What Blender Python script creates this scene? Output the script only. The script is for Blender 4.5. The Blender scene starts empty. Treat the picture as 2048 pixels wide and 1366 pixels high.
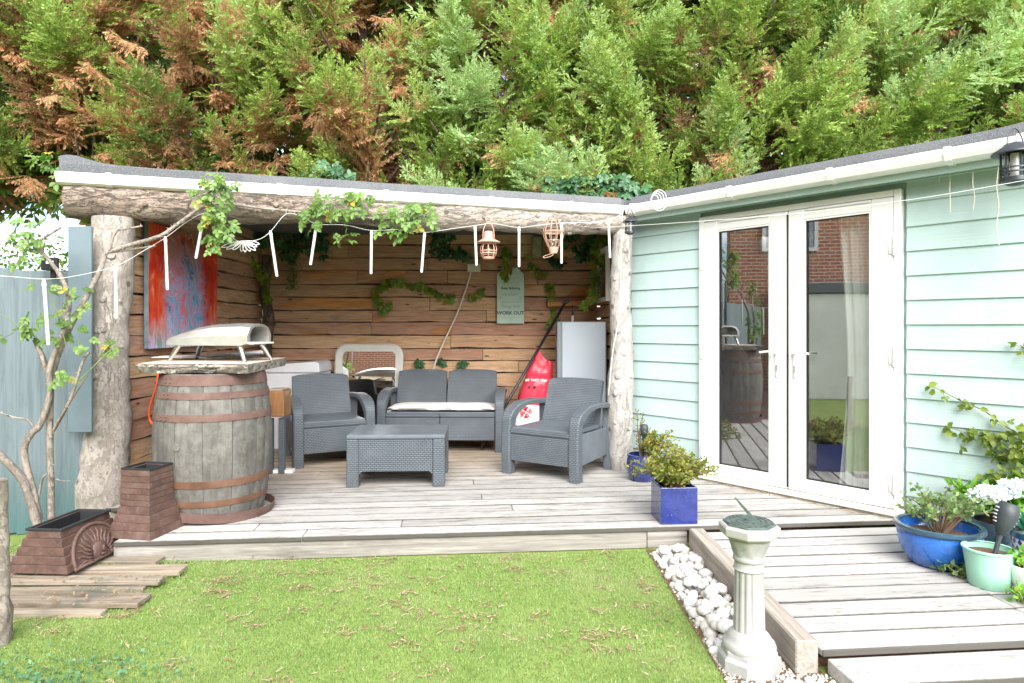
import bpy, math, random
import numpy as np
from mathutils import Vector, Matrix, noise

random.seed(7)
rng = np.random.default_rng(11)
SC = bpy.context.scene
COL = SC.collection
R = math.radians
PI = math.pi

# ------------------------------------------------------------------ camera
EZ = 1.39                       # eye height over the lawn
F, CX, HY = 1300.0, 1024.0, 655.0   # focal length / principal column / horizon row of the photograph
cam = bpy.data.cameras.new('camera')
cam.sensor_width = 36
cam.lens = 36 * F / 2048
cam.shift_y = (HY - 683) / 2048
cam.clip_start = 0.05
cam.clip_end = 600
cam_o = bpy.data.objects.new('camera', cam)
COL.objects.link(cam_o)
cam_o.location = (0, 0, EZ)
cam_o.rotation_euler = (R(90), 0, 0)
SC.camera = cam_o

# ------------------------------------------------------------------ sky, sun, exposure
SUN_EL, SUN_AZ = 33.0, 172.0    # azimuth measured clockwise from +Y: behind the camera, a little to the left
world = bpy.data.worlds.new('World')
SC.world = world
world.use_nodes = True
wt = world.node_tree
wt.nodes.clear()
w_out = wt.nodes.new('ShaderNodeOutputWorld')
w_bg = wt.nodes.new('ShaderNodeBackground')
w_sky = wt.nodes.new('ShaderNodeTexSky')
w_sky.sky_type = 'NISHITA'
w_sky.sun_disc = False
w_sky.sun_elevation = R(SUN_EL)
w_sky.sun_rotation = R(SUN_AZ)
w_sky.air_density = 1.0
w_sky.dust_density = 0.0
w_sky.ozone_density = 3.0
w_co = wt.nodes.new('ShaderNodeTexCoord')
w_no = wt.nodes.new('ShaderNodeTexNoise')
w_no.inputs['Scale'].default_value = 5.0
w_no.inputs['Detail'].default_value = 7.0
w_no.inputs['Roughness'].default_value = 0.6
w_rp = wt.nodes.new('ShaderNodeValToRGB')
w_rp.color_ramp.elements[0].position = 0.43
w_rp.color_ramp.elements[1].position = 0.60
w_mx = wt.nodes.new('ShaderNodeMix')
w_mx.data_type = 'RGBA'
w_mx.inputs[7].default_value = (11.0, 10.8, 10.5, 1)   # sunlit cloud
w_mp = wt.nodes.new('ShaderNodeMapping')
w_mp.inputs['Location'].default_value = (3.7, 1.3, 0.4)
w_mp.inputs['Scale'].default_value = (1, 1, 1.6)
wt.links.new(w_co.outputs['Generated'], w_mp.inputs['Vector'])
wt.links.new(w_mp.outputs[0], w_no.inputs['Vector'])
wt.links.new(w_no.outputs['Fac'], w_rp.inputs['Fac'])
wt.links.new(w_rp.outputs['Color'], w_mx.inputs[0])
wt.links.new(w_sky.outputs['Color'], w_mx.inputs[6])
wt.links.new(w_mx.outputs[2], w_bg.inputs['Color'])
w_bg.inputs['Strength'].default_value = 0.065
wt.links.new(w_bg.outputs['Background'], w_out.inputs['Surface'])

sun = bpy.data.lights.new('sun', 'SUN')
sun.energy = 3.0
sun.angle = R(55)
sun.color = (1.0, 0.96, 0.91)
sun_o = bpy.data.objects.new('sun', sun)
COL.objects.link(sun_o)
_sd = Vector((math.sin(R(SUN_AZ)) * math.cos(R(SUN_EL)), math.cos(R(SUN_AZ)) * math.cos(R(SUN_EL)), math.sin(R(SUN_EL))))
sun_o.rotation_euler = (-_sd).to_track_quat('-Z', 'Y').to_euler()
sun_o.location = _sd * 30

SC.view_settings.view_transform = 'Standard'
SC.view_settings.look = 'None'
SC.view_settings.gamma = 1
SC.view_settings.exposure = 1.97
SC.view_settings.use_curve_mapping = False
SC.cycles.use_denoising = True
SC.cycles.max_bounces = 10
SC.cycles.diffuse_bounces = 5
SC.cycles.transparent_max_bounces = 12
SC.cycles.caustics_reflective = False
SC.cycles.caustics_refractive = False

# ------------------------------------------------------------------ helpers: geometry
DZ = 0.14     # top of the upper deck
LZ = 0.10     # top of the lower deck

def at(px, py, Y):
    return Vector(((px - CX) / F * Y, Y, EZ - (py - HY) / F * Y))

def foot(px, py, z=DZ):
    Y = F * (EZ - z) / (py - HY)
    return Vector(((px - CX) / F * Y, Y, z))

WM = {}      # world matrices of the objects made here

def reg(o, loc=(0, 0, 0), rz=0.0, parent=None, rot=None):
    COL.objects.link(o)
    m = Matrix.Translation(Vector(loc)) @ (rot.to_4x4() if rot is not None else Matrix.Rotation(rz, 4, 'Z'))
    if parent is not None:
        o.parent = parent
        WM[o.name] = WM[parent.name] @ m
    else:
        WM[o.name] = m
    o.matrix_local = m
    return o

def tag(o, label=None, cat=None, group=None, kind=None):
    if label: o['label'] = label
    if cat: o['category'] = cat
    if group: o['group'] = group
    if kind: o['kind'] = kind
    return o

def thing(name, label, cat, loc=(0, 0, 0), rz=0.0, group=None, kind=None):
    o = bpy.data.objects.new(name, None)
    o.empty_display_size = 0.1
    reg(o, loc, rz)
    return tag(o, label, cat, group, kind)

class MB:
    def __init__(s):
        s.v = []; s.f = []
    def add(s, vs, fs):
        b = len(s.v)
        s.v += [tuple(v) for v in vs]
        s.f += [tuple(i + b for i in f) for f in fs]
        return s
    def box(s, c, size, c_=0.0, rot=None):
        """box round c, chamfer c_, optional 3x3 rotation"""
        hx, hy, hz = size[0] / 2, size[1] / 2, size[2] / 2
        k = min(c_, hx * .9, hy * .9, hz * .9)
        M = rot if rot is not None else Matrix.Identity(3)
        c = Vector(c)
        vs = []; fs = []
        if k <= 0:
            for x in (-hx, hx):
                for y in (-hy, hy):
                    for z in (-hz, hz):
                        vs.append(c + M @ Vector((x, y, z)))
            fs = [(0, 1, 3, 2), (4, 6, 7, 5), (0, 4, 5, 1), (2, 3, 7, 6), (0, 2, 6, 4), (1, 5, 7, 3)]
            return s.add(vs, fs)
        idx = {}
        for sx in (-1, 1):
            for sy in (-1, 1):
                for sz in (-1, 1):
                    for ax in range(3):
                        p = [sx * hx, sy * hy, sz * hz]
                        for a2 in range(3):
                            if a2 != ax:
                                p[a2] -= (sx, sy, sz)[a2] * k
                        idx[(sx, sy, sz, ax)] = len(vs)
                        vs.append(c + M @ Vector(p))
        def q(ids, n):
            p = [Vector(vs[i]) for i in ids]
            cr = (p[1] - p[0]).cross(p[2] - p[0])
            fs.append(tuple(ids) if cr.dot(M @ Vector(n)) > 0 else tuple(reversed(ids)))
        for ax in range(3):
            o1, o2 = [a for a in range(3) if a != ax]
            for sg in (-1, 1):
                ids = []
                for a, b in ((-1, -1), (1, -1), (1, 1), (-1, 1)):
                    t = [0, 0, 0]; t[ax] = sg; t[o1] = a; t[o2] = b
                    ids.append(idx[(t[0], t[1], t[2], ax)])
                n = [0, 0, 0]; n[ax] = sg
                q(ids, n)
        for ax in range(3):
            o1, o2 = [a for a in range(3) if a != ax]
            for a in (-1, 1):
                for b in (-1, 1):
                    ids = []
                    for e, f2 in ((-1, o1), (1, o1), (1, o2), (-1, o2)):
                        t = [0, 0, 0]; t[ax] = e; t[o1] = a; t[o2] = b
                        ids.append(idx[(t[0], t[1], t[2], f2)])
                    n = [0, 0, 0]; n[o1] = a; n[o2] = b
                    q(ids, n)
        for sx in (-1, 1):
            for sy in (-1, 1):
                for sz in (-1, 1):
                    q([idx[(sx, sy, sz, a)] for a in range(3)], (sx, sy, sz))
        return s.add(vs, fs)
    def tube(s, path, rad, n=8, cap=True, jit=0.0, seed=0.0, squash=None):
        path = [Vector(p) for p in path]
        N = len(path)
        if not hasattr(rad, '__len__'):
            rad = [rad] * N
        vs = []; fs = []
        up = None
        for i, p in enumerate(path):
            t = (path[min(i + 1, N - 1)] - path[max(i - 1, 0)])
            if t.length < 1e-9: t = Vector((0, 0, 1))
            t.normalize()
            if up is None:
                up = Vector((0, 0, 1)) if abs(t.z) < .9 else Vector((0, 1, 0))
            a = t.cross(up)
            if a.length < 1e-6: a = t.cross(Vector((1, 0, 0)))
            a.normalize()
            b = a.cross(t).normalized()
            up = b
            for k in range(n):
                th = 2 * PI * k / n
                r = rad[i]
                d = a * math.cos(th) + b * math.sin(th)
                if jit:
                    r *= 1 + jit * noise.noise((p + d * rad[i]) * (1.2 / max(rad[i], .01)) + Vector((seed, seed, seed)))
                q = d * r
                if squash: q = Vector((q.x * squash[0], q.y * squash[1], q.z * squash[2]))
                vs.append(p + q)
        for i in range(N - 1):
            for k in range(n):
                k2 = (k + 1) % n
                fs.append((i * n + k, i * n + k2, (i + 1) * n + k2, (i + 1) * n + k))
        if cap:
            fs.append(tuple(range(n - 1, -1, -1)))
            fs.append(tuple((N - 1) * n + k for k in range(n)))
        return s.add(vs, [tuple(reversed(f)) for f in fs])
    def lathe(s, prof, n=32, c=(0, 0, 0), a0=0.0, a1=2 * PI, close=True, fn=None):
        """profile of (r, z); fn(theta, r, z) may bend the radius"""
        vs = []; fs = []
        full = abs(a1 - a0 - 2 * PI) < 1e-6
        m = n if full else n + 1
        for (r, z) in prof:
            for k in range(m):
                th = a0 + (a1 - a0) * k / n
                rr = fn(th, r, z) if fn else r
                vs.append((c[0] + rr * math.cos(th), c[1] + rr * math.sin(th), c[2] + z))
        for i in range(len(prof) - 1):
            for k in range(n if full else m - 1):
                k2 = (k + 1) % m
                fs.append((i * m + k, i * m + k2, (i + 1) * m + k2, (i + 1) * m + k))
        if close and full:
            if prof[0][0] > 1e-6: fs.append(tuple(range(m - 1, -1, -1)))
            if prof[-1][0] > 1e-6: fs.append(tuple((len(prof) - 1) * m + k for k in range(m)))
        return s.add(vs, fs)
    def prism(s, poly, z0, z1):
        """counter-clockwise plan polygon extruded from z0 to z1"""
        n = len(poly)
        vs = [(p[0], p[1], z0) for p in poly] + [(p[0], p[1], z1) for p in poly]
        fs = [tuple(range(n - 1, -1, -1)), tuple(range(n, 2 * n))]
        for i in range(n):
            j = (i + 1) % n
            fs.append((i, j, n + j, n + i))
        return s.add(vs, fs)
    def slab(s, outline, o, ax, ay, an, t):
        """outline in (a,b) on the plane (o, ax, ay), thickness t along an"""
        n = len(outline)
        o, ax, ay, an = Vector(o), Vector(ax), Vector(ay), Vector(an)
        vs = [o + ax * a + ay * b for a, b in outline] + [o + ax * a + ay * b + an * t for a, b in outline]
        fs = [tuple(range(n - 1, -1, -1)), tuple(range(n, 2 * n))]
        for i in range(n):
            j = (i + 1) % n
            fs.append((i, j, n + j, n + i))
        return s.add(vs, fs)
    def ball(s, c, r, nu=12, nv=8, sc=(1, 1, 1), jit=0, seed=0):
        vs = []; fs = []
        c = Vector(c)
        for i in range(nv + 1):
            ph = PI * i / nv
            for k in range(nu):
                th = 2 * PI * k / nu
                d = Vector((math.sin(ph) * math.cos(th), math.sin(ph) * math.sin(th), math.cos(ph)))
                rr = r * (1 + jit * noise.noise(d * 1.7 + Vector((seed, seed * 2, seed))))
                vs.append(c + Vector((d.x * sc[0], d.y * sc[1], d.z * sc[2])) * rr)
        for i in range(nv):
            for k in range(nu):
                k2 = (k + 1) % nu
                fs.append((i * nu + k, (i + 1) * nu + k, (i + 1) * nu + k2, i * nu + k2))
        return s.add(vs, fs)
    def mesh(s, name, uv=False, smooth=False):
        me = bpy.data.meshes.new(name)
        me.from_pydata(s.v, [], s.f)
        me.validate(verbose=False)
        if uv:
            lay = me.uv_layers.new(name='UVMap')
            for p in me.polygons:
                n = p.normal
                ax = max(range(3), key=lambda a: abs(n[a]))
                for li in p.loop_indices:
                    co = me.vertices[me.loops[li].vertex_index].co
                    lay.data[li].uv = ((co.y, co.z), (co.x, co.z), (co.x, co.y))[ax]
        if smooth is not False and smooth is not None:
            me.polygons.foreach_set('use_smooth', [True] * len(me.polygons))
            if smooth is not True:
                try: me.set_sharp_from_angle(angle=R(smooth))
                except Exception: pass
        return me
    def build(s, name, mat, parent=None, w=False, uv=False, smooth=False, loc=(0, 0, 0), rz=0.0, rot=None, bevel=0):
        """link as one mesh object; w: the vertices are in world space"""
        if w and parent is not None:
            inv = WM[parent.name].inverted()
            s.v = [tuple(inv @ Vector(v)) for v in s.v]
        me = s.mesh(name, uv, smooth)
        me.materials.append(mat)
        o = bpy.data.objects.new(name, me)
        reg(o, loc, rz, parent, rot)
        if bevel:
            m = o.modifiers.new('bevel', 'BEVEL')
            m.width = bevel; m.segments = 2; m.limit_method = 'ANGLE'; m.angle_limit = R(40)
        return o

def inst(name, me, parent=None, loc=(0, 0, 0), rz=0.0, rot=None, w=False, scale=None):
    """one more object that shares mesh data"""
    o = bpy.data.objects.new(name, me)
    COL.objects.link(o)
    m = Matrix.Translation(Vector(loc)) @ (rot.to_4x4() if rot is not None else Matrix.Rotation(rz, 4, 'Z'))
    if scale is not None:
        sc = scale if hasattr(scale, '__len__') else (scale,) * 3
        m = m @ Matrix.Diagonal((sc[0], sc[1], sc[2], 1))
    if parent is not None:
        o.parent = parent
        if w: m = WM[parent.name].inverted() @ m
        WM[o.name] = WM[parent.name] @ m
    else:
        WM[o.name] = m
    o.matrix_local = m
    return o

def frame(x, z):
    """rotation matrix whose columns are x, z x x, z"""
    x = Vector(x).normalized(); z = Vector(z)
    z = (z - x * z.dot(x)).normalized()
    y = z.cross(x)
    return Matrix((x, y, z)).transposed()

def spline(pts, n=8):
    """Catmull-Rom through pts"""
    P = [Vector(p) for p in pts]
    P = [P[0] * 2 - P[1]] + P + [P[-1] * 2 - P[-2]]
    out = []
    for i in range(1, len(P) - 2):
        for k in range(n):
            t = k / n
            a, b, c, d = P[i - 1], P[i], P[i + 1], P[i + 2]
            out.append(0.5 * ((2 * b) + (c - a) * t + (2 * a - 5 * b + 4 * c - d) * t * t + (3 * b - a - 3 * c + d) * t ** 3))
    out.append(P[-2].copy())
    return out

# ------------------------------------------------------------------ helpers: materials
class NT:
    def __init__(s, name):
        s.m = bpy.data.materials.new(name)
        s.m.use_nodes = True
        s.t = s.m.node_tree
        s.t.nodes.clear()
        s.out = s.t.nodes.new('ShaderNodeOutputMaterial')
        s.p = s.t.nodes.new('ShaderNodeBsdfPrincipled')
        s.t.links.new(s.p.outputs[0], s.out.inputs[0])
        s.co = None
    def n(s, typ, **kw):
        nd = s.t.nodes.new('ShaderNode' + typ)
        for k, v in kw.items():
            setattr(nd, k, v)
        return nd
    def l(s, a, b):
        s.t.links.new(a, b)
    def coord(s, which='Object', scale=(1, 1, 1), rand=True, rot=(0, 0, 0)):
        if s.co is None: s.co = s.n('TexCoord')
        src = s.co.outputs[which] if which != 'World' else s.n('NewGeometry').outputs['Position']
        if rand:
            oi = s.n('ObjectInfo')
            ml = s.n('Math', operation='MULTIPLY'); ml.inputs[1].default_value = 37.0
            s.l(oi.outputs['Random'], ml.inputs[0])
            ad = s.n('VectorMath', operation='ADD')
            s.l(src, ad.inputs[0]); s.l(ml.outputs[0], ad.inputs[1])
            src = ad.outputs[0]
        mp = s.n('Mapping')
        mp.inputs['Scale'].default_value = scale
        mp.inputs['Rotation'].default_value = rot
        s.l(src, mp.inputs['Vector'])
        return mp.outputs[0]
    def noise(s, vec, scale=5, detail=5, rough=.55, dist=0):
        nd = s.n('TexNoise')
        nd.inputs['Scale'].default_value = scale
        nd.inputs['Detail'].default_value = detail
        nd.inputs['Roughness'].default_value = rough
        nd.inputs['Distortion'].default_value = dist
        s.l(vec, nd.inputs['Vector'])
        return nd.outputs['Fac']
    def voro(s, vec, scale=5, feature='F1', out='Distance'):
        nd = s.n('TexVoronoi', feature=feature)
        nd.inputs['Scale'].default_value = scale
        s.l(vec, nd.inputs['Vector'])
        return nd.outputs[out]
    def ramp(s, fac, stops):
        nd = s.n('ValToRGB')
        cr = nd.color_ramp
        while len(cr.elements) < len(stops): cr.elements.new(.5)
        for e, (p, c) in zip(cr.elements, stops):
            e.position = p
            e.color = (c[0], c[1], c[2], 1) if hasattr(c, '__len__') else (c, c, c, 1)
        s.l(fac, nd.inputs['Fac'])
        return nd.outputs['Color']
    def mix(s, fac, a, b, mode='MIX'):
        nd = s.n('Mix', data_type='RGBA', blend_type=mode)
        for src, i in ((fac, 0), (a, 6), (b, 7)):
            if isinstance(src, (int, float)): nd.inputs[i].default_value = src
            elif isinstance(src, (tuple, list)): nd.inputs[i].default_value = (src[0], src[1], src[2], 1)
            else: s.l(src, nd.inputs[i])
        return nd.outputs[2]
    def math(s, op, a, b=0.0, clamp=False):
        nd = s.n('Math', operation=op, use_clamp=clamp)
        for src, i in ((a, 0), (b, 1)):
            if isinstance(src, (int, float)): nd.inputs[i].default_value = src
            else: s.l(src, nd.inputs[i])
        return nd.outputs[0]
    def random(s):
        return s.n('ObjectInfo').outputs['Random']
    def base(s, c):
        if isinstance(c, (tuple, list)): s.p.inputs['Base Color'].default_value = (c[0], c[1], c[2], 1)
        else: s.l(c, s.p.inputs['Base Color'])
        return s
    def rough(s, r):
        if isinstance(r, (int, float)): s.p.inputs['Roughness'].default_value = r
        else: s.l(r, s.p.inputs['Roughness'])
        return s
    def metal(s, v):
        s.p.inputs['Metallic'].default_value = v
        return s
    def bump(s, h, strength=.3, dist=.01):
        b = s.n('Bump')
        b.inputs['Strength'].default_value = strength
        b.inputs['Distance'].default_value = dist
        s.l(h, b.inputs['Height'])
        s.l(b.outputs[0], s.p.inputs['Normal'])
        return s

def flat(name, col, rough=.5, metal=0.0, var=.12, scale=9, bump=0.0, coord='Object', bscale=60):
    """one colour with a little uneven tone, so that nothing is perfectly uniform"""
    t = NT(name)
    v = t.coord(coord)
    n1 = t.noise(v, scale, 6, .6)
    lo = tuple(c * (1 - var) for c in col); hi = tuple(min(1, c * (1 + var)) for c in col)
    t.base(t.ramp(n1, [(.3, lo), (.7, hi)]))
    t.rough(t.ramp(t.noise(v, scale * 2.3, 4), [(.3, max(0, rough - .08)), (.7, min(1, rough + .08))]))
    t.metal(metal)
    if bump: t.bump(t.noise(v, bscale, 4), bump, .004)
    return t.m

def wood(name, stops, axis='X', stretch=22, scale=1.6, bump=.5, rough=.8, tint=None, rnd=.25, blotch=None, crack=.5):
    """grain that runs along one object axis; every board gets its own offset and shade"""
    t = NT(name)
    sc = {'X': (1, stretch, stretch), 'Y': (stretch, 1, stretch), 'Z': (stretch, stretch, 1)}[axis]
    v = t.coord('Object', sc)
    g = t.noise(v, scale, 8, .65, 1.2)
    col = t.ramp(g, stops)
    v2 = t.coord('Object', (1, 1, 1))
    big = t.noise(v2, 2.3, 5, .6)
    fine = t.noise(v, scale * 4, 5, .7)
    col = t.mix(.35, col, t.ramp(fine, [(.35, .35), (.65, .75)]), 'OVERLAY')
    if blotch:
        col = t.mix(t.ramp(big, [(blotch[1], 0), (blotch[1] + .14, 1)]), col, blotch[0])
    rv = t.math('MULTIPLY_ADD', t.random(), 2 * rnd)
    rv.node.inputs[2].default_value = 1 - rnd
    hs = t.n('HueSaturation')
    t.l(col, hs.inputs['Color']); t.l(rv, hs.inputs['Value'])
    t.base(hs.outputs[0])
    t.rough(rough)
    t.bump(t.mix(crack, g, fine), bump, .006)
    return t.m

def text_mesh(body, size, extrude=.001, bold=0.0, shear=0.0, space=1.0):
    cu = bpy.data.curves.new('lettering', 'FONT')
    cu.body = body; cu.size = size; cu.extrude = extrude; cu.offset = bold; cu.shear = shear; cu.space_character = space
    cu.align_x = 'CENTER'; cu.align_y = 'CENTER'; cu.resolution_u = 3
    o = bpy.data.objects.new('lettering', cu)
    COL.objects.link(o)
    dg = bpy.context.evaluated_depsgraph_get()
    me = bpy.data.meshes.new_from_object(o.evaluated_get(dg))
    bpy.data.objects.remove(o)
    bpy.data.curves.remove(cu)
    return me

# ------------------------------------------------------------------ materials
M = {}
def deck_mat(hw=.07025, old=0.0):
    t = NT('weathered_deck_wood')
    v = t.coord('Object', (1, 24, 24))
    g = t.noise(v, 1.5, 8, .7, 1.0)
    fine = t.noise(v, 6.0, 6, .75)
    big = t.noise(t.coord('Object', (1.0, 3, 3)), 2.2, 6, .65)
    pale = t.ramp(g, [(.26, (.24, .228, .21)), (.42, (.385, .37, .35)), (.58, (.45, .44, .422))])
    brown = t.ramp(g, [(.30, (.15, .105, .07)), (.5, (.33, .255, .185)), (.7, (.46, .385, .30))])
    sx = t.n('SeparateXYZ')
    t.l(t.n('NewGeometry').outputs['Position'], sx.inputs[0])
    # boards kept dry under the roof stay brown, the open ones have bleached
    mr = t.n('MapRange'); mr.inputs['From Min'].default_value = 5.1; mr.inputs['From Max'].default_value = 6.3
    xr = t.math('MULTIPLY_ADD', sx.outputs['X'], -.30); xr.node.inputs[2].default_value = -.15
    yy = t.math('ADD', sx.outputs['Y'], t.math('ADD', t.math('MULTIPLY', big, 1.2), xr))
    yy = t.math('ADD', yy, -.6)
    t.l(yy, mr.inputs['Value'])
    col = t.mix(mr.outputs[0], pale, brown)
    mould = t.ramp(t.noise(t.coord('Object', (1.6, 9, 9)), 2.0, 8, .75), [(.54 - .06 * old, 0), (.68 - .05 * old, .70 + .12 * old)])
    col = t.mix(mould, col, (.115, .10, .083))
    spots = t.ramp(t.voro(t.coord('Object', (5, 22, 22)), 1.0), [(.05, 1), (.09, 0)])
    col = t.mix(spots, col, (.16, .12, .09))
    fl = t.ramp(t.noise(t.coord('Object', (2.5, 14, 14)), 5.0, 6, .8), [(.57 - .05 * old, 0), (.66 - .03 * old, .45 + .25 * old)])
    col = t.mix(fl, col, (.14, .125, .105))
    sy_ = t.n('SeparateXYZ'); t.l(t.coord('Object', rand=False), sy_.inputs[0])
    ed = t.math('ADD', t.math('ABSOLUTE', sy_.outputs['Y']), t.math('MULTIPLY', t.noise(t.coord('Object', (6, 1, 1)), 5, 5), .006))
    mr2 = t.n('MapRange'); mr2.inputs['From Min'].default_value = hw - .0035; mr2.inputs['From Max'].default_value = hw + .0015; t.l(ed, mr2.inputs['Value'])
    col = t.mix(t.math('MULTIPLY', mr2.outputs[0], .9), col, (.045, .038, .030))      # dirt along the joints, with the shade of the gaps painted in
    rv = t.math('MULTIPLY_ADD', t.random(), .34); rv.node.inputs[2].default_value = .82
    hs = t.n('HueSaturation'); t.l(col, hs.inputs['Color']); t.l(rv, hs.inputs['Value'])
    t.base(hs.outputs[0]).rough(.85)
    t.bump(t.mix(.5, g, fine), .45, .004)
    return t.m
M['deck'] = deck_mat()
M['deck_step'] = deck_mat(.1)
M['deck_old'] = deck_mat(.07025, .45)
M['fascia'] = wood('grey_fascia_wood', [(.3, (.13, .12, .105)), (.5, (.25, .232, .21)), (.7, (.36, .342, .315))], 'X', 20, 1.4, .5, rnd=.08, blotch=((.36, .35, .33), .55))
M['sleeper'] = wood('sleeper_wood', [(.3, (.20, .17, .14)), (.5, (.34, .30, .26)), (.7, (.46, .42, .37))], 'Y', 20, 1.5, .5, rnd=.05)
M['pallet'] = wood('old_board_wood', [(.3, (.12, .09, .062)), (.5, (.27, .222, .165)), (.7, (.40, .35, .28))], 'X', 18, 1.5, .5, blotch=((.13, .14, .11), .56))

def wall_mat():
    t = NT('waney_wall_boards')
    v = t.coord('Object', (1, 15, 15))
    g = t.noise(v, 1.6, 8, .68, 2.0)
    col = t.ramp(g, [(.25, (.27, .14, .080)), (.42, (.47, .262, .158)), (.58, (.59, .355, .228)), (.78, (.69, .48, .345))])
    fine = t.noise(v, 7, 6, .75)
    col = t.mix(.45, col, t.ramp(fine, [(.3, .3), (.7, .78)]), 'OVERLAY')
    # patches of grey bark dust and of fresh orange wood
    b1 = t.ramp(t.noise(t.coord('Object', (1.3, 5, 5)), 2.0, 6, .7), [(.55, 0), (.68, .7)])
    col = t.mix(b1, col, (.33, .25, .19))
    b2 = t.ramp(t.noise(t.coord('Object', (.7, 6, 6)), 1.6, 3, .5), [(.64, 0), (.67, .85)])
    col = t.mix(b2, col, (.50, .22, .07))
    kn = t.ramp(t.voro(t.coord('Object', (3.2, 11, 11)), 1.0), [(.06, 1), (.13, 0)])
    col = t.mix(kn, col, (.075, .04, .022))
    rv = t.math('MULTIPLY_ADD', t.random(), .36); rv.node.inputs[2].default_value = .80
    hu = t.math('MULTIPLY_ADD', t.random(), .03); hu.node.inputs[2].default_value = .487
    hs = t.n('HueSaturation'); t.l(col, hs.inputs['Color']); t.l(rv, hs.inputs['Value']); t.l(hu, hs.inputs['Hue'])
    t.base(hs.outputs[0]).rough(.85)
    t.bump(t.mix(.5, g, fine), .7, .012)
    return t.m
M['wall'] = wall_mat()
M['fresh_wood'] = wood('fresh_split_wood', [(.3, (.40, .15, .045)), (.6, (.58, .27, .10))], 'X', 14, 1.6, .5, rnd=.1)

def bark_mat(name, lo, mid, hi, knots=True, fiss=.5, axis='X', bare=None, warm=None, st=3.2, bd=.02):
    t = NT(name)
    sc = {'X': (1, st, st), 'Z': (st, st, 1)}[axis]
    v = t.coord('Object', sc)
    n0 = t.mix(.45, t.noise(v, 5.0, 8, .7, .8), t.noise(v, 26.0, 6, .75, .3))
    vo = t.n('TexVoronoi', feature='DISTANCE_TO_EDGE')
    vo.inputs['Scale'].default_value = 5.0
    wv = t.n('VectorMath', operation='ADD')
    t.l(v, wv.inputs[0])
    nm = t.math('MULTIPLY', n0, 1.1)
    t.l(nm, wv.inputs[1])
    t.l(wv.outputs[0], vo.inputs['Vector'])
    crack = t.ramp(vo.outputs['Distance'], [(0.0, 0.0), (.07, 1.0)])
    col = t.ramp(n0, [(.3, lo), (.5, mid), (.7, hi)])
    if bare:   # bark gone: smooth pale sapwood takes over along the object's own X
        sx = t.n('SeparateXYZ'); t.l(t.coord('Object', rand=False), sx.inputs[0])
        mr = t.n('MapRange'); mr.inputs['From Min'].default_value = bare[1]; mr.inputs['From Max'].default_value = bare[2]
        t.l(t.math('ADD', sx.outputs['X'], t.math('MULTIPLY', t.noise(t.coord('Object', (1, 1, 1)), 3, 5), .9)), mr.inputs['Value'])
        fac = t.math('MULTIPLY', t.math('SUBTRACT', 1.0, mr.outputs[0]), fiss)
        col = t.mix(mr.outputs[0], col, t.ramp(t.noise(v, 3.2, 8, .7, .6), [(.3, tuple(c * .55 for c in bare[0])), (.5, bare[0]), (.75, tuple(min(1, c * 1.35) for c in bare[0]))]))
        cr = t.math('MULTIPLY', t.math('SUBTRACT', 1.0, crack), fac)
    else:
        cr = t.math('MULTIPLY', t.math('SUBTRACT', 1.0, crack), fiss)
    col = t.mix(cr, col, tuple(c * .32 for c in lo))
    lv = t.coord('Object', {'X': (1, 7, 7), 'Z': (7, 7, 1)}[axis])
    rdg = t.math('ABSOLUTE', t.math('SUBTRACT', t.noise(lv, 1.7, 7, .62, .5), .5))
    line = t.ramp(rdg, [(0, 1), (.016, 0)])
    lmask = t.ramp(t.noise(t.coord('Object', (1, 1, 1)), 2.4, 3), [(.42, 0), (.58, 1)])
    line = t.math('MULTIPLY', line, lmask)
    col = t.mix(t.math('MULTIPLY', line, .8), col, tuple(c * .25 for c in lo))
    fleck = t.ramp(t.noise(t.coord('Object', {'X': (3, 1, 1), 'Z': (1, 1, 3)}[axis]), 30, 4, .7), [(.60, 0), (.68, .6)])
    col = t.mix(fleck, col, tuple(c * .5 for c in lo))
    if warm:
        w = t.ramp(t.noise(t.coord('Object', (5, 5, .6) if axis == 'Z' else (.8, 2.2, 2.2)), 2.0, 6, .65), [(.56, 0), (.70, .7)])
        col = t.mix(w, col, warm)
    h = t.mix(line, crack, (0, 0, 0))
    if knots:
        kd = t.voro(t.coord('Object', (1, 1, .8)), 7.0)
        k = t.ramp(kd, [(.08, 1), (.17, 0)])
        col = t.mix(t.math('MULTIPLY', k, .85), col, (.075, .05, .038))
        h = t.mix(k, h, (0, 0, 0))
    t.base(col).rough(.9)
    hh = t.mix(.5, h, n0)
    t.bump(hh, .9, bd)
    return t.m
M['beam'] = bark_mat('bark_beam', (.20, .15, .118), (.30, .235, .19), (.39, .315, .26), False, .95, 'X', bare=((.36, .31, .265), 2.0, 2.6), st=4.2)
M['post'] = bark_mat('pale_bark', (.33, .29, .255), (.40, .355, .32), (.46, .415, .38), True, .12, 'Z', warm=(.37, .32, .26), st=1.4, bd=.005)
M['post_r'] = bark_mat('peeled_trunk', (.34, .315, .29), (.42, .395, .37), (.49, .465, .44), True, .2, 'Z', warm=(.37, .33, .28), st=2.0, bd=.006)
M['trunk'] = bark_mat('trunk_bark', (.09, .062, .045), (.17, .12, .09), (.26, .19, .14), False, .7, 'Z')
M['rose_stem'] = bark_mat('rose_bark', (.23, .19, .155), (.31, .265, .225), (.39, .345, .30), False, .2, 'Z', st=1.6, bd=.005)
M['cut_end'] = flat('cut_log_end', (.46, .34, .22), .8, var=.3, scale=14)

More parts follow.
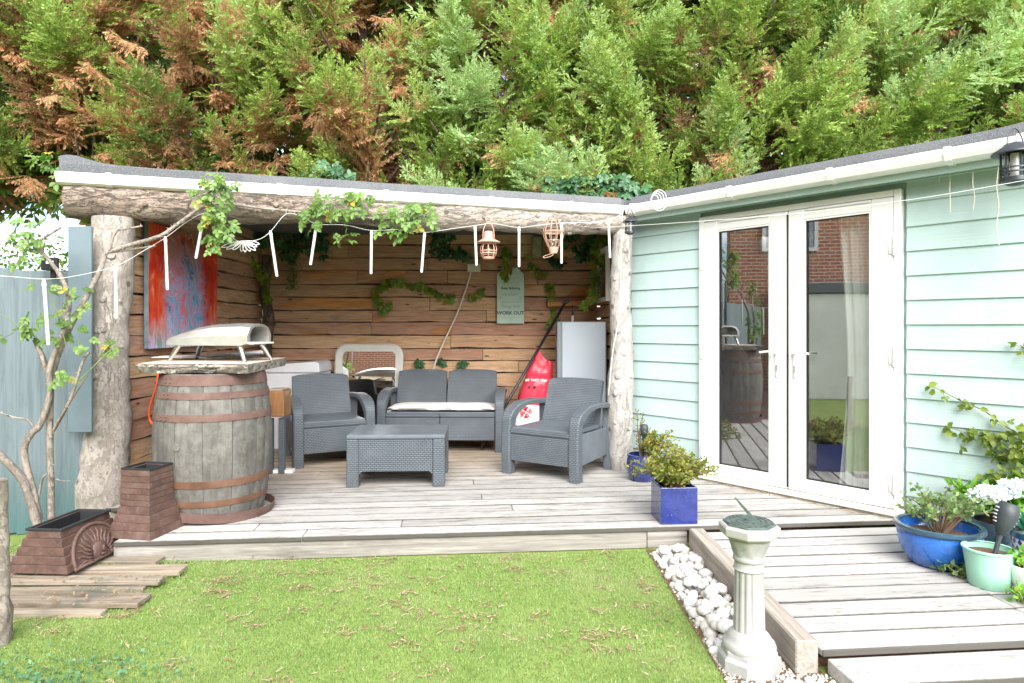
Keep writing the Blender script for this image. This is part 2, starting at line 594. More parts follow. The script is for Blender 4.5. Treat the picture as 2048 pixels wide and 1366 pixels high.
def felt_mat():
    t = NT('mineral_felt')
    v = t.coord('Object', rand=False)
    c = t.ramp(t.noise(v, 260, 3, .8), [(.38, (.045, .05, .056)), (.55, (.12, .127, .137)), (.68, (.30, .31, .32))])
    c = t.mix(t.ramp(t.noise(v, 3, 5), [(.45, 0), (.75, .35)]), c, (.2, .2, .19))
    t.base(c).rough(.9).bump(t.noise(v, 160, 3, .8), .6, .004)
    return t.m
M['felt'] = felt_mat()

def dirty_white(name, col=(.80, .80, .79), rough=.35, amt=.3):
    t = NT(name)
    v = t.coord('Object')
    n = t.noise(v, 2.5, 8, .7)
    t.base(t.mix(t.ramp(n, [(.5, 0), (.75, amt)]), col, (.52, .50, .44)))
    t.rough(t.ramp(t.noise(v, 9, 5), [(.3, rough - .1), (.7, rough + .15)]))
    return t.m
M['pvc'] = dirty_white('white_upvc')
M['gutter'] = dirty_white('white_gutter', (.80, .80, .80), .4, .22)
M['sill'] = dirty_white('cream_sill', (.72, .69, .60), .5, .35)

def siding_mat():
    t = NT('mint_painted_board')
    v = t.coord('Object', (1, 26, 26))
    g = t.noise(v, 1.5, 6, .6, 1.5)
    big = t.noise(t.coord('Object', (1, 1, 1)), 1.7, 6, .65)
    c = t.ramp(big, [(.3, (.40, .53, .515)), (.7, (.44, .57, .555))])
    c = t.mix(t.ramp(t.noise(t.coord('Object', (2, 2, 2)), 6, 6, .7), [(.60, 0), (.8, .25)]), c, (.27, .38, .34))
    rv = t.math('MULTIPLY_ADD', t.random(), .08); rv.node.inputs[2].default_value = .96
    hs = t.n('HueSaturation'); t.l(c, hs.inputs['Color']); t.l(rv, hs.inputs['Value'])
    sx = t.n('SeparateXYZ'); t.l(t.n('NewGeometry').outputs['Position'], sx.inputs[0])
    zz = t.math('ADD', sx.outputs['Z'], t.math('MULTIPLY', t.noise(t.coord('World', (1, 1, 1), rand=False), 7, 7, .7), .5))
    mr = t.n('MapRange'); mr.inputs['From Min'].default_value = .75; mr.inputs['From Max'].default_value = .38
    t.l(zz, mr.inputs['Value'])
    cc = t.mix(t.math('MULTIPLY', mr.outputs[0], .5), hs.outputs[0], (.22, .25, .20))     # splashed soil near the deck
    dr = t.ramp(t.noise(t.coord('World', (14, 14, .9), rand=False), 1.0, 6, .7), [(.52, 0), (.72, .22)])
    cc = t.mix(dr, cc, (.30, .37, .34))            # rain streaks
    t.base(cc).rough(.55).bump(g, .6, .004)
    return t.m
M['siding'] = siding_mat()

def fence_mat():
    t = NT('blue_grey_fence_paint')
    v = t.coord('Object', (16, 16, 1))
    g = t.noise(v, 1.8, 7, .68, .8)
    c = t.ramp(g, [(.3, (.10, .132, .148)), (.5, (.145, .188, .208)), (.72, (.19, .24, .258))])
    sx = t.n('SeparateXYZ'); t.l(t.n('NewGeometry').outputs['Position'], sx.inputs[0])
    zz = t.math('ADD', sx.outputs['Z'], t.math('MULTIPLY', t.noise(t.coord('Object', (3, 3, 1)), 2, 5), .9))
    mr = t.n('MapRange'); mr.inputs['From Min'].default_value = .95; mr.inputs['From Max'].default_value = .45
    t.l(zz, mr.inputs['Value'])
    c = t.mix(t.math('MULTIPLY', mr.outputs[0], .75), c, (.05, .15, .15))      # older teal coat near the foot
    rv = t.math('MULTIPLY_ADD', t.random(), .25); rv.node.inputs[2].default_value = .88
    hs = t.n('HueSaturation'); t.l(c, hs.inputs['Color']); t.l(rv, hs.inputs['Value'])
    t.base(hs.outputs[0]).rough(.75).bump(g, .5, .005)
    return t.m
M['fence'] = fence_mat()
M['fence_panel'] = flat('blue_grey_panel', (.14, .19, .22), .6, var=.12, scale=4)

def rattan_mat(name, col, bw=.030, bh=.015):
    t = NT(name)
    v = t.coord('UV', rand=False)
    br = t.n('TexBrick', offset=.5)
    br.inputs['Scale'].default_value = 1.0
    br.inputs['Brick Width'].default_value = bw
    br.inputs['Row Height'].default_value = bh
    br.inputs['Mortar Size'].default_value = .0034
    br.inputs['Mortar Smooth'].default_value = 1.0
    t.l(v, br.inputs['Vector'])
    # each strand of the weave is domed
    wv = t.n('TexWave', wave_type='BANDS', bands_direction='Y', wave_profile='SIN')
    wv.inputs['Scale'].default_value = 1 / bh / 3.14159 * .5
    t.l(v, wv.inputs['Vector'])
    n = t.noise(t.coord('Object', rand=True), 5, 6, .65)
    c = t.ramp(n, [(.3, tuple(k * .85 for k in col)), (.7, tuple(k * 1.2 for k in col))])
    c = t.mix(t.math('MULTIPLY', br.outputs['Fac'], .5), c, tuple(k * .3 for k in col))
    dust = t.ramp(t.noise(t.coord('Object', rand=True), 3, 8, .7), [(.55, 0), (.8, .3)])
    c = t.mix(dust, c, (.26, .27, .27))
    t.base(c).rough(.5)
    inv = t.math('SUBTRACT', 1.0, br.outputs['Fac'])
    t.bump(inv, .9, .006)
    return t.m
M['rattan'] = rattan_mat('slate_woven_resin', (.108, .128, .147))
M['resin'] = flat('slate_resin', (.108, .128, .147), .5, var=.15, scale=6)
M['cushion'] = flat('white_cushion_cloth', (.78, .76, .74), .9, var=.05, bump=.2, bscale=220)

def glaze(name, a, b, rough=.12, speck=.35):
    t = NT(name)
    v = t.coord('Object')
    n = t.noise(v, 11, 8, .7)
    c = t.ramp(n, [(.3, a), (.7, b)])
    sp = t.ramp(t.noise(v, 90, 3, .6), [(.64, 0), (.74, speck)])
    c = t.mix(sp, c, (.45, .5, .62))
    t.base(c).rough(t.ramp(t.noise(v, 7, 5), [(.3, rough), (.7, rough + .2)])).bump(t.noise(v, 14, 5), .12, .01)
    t.p.inputs['Coat Weight'].default_value = .5
    return t.m
M['blue_glaze'] = glaze('cobalt_glaze', (.012, .020, .12), (.024, .042, .215))
M['blue_pot'] = glaze('bright_blue_glaze', (.012, .09, .36), (.03, .17, .58))
M['rim_glaze'] = glaze('dark_teal_glaze', (.02, .055, .09), (.035, .085, .14))
M['mint_pot'] = flat('mint_painted_tin', (.33, .62, .48), .4, var=.05)
M['white_pot'] = flat('white_ceramic', (.80, .80, .78), .3, var=.03)
M['soil'] = flat('potting_soil', (.13, .075, .045), .95, var=.5, scale=60, bump=.8)
M['dark_plastic'] = flat('charcoal_plastic', (.035, .045, .05), .5, var=.2)
M['black'] = flat('black_plastic', (.015, .015, .017), .4, var=.2)
M['iron'] = flat('dark_grey_metal', (.055, .06, .068), .4, .6, var=.2)

def planter_mat():
    t = NT('faux_brick_planter')
    v = t.coord('Object')
    n = t.noise(v, 8, 8, .7)
    c = t.ramp(n, [(.3, (.06, .032, .029)), (.5, (.108, .058, .044)), (.72, (.155, .10, .085))])
    d = t.ramp(t.noise(v, 30, 6, .8), [(.52, 0), (.72, .55)])
    c = t.mix(d, c, (.20, .168, .152))
    t.base(c).rough(.62).bump(t.noise(v, 45, 5), .35, .004)
    return t.m
M['planter'] = planter_mat()
M['planter_in'] = flat('planter_inside', (.02, .022, .025), .6, var=.2)

def stave_mat():
    t = NT('grey_oak_stave')
    v = t.coord('Object', (9, 9, 1)); w = t.coord('Object', (1, 1, 1))
    g = t.noise(v, 2.2, 8, .65, .8)
    c = t.ramp(g, [(.28, (.075, .070, .063)), (.5, (.115, .108, .099)), (.7, (.155, .147, .136))])
    m1 = t.ramp(t.noise(w, 7, 9, .78), [(.46, 0), (.60, .75)])
    c = t.mix(m1, c, (.19, .183, .165))                       # pale lichen bloom
    m2 = t.ramp(t.noise(w, 4, 8, .75), [(.52, 0), (.66, .7)])
    c = t.mix(m2, c, (.07, .058, .046))
    rv = t.math('MULTIPLY_ADD', t.random(), .3); rv.node.inputs[2].default_value = .85
    hs = t.n('HueSaturation'); t.l(c, hs.inputs['Color']); t.l(rv, hs.inputs['Value'])
    t.base(hs.outputs[0]).rough(.85).bump(t.mix(.5, g, t.noise(w, 30, 6, .7)), .5, .005)
    return t.m
M['stave'] = stave_mat()
def rust_mat(name, a, b, c_):
    t = NT(name)
    v = t.coord('Object')
    n = t.noise(v, 6, 8, .7)
    c = t.ramp(n, [(.3, a), (.5, b), (.72, c_)])
    t.base(c).rough(.75).bump(t.noise(v, 50, 5), .3, .003)
    return t.m
M['hoop'] = rust_mat('rusty_pink_hoop', (.085, .046, .037), (.135, .076, .063), (.19, .118, .10))
M['hoop_orange'] = rust_mat('rusty_orange_hoop', (.085, .042, .027), (.155, .075, .043), (.20, .115, .085))
M['slab'] = wood('slab_top_wood', [(.3, (.40, .32, .23)), (.6, (.60, .52, .42))], 'X', 10, 1.6, .3, rnd=.02)
M['slab_bark'] = bark_mat('slab_bark', (.20, .17, .14), (.45, .40, .35), (.66, .62, .56), False, .9, 'X')
M['steel'] = flat('brushed_steel', (.62, .63, .62), .28, 1.0, var=.12, scale=3)
def oven_mat():
    t = NT('heat_stained_steel')
    v = t.coord('Object', (1, 2, 2))
    n = t.noise(v, 3.2, 6, .6)
    t.base(t.ramp(n, [(.3, (.66, .66, .66)), (.5, (.78, .77, .74)), (.68, (.60, .55, .45))]))
    t.metal(.85).rough(t.ramp(t.noise(v, 6, 5), [(.3, .28), (.7, .46)]))
    return t.m
M['oven'] = oven_mat()
M['silver_cab'] = flat('silver_grey_door', (.36, .41, .46), .35, 0.0, var=.02, scale=2)
M['cab_side'] = flat('grey_cabinet_side', (.17, .20, .22), .45, var=.08)
M['light_grey'] = flat('pale_grey_plastic', (.62, .62, .65), .5, var=.05)
M['orange_wood'] = wood('varnished_orange_wood', [(.3, (.19, .088, .038)), (.6, (.29, .145, .062))], 'Z', 9, 2, .2, rough=.4, rnd=.02)
M['mirror_frame'] = flat('cream_grey_mirror_frame', (.62, .61, .56), .55, var=.08)
def mirror_mat():
    t = NT('mirror_silvering')
    t.base((.86, .87, .86)).rough(.015).metal(1.0)
    return t.m
M['mirror'] = mirror_mat()
def bag_mat(name, a, b):
    t = NT(name)
    v = t.coord('Object')
    t.base(t.ramp(t.noise(v, 3, 4), [(.3, a), (.7, b)])).rough(.32)
    t.bump(t.noise(v, 9, 5, .6, .8), .35, .02)
    return t.m
M['red_bag'] = bag_mat('red_tarpaulin', (.50, .02, .045), (.66, .05, .085))
M['white_bag'] = bag_mat('white_tarpaulin', (.72, .72, .72), (.78, .78, .78))
M['sign'] = flat('pale_mint_sign', (.46, .60, .52), .6, var=.06)
M['ink'] = flat('grey_green_print', (.09, .14, .125), .7, var=.15)
M['ink_light'] = flat('faded_print', (.27, .37, .33), .7, var=.15)
M['white_print'] = flat('white_print', (.82, .80, .80), .5, var=.05)
M['ivory'] = flat('ivory_plastic', (.62, .60, .50), .5, var=.06)
M['cable'] = flat('pale_cable', (.66, .62, .52), .6, var=.1)
M['white_cable'] = flat('white_cord', (.74, .74, .72), .6, var=.08)
M['tube'] = flat('frosted_tube', (.62, .63, .62), .2, var=.1, scale=30)
M['copper'] = flat('rose_copper', (.66, .37, .29), .45, .15, var=.12)
M['rust_wire'] = rust_mat('rusted_wire', (.25, .13, .08), (.42, .25, .17), (.52, .40, .32))
def clear_glass(name, r0=.05, tint=(.95, .97, .96)):
    """see-through sheet: r0 mirror share head-on, more at a slant, the same from both sides"""
    t = NT(name)
    t.t.nodes.remove(t.p)
    lwt = t.n('LayerWeight'); lwt.inputs['Blend'].default_value = .5
    fac = t.math('ADD', t.math('MULTIPLY', t.math('POWER', lwt.outputs['Facing'], 3.0), .9 - r0), r0, True)
    tr = t.n('BsdfTransparent'); tr.inputs[0].default_value = (*tint, 1)
    gl = t.n('BsdfGlossy'); gl.inputs['Roughness'].default_value = .01
    v = t.coord('Object', rand=True)
    b = t.n('Bump'); b.inputs['Strength'].default_value = .12; b.inputs['Distance'].default_value = .01
    t.l(t.noise(v, 1.1, 2, .4), b.inputs['Height']); t.l(b.outputs[0], gl.inputs['Normal'])
    mx = t.n('MixShader')
    t.l(fac, mx.inputs[0]); t.l(tr.outputs[0], mx.inputs[1]); t.l(gl.outputs[0], mx.inputs[2])
    t.l(mx.outputs[0], t.out.inputs[0])
    return t.m
M['pane'] = clear_glass('coated_window_glass', .28, (.97, .98, .98))
M['bulb_glass'] = clear_glass('clear_bulb_glass', .06)
M['curtain'] = flat('pale_green_curtain', (.80, .84, .78), .9, var=.05)
M['room'] = flat('dim_room_paint', (.55, .545, .54), .8, var=.05)
def stone_mat():
    t = NT('pale_cobble')
    v = t.coord('Object')
    c = t.ramp(t.random(), [(0, (.50, .475, .43)), (.2, (.63, .615, .59)), (.7, (.71, .70, .68)), (1, (.64, .60, .54))])
    c = t.mix(t.ramp(t.noise(v, 2.2, 7, .7), [(.55, 0), (.75, .4)]), c, (.36, .33, .29))
    t.base(c).rough(.8).bump(t.noise(v, 5, 7, .7), .4, .2)
    return t.m
M['stone'] = stone_mat()
M['concrete'] = None
def sundial_mat():
    t = NT('weathered_cast_stone')
    v = t.coord('Object')
    n = t.noise(v, 5, 8, .7)
    c = t.ramp(n, [(.3, (.30, .302, .29)), (.6, (.39, .392, .38))])
    al = t.ramp(t.noise(t.coord('Object', (3, 3, 1)), 4.0, 7, .7), [(.54, 0), (.72, .5)])
    c = t.mix(al, c, (.25, .33, .25))
    t.base(c).rough(.8).bump(t.noise(v, 55, 6, .7), .5, .004)
    return t.m
M['concrete'] = sundial_mat()
M['verdigris'] = flat('verdigris_bronze', (.13, .17, .155), .5, .5, var=.4, scale=25, bump=.4)
M['hose'] = flat('orange_rubber_hose', (.62, .10, .03), .45, var=.1)

def leaf_mat(name, a, b, trans=.35, rough=.45, yellow=None, attr=False, spread=.25):
    t = NT(name)
    rv = t.random() if not attr else None
    if attr:
        at_ = t.n('Attribute', attribute_name='tint')
        rv = at_.outputs['Fac']
    v = t.coord('Object')
    c = t.ramp(rv, [(.0, a), (.75, b)] + ([(.93, b), (.97, yellow)] if yellow else [(1.0, b)]))
    c = t.mix(.3, c, t.ramp(t.noise(v, 25, 4), [(.3, .35), (.7, .7)]), 'OVERLAY')
    t.base(c).rough(rough)
    tl = t.n('BsdfTranslucent')
    lc = t.mix(.0, c, (0, 0, 0))
    hs = t.n('HueSaturation'); hs.inputs['Value'].default_value = 1.5; hs.inputs['Saturation'].default_value = 1.1
    t.l(c, hs.inputs['Color']); t.l(hs.outputs[0], tl.inputs[0])
    mx = t.n('MixShader'); mx.inputs[0].default_value = trans
    t.l(t.p.outputs[0], mx.inputs[1]); t.l(tl.outputs[0], mx.inputs[2]); t.l(mx.outputs[0], t.out.inputs[0])
    return t.m
M['rose_leaf'] = leaf_mat('rose_leaf', (.08, .17, .03), (.20, .32, .085), yellow=(.42, .34, .06))
M['creeper'] = leaf_mat('creeper_leaf', (.10, .19, .02), (.26, .34, .04), yellow=(.42, .22, .03))
M['ivy'] = leaf_mat('ivy_leaf', (.022, .078, .034), (.055, .145, .058), .2)
M['azalea'] = leaf_mat('azalea_leaf', (.09, .13, .018), (.24, .26, .045), attr=True, yellow=(.46, .30, .08))
M['vine'] = leaf_mat('wall_vine_leaf', (.085, .15, .02), (.22, .28, .05))
M['shrub'] = leaf_mat('shrub_leaf', (.09, .17, .05), (.22, .32, .12), attr=True)
M['bright_leaf'] = leaf_mat('bright_leaf', (.10, .28, .03), (.24, .44, .07), attr=True, yellow=(.5, .42, .06))
M['teal_leaf'] = leaf_mat('teal_leaf', (.03, .22, .13), (.06, .30, .18), .3)
M['petal'] = leaf_mat('white_petal', (.62, .68, .74), (.80, .82, .84), .25, attr=True)
M['weed'] = leaf_mat('weed_leaf', (.08, .20, .10), (.16, .32, .17), attr=True)
M['rosemary'] = leaf_mat('needle_leaf', (.06, .11, .03), (.18, .24, .07), attr=True)
M['stem'] = flat('brown_stem', (.16, .105, .065), .8, var=.3)
M['green_stem'] = flat('green_stem', (.16, .22, .06), .7, var=.2)

def conifer_mat():
    t = NT('cypress_spray')
    a1 = t.n('Attribute', attribute_name='tint').outputs['Fac']
    a2 = t.n('Attribute', attribute_name='brown').outputs['Fac']
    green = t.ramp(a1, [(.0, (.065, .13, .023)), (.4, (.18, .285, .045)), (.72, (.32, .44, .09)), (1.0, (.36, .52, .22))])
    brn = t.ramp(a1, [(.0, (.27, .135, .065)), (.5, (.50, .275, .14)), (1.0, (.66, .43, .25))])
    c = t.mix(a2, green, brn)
    t.base(c).rough(.6)
    tl = t.n('BsdfTranslucent')
    hs = t.n('HueSaturation'); hs.inputs['Value'].default_value = 1.35
    t.l(c, hs.inputs['Color']); t.l(hs.outputs[0], tl.inputs[0])
    mx = t.n('MixShader'); mx.inputs[0].default_value = .38
    t.l(t.p.outputs[0], mx.inputs[1]); t.l(tl.outputs[0], mx.inputs[2]); t.l(mx.outputs[0], t.out.inputs[0])
    return t.m
M['cypress'] = conifer_mat()

def lawn_mat():
    t = NT('lawn_base')
    p = t.coord('World', rand=False)
    n = t.noise(p, 3, 6, .65)
    c = t.ramp(n, [(.3, (.14, .21, .04)), (.7, (.24, .31, .08))])
    t.base(c).rough(.9).bump(t.noise(p, 90, 5), .5, .01)
    return t.m
M['lawn'] = lawn_mat()
def blade_mat():
    t = NT('grass_blade')
    a1 = t.n('Attribute', attribute_name='tint').outputs['Fac']
    p = t.coord('World', rand=False)
    patch = t.noise(p, 1.6, 5, .6)
    g = t.ramp(a1, [(.0, (.15, .25, .055)), (.5, (.275, .42, .12)), (.85, (.39, .51, .20)), (1.0, (.58, .54, .30))])
    g2 = t.mix(t.ramp(patch, [(.47, 0), (.68, .65)]), g, (.46, .48, .26))
    t.base(g2).rough(.55)
    tl = t.n('BsdfTranslucent'); t.l(g2, tl.inputs[0])
    mx = t.n('MixShader'); mx.inputs[0].default_value = .35
    t.l(t.p.outputs[0], mx.inputs[1]); t.l(tl.outputs[0], mx.inputs[2]); t.l(mx.outputs[0], t.out.inputs[0])
    return t.m
M['blade'] = blade_mat()
def attr_ramp(name, stops, rough=.85):
    t = NT(name)
    t.base(t.ramp(t.n('Attribute', attribute_name='tint').outputs['Fac'], stops)).rough(rough)
    return t.m
M['litter'] = attr_ramp('fallen_brown_sprays', [(0, (.20, .115, .06)), (.5, (.36, .24, .145)), (1, (.50, .38, .26))])
M['chips'] = attr_ramp('pale_gravel', [(0, (.26, .235, .20)), (.5, (.55, .52, .47)), (1, (.78, .76, .72))])

def brick_mat():
    t = NT('red_brickwork')
    v = t.coord('UV', rand=False)
    br = t.n('TexBrick', offset=.5)
    br.inputs['Scale'].default_value = 1
    br.inputs['Brick Width'].default_value = .225
    br.inputs['Row Height'].default_value = .075
    br.inputs['Mortar Size'].default_value = .009
    br.inputs['Color1'].default_value = (.50, .19, .10, 1)
    br.inputs['Color2'].default_value = (.38, .135, .085, 1)
    br.inputs['Mortar'].default_value = (.60, .55, .48, 1)
    t.l(v, br.inputs['Vector'])
    t.base(br.outputs['Color']).rough(.9).bump(t.math('SUBTRACT', 1.0, br.outputs['Fac']), .5, .01)
    return t.m
M['brick'] = brick_mat()
M['render'] = flat('white_wall_render', (.80, .79, .77), .85, var=.12, scale=2)
M['slate'] = flat('grey_slate_roof', (.10, .105, .115), .7, var=.25, scale=6)
M['lead'] = flat('grey_lead', (.13, .14, .155), .6, var=.15)

def painting_mat():
    """loose abstract paint: hot red sides, swirling many-coloured middle, violet drips at the foot"""
    t = NT('abstract_paint')
    v = t.coord('Object', rand=False)
    sx = t.n('SeparateXYZ'); t.l(v, sx.inputs[0])
    u, z = sx.outputs['X'], sx.outputs['Z']        # u -0.58..0.58, z 0..0.98
    wob = t.noise(v, 3.5, 6, .65, 2.0)
    side = t.math('ADD', t.math('ABSOLUTE', u), t.math('MULTIPLY', wob, .45))
    red = t.ramp(t.noise(t.coord('Object', (2.2, 1, 1), rand=False), 3, 6, .65, 1.5), [(.28, (.30, .015, .02)), (.42, (.60, .03, .015)), (.55, (.72, .10, .03)), (.66, (.75, .27, .20)), (.8, (.60, .05, .02))])
    # long vertical strokes bent by a slow swirl
    sw = t.n('TexNoise'); sw.inputs['Scale'].default_value = 2.6; sw.inputs['Detail'].default_value = 3
    t.l(v, sw.inputs['Vector'])
    wv = t.n('VectorMath', operation='MULTIPLY_ADD'); t.l(sw.outputs['Color'], wv.inputs[0]); wv.inputs[1].default_value = (.9, .9, .5); t.l(v, wv.inputs[2])
    mp = t.n('Mapping'); mp.inputs['Scale'].default_value = (7.0, 1, 2.2); t.l(wv.outputs[0], mp.inputs['Vector'])
    st1 = t.noise(mp.outputs[0], 1.7, 7, .7, 1.2)
    st2 = t.noise(mp.outputs[0], 4.2, 5, .6, .6)
    cool = t.ramp(st1, [(.25, (.02, .06, .12)), (.36, (.02, .18, .42)), (.45, (.08, .40, .62)), (.51, (.42, .38, .60)), (.57, (.62, .22, .36)), (.65, (.65, .13, .05)), (.76, (.70, .48, .10))])
    warm = t.ramp(st1, [(.28, (.05, .03, .03)), (.40, (.24, .04, .03)), (.50, (.52, .10, .04)), (.58, (.12, .16, .15)), (.68, (.58, .33, .07)), (.8, (.40, .07, .05))])
    up = t.n('MapRange'); up.inputs['From Min'].default_value = .68; up.inputs['From Max'].default_value = 1.05
    t.l(t.math('ADD', z, t.math('MULTIPLY', wob, .3)), up.inputs['Value'])
    mid = t.mix(up.outputs[0], cool, warm)
    mid = t.mix(t.ramp(st2, [(.60, 0), (.66, .7)]), mid, (.60, .62, .66))
    mid = t.mix(t.ramp(st2, [(.30, .8), (.37, 0)]), mid, (.02, .03, .05))
    c = t.mix(t.ramp(side, [(.46, 0), (.60, 1)]), mid, red)
    vz = t.coord('Object', (9, 1, 1.4), rand=False)
    drip = t.ramp(t.noise(vz, 2.4, 6, .65, .8), [(.28, (.16, .05, .45)), (.42, (.45, .32, .68)), (.5, (.70, .62, .75)), (.58, (.06, .34, .36)), (.7, (.18, .55, .30))])
    lo = t.n('MapRange'); lo.inputs['From Min'].default_value = .40; lo.inputs['From Max'].default_value = .14
    t.l(t.math('ADD', z, t.math('MULTIPLY', t.noise(vz, 1.8, 6), .28)), lo.inputs['Value'])
    c = t.mix(t.math('MULTIPLY', lo.outputs[0], .95), c, drip)
    t.base(c).rough(.4).bump(st2, .2, .004)
    return t.m
M['painting'] = painting_mat()
M['canvas_edge'] = flat('painted_canvas_edge', (.16, .22, .25), .7, var=.4)

# ------------------------------------------------------------------ lettering, made while the scene is still small
TEXTS = {
    'keep': text_mesh('Keep Believing', .040, .0008, .0006, 0, .92),
    'happy': text_mesh('BE HAPPY', .034, .0006, 0, 0, 1.25),
    'things': text_mesh('Things Will', .046, .0006, 0, 0, 1.0),
    'work': text_mesh('WORK OUT', .056, .0010, .0016, 0, .98),
    'bag': text_mesh('#3 TART TEES', .036, .0010, .0006, .15, 1.0),
}

# ------------------------------------------------------------------ bulk meshes from numpy quads
def bulk(name, quads, mat, parent=None, attrs=None, w=True, loc=(0, 0, 0), tri=False, smooth=False):
    """quads: (N,k,3) array of separate faces; attrs: {name: (N,) values}"""
    N, k = quads.shape[0], quads.shape[1]
    co = quads.reshape(-1, 3).astype(np.float64)
    if w and parent is not None:
        inv = np.array(WM[parent.name].inverted())
        co = co @ inv[:3, :3].T + inv[:3, 3]
    me = bpy.data.meshes.new(name)
    me.vertices.add(N * k); me.loops.add(N * k); me.polygons.add(N)
    me.vertices.foreach_set('co', co.astype(np.float32).ravel())
    me.loops.foreach_set('vertex_index', np.arange(N * k, dtype=np.int32))
    me.polygons.foreach_set('loop_start', np.arange(0, N * k, k, dtype=np.int32))
    me.polygons.foreach_set('loop_total', np.full(N, k, dtype=np.int32))
    me.update(calc_edges=True)
    for an, av in (attrs or {}).items():
        a = me.attributes.new(an, 'FLOAT', 'POINT')
        a.data.foreach_set('value', np.repeat(np.asarray(av, dtype=np.float32), k))
    me.materials.append(mat)
    o = bpy.data.objects.new(name, me)
    reg(o, loc, 0, parent)
    return o

def lw(parent, p):
    return WM[parent.name].inverted() @ Vector(p)

# ------------------------------------------------------------------ ground
lawn = MB().add([(-40, -40, 0), (40, -40, 0), (40, 60, 0), (-40, 60, 0)], [(0, 1, 2, 3)]).build('lawn', M['lawn'])
tag(lawn, 'green lawn strewn with fallen brown conifer sprays', 'lawn', kind='structure')

# ------------------------------------------------------------------ upper deck
DA = math.atan(.0886)
De = Vector((math.cos(DA), math.sin(DA), 0)); Df = Vector((-math.sin(DA), math.cos(DA), 0))
D0 = Vector((-2.2, 3.797, 0))
C0 = Vector((1.0916, 5.987, 0))                     # cabin corner
Cd = Vector((.6576, -.7534, 0)).normalized(); Cn = Vector((Cd.y, -Cd.x, 0))   # along the front wall / outward
CRZ = math.atan2(Cd.y, Cd.x)

def deck_plank(name, parent, w0, w1, v0, v1, top, th, mat):
    c = D0 + De * ((w0 + w1) / 2) + Df * ((v0 + v1) / 2)
    z = top - th / 2 + random.uniform(-.0015, .0015)
    return MB().box((0, 0, 0), (w1 - w0, v1 - v0, th), .004).build(
        name, mat, parent, loc=lw(parent, (c.x, c.y, z)), rz=DA + random.uniform(-.0006, .0006))

deck = MB().prism([(-2.30, 3.90), (2.30, 4.30), (1.0, 6.0), (1.0, 7.44), (-2.84, 7.44), (-2.84, 4.7), (-2.30, 4.5)], .004, DZ - .06).build('deck_platform', M['soil'])
tag(deck, 'raised deck of bleached grey boards under the shelter', 'deck', kind='structure')
PITCH = .150
random.seed(3)
for k in range(25):
    v0, v1 = k * PITCH, k * PITCH + .1405
    vm = (v0 + v1) / 2
    # left end at the side wall (front rows stop short), right end under the cabin wall
    P = D0 + Df * vm
    xl = -2.33 if k < 5 else -2.84
    wl = (xl - P.x) / De.x
    wr = (C0 - P).dot(Cn) / De.dot(Cn) + .05
    if (P + De * wr).x < 1.05 or (P + De * wr).y > 5.95: wr = (1.0 - P.x) / De.x
    y_here = (P + De * wl).y
    if y_here > 7.35: break
    cuts = [wl, wr]
    if k == 0: cuts = [wl, .95, wr]
    elif k == 1: cuts = [wl, 0.62, 1.52, wr]
    elif k in (3, 5, 8, 11, 14): cuts = [wl, random.uniform(.5, 2.6), wr]
    for a, b in zip(cuts[:-1], cuts[1:]):
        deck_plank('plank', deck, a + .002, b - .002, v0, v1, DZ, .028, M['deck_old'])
for a, b in ((-.13, 3.06), (3.064, 3.32)):
    c = D0 + De * ((a + b) / 2) + Df * .026
    MB().box((0, 0, 0), (b - a, .022, .106), .003).build('fascia_board', M['fascia'], deck, loc=lw(deck, (c.x, c.y, .057)), rz=DA)

# ------------------------------------------------------------------ lower deck, step, sleeper
low = MB().prism([(1.24, 2.66), (3.4, 2.85), (3.4, 3.25), (2.45, 4.18), (1.24, 4.06)], .004, LZ - .06).build('lower_deck', M['soil'])
tag(low, 'lower walkway deck of pale grey boards by the glass doors', 'deck', kind='structure')
for k in range(10):
    v1 = -.007 - k * PITCH
    v0 = v1 - .1405
    vm = (v0 + v1) / 2
    P = D0 + Df * vm
    xs = 1.212 + .02 * (4.04 - (P.y + .3)) / 1.44
    wl = (xs - P.x) / De.x
    wr = (C0 - P).dot(Cn) / De.dot(Cn) + .05
    wr = min(wr, 5.9)
    if k == 9:
        v0 -= .006
    cuts = [wl, wr]
    if k >= 5: cuts = [wl, (2.315 - P.x) / De.x, wr]
    for a, b in zip(cuts[:-1], cuts[1:]):
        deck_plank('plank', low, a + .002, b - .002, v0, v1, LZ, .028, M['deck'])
step = MB().box((0, 0, 0), (2.6, .20, .060), .004)
P = D0 + Df * (-1.595) + De * ((1.125 + 1.3 + 2.2) / De.x)
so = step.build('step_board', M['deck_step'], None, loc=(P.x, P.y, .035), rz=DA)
tag(so, 'single low grey step board in front of the walkway deck', 'step')
sl = MB().box((0, 0, 0), (.092, 1.46, .136), .006).build('timber_sleeper', M['sleeper'], None, loc=(1.166, 3.33, .069), rz=R(1.2))
tag(sl, 'thick brown timber sleeper edging the walkway beside the white stones', 'sleeper')

# ------------------------------------------------------------------ shelter
G0 = Vector((-3.10, 4.408, 0)); G1 = Vector((.983, 5.656, 0))     # gutter line of the shelter
Gd = (G1 - G0).normalized(); Gn = Vector((Gd.y, -Gd.x, 0))
GRZ = math.atan2(Gd.y, Gd.x)
GLEN = (G1 - G0).length
LWX, BWY = -2.86, 7.45
shel = thing('timber_shelter', 'open log framed shelter with board walls and grey felt roof', 'shelter', (-.95, 6.0, 0))

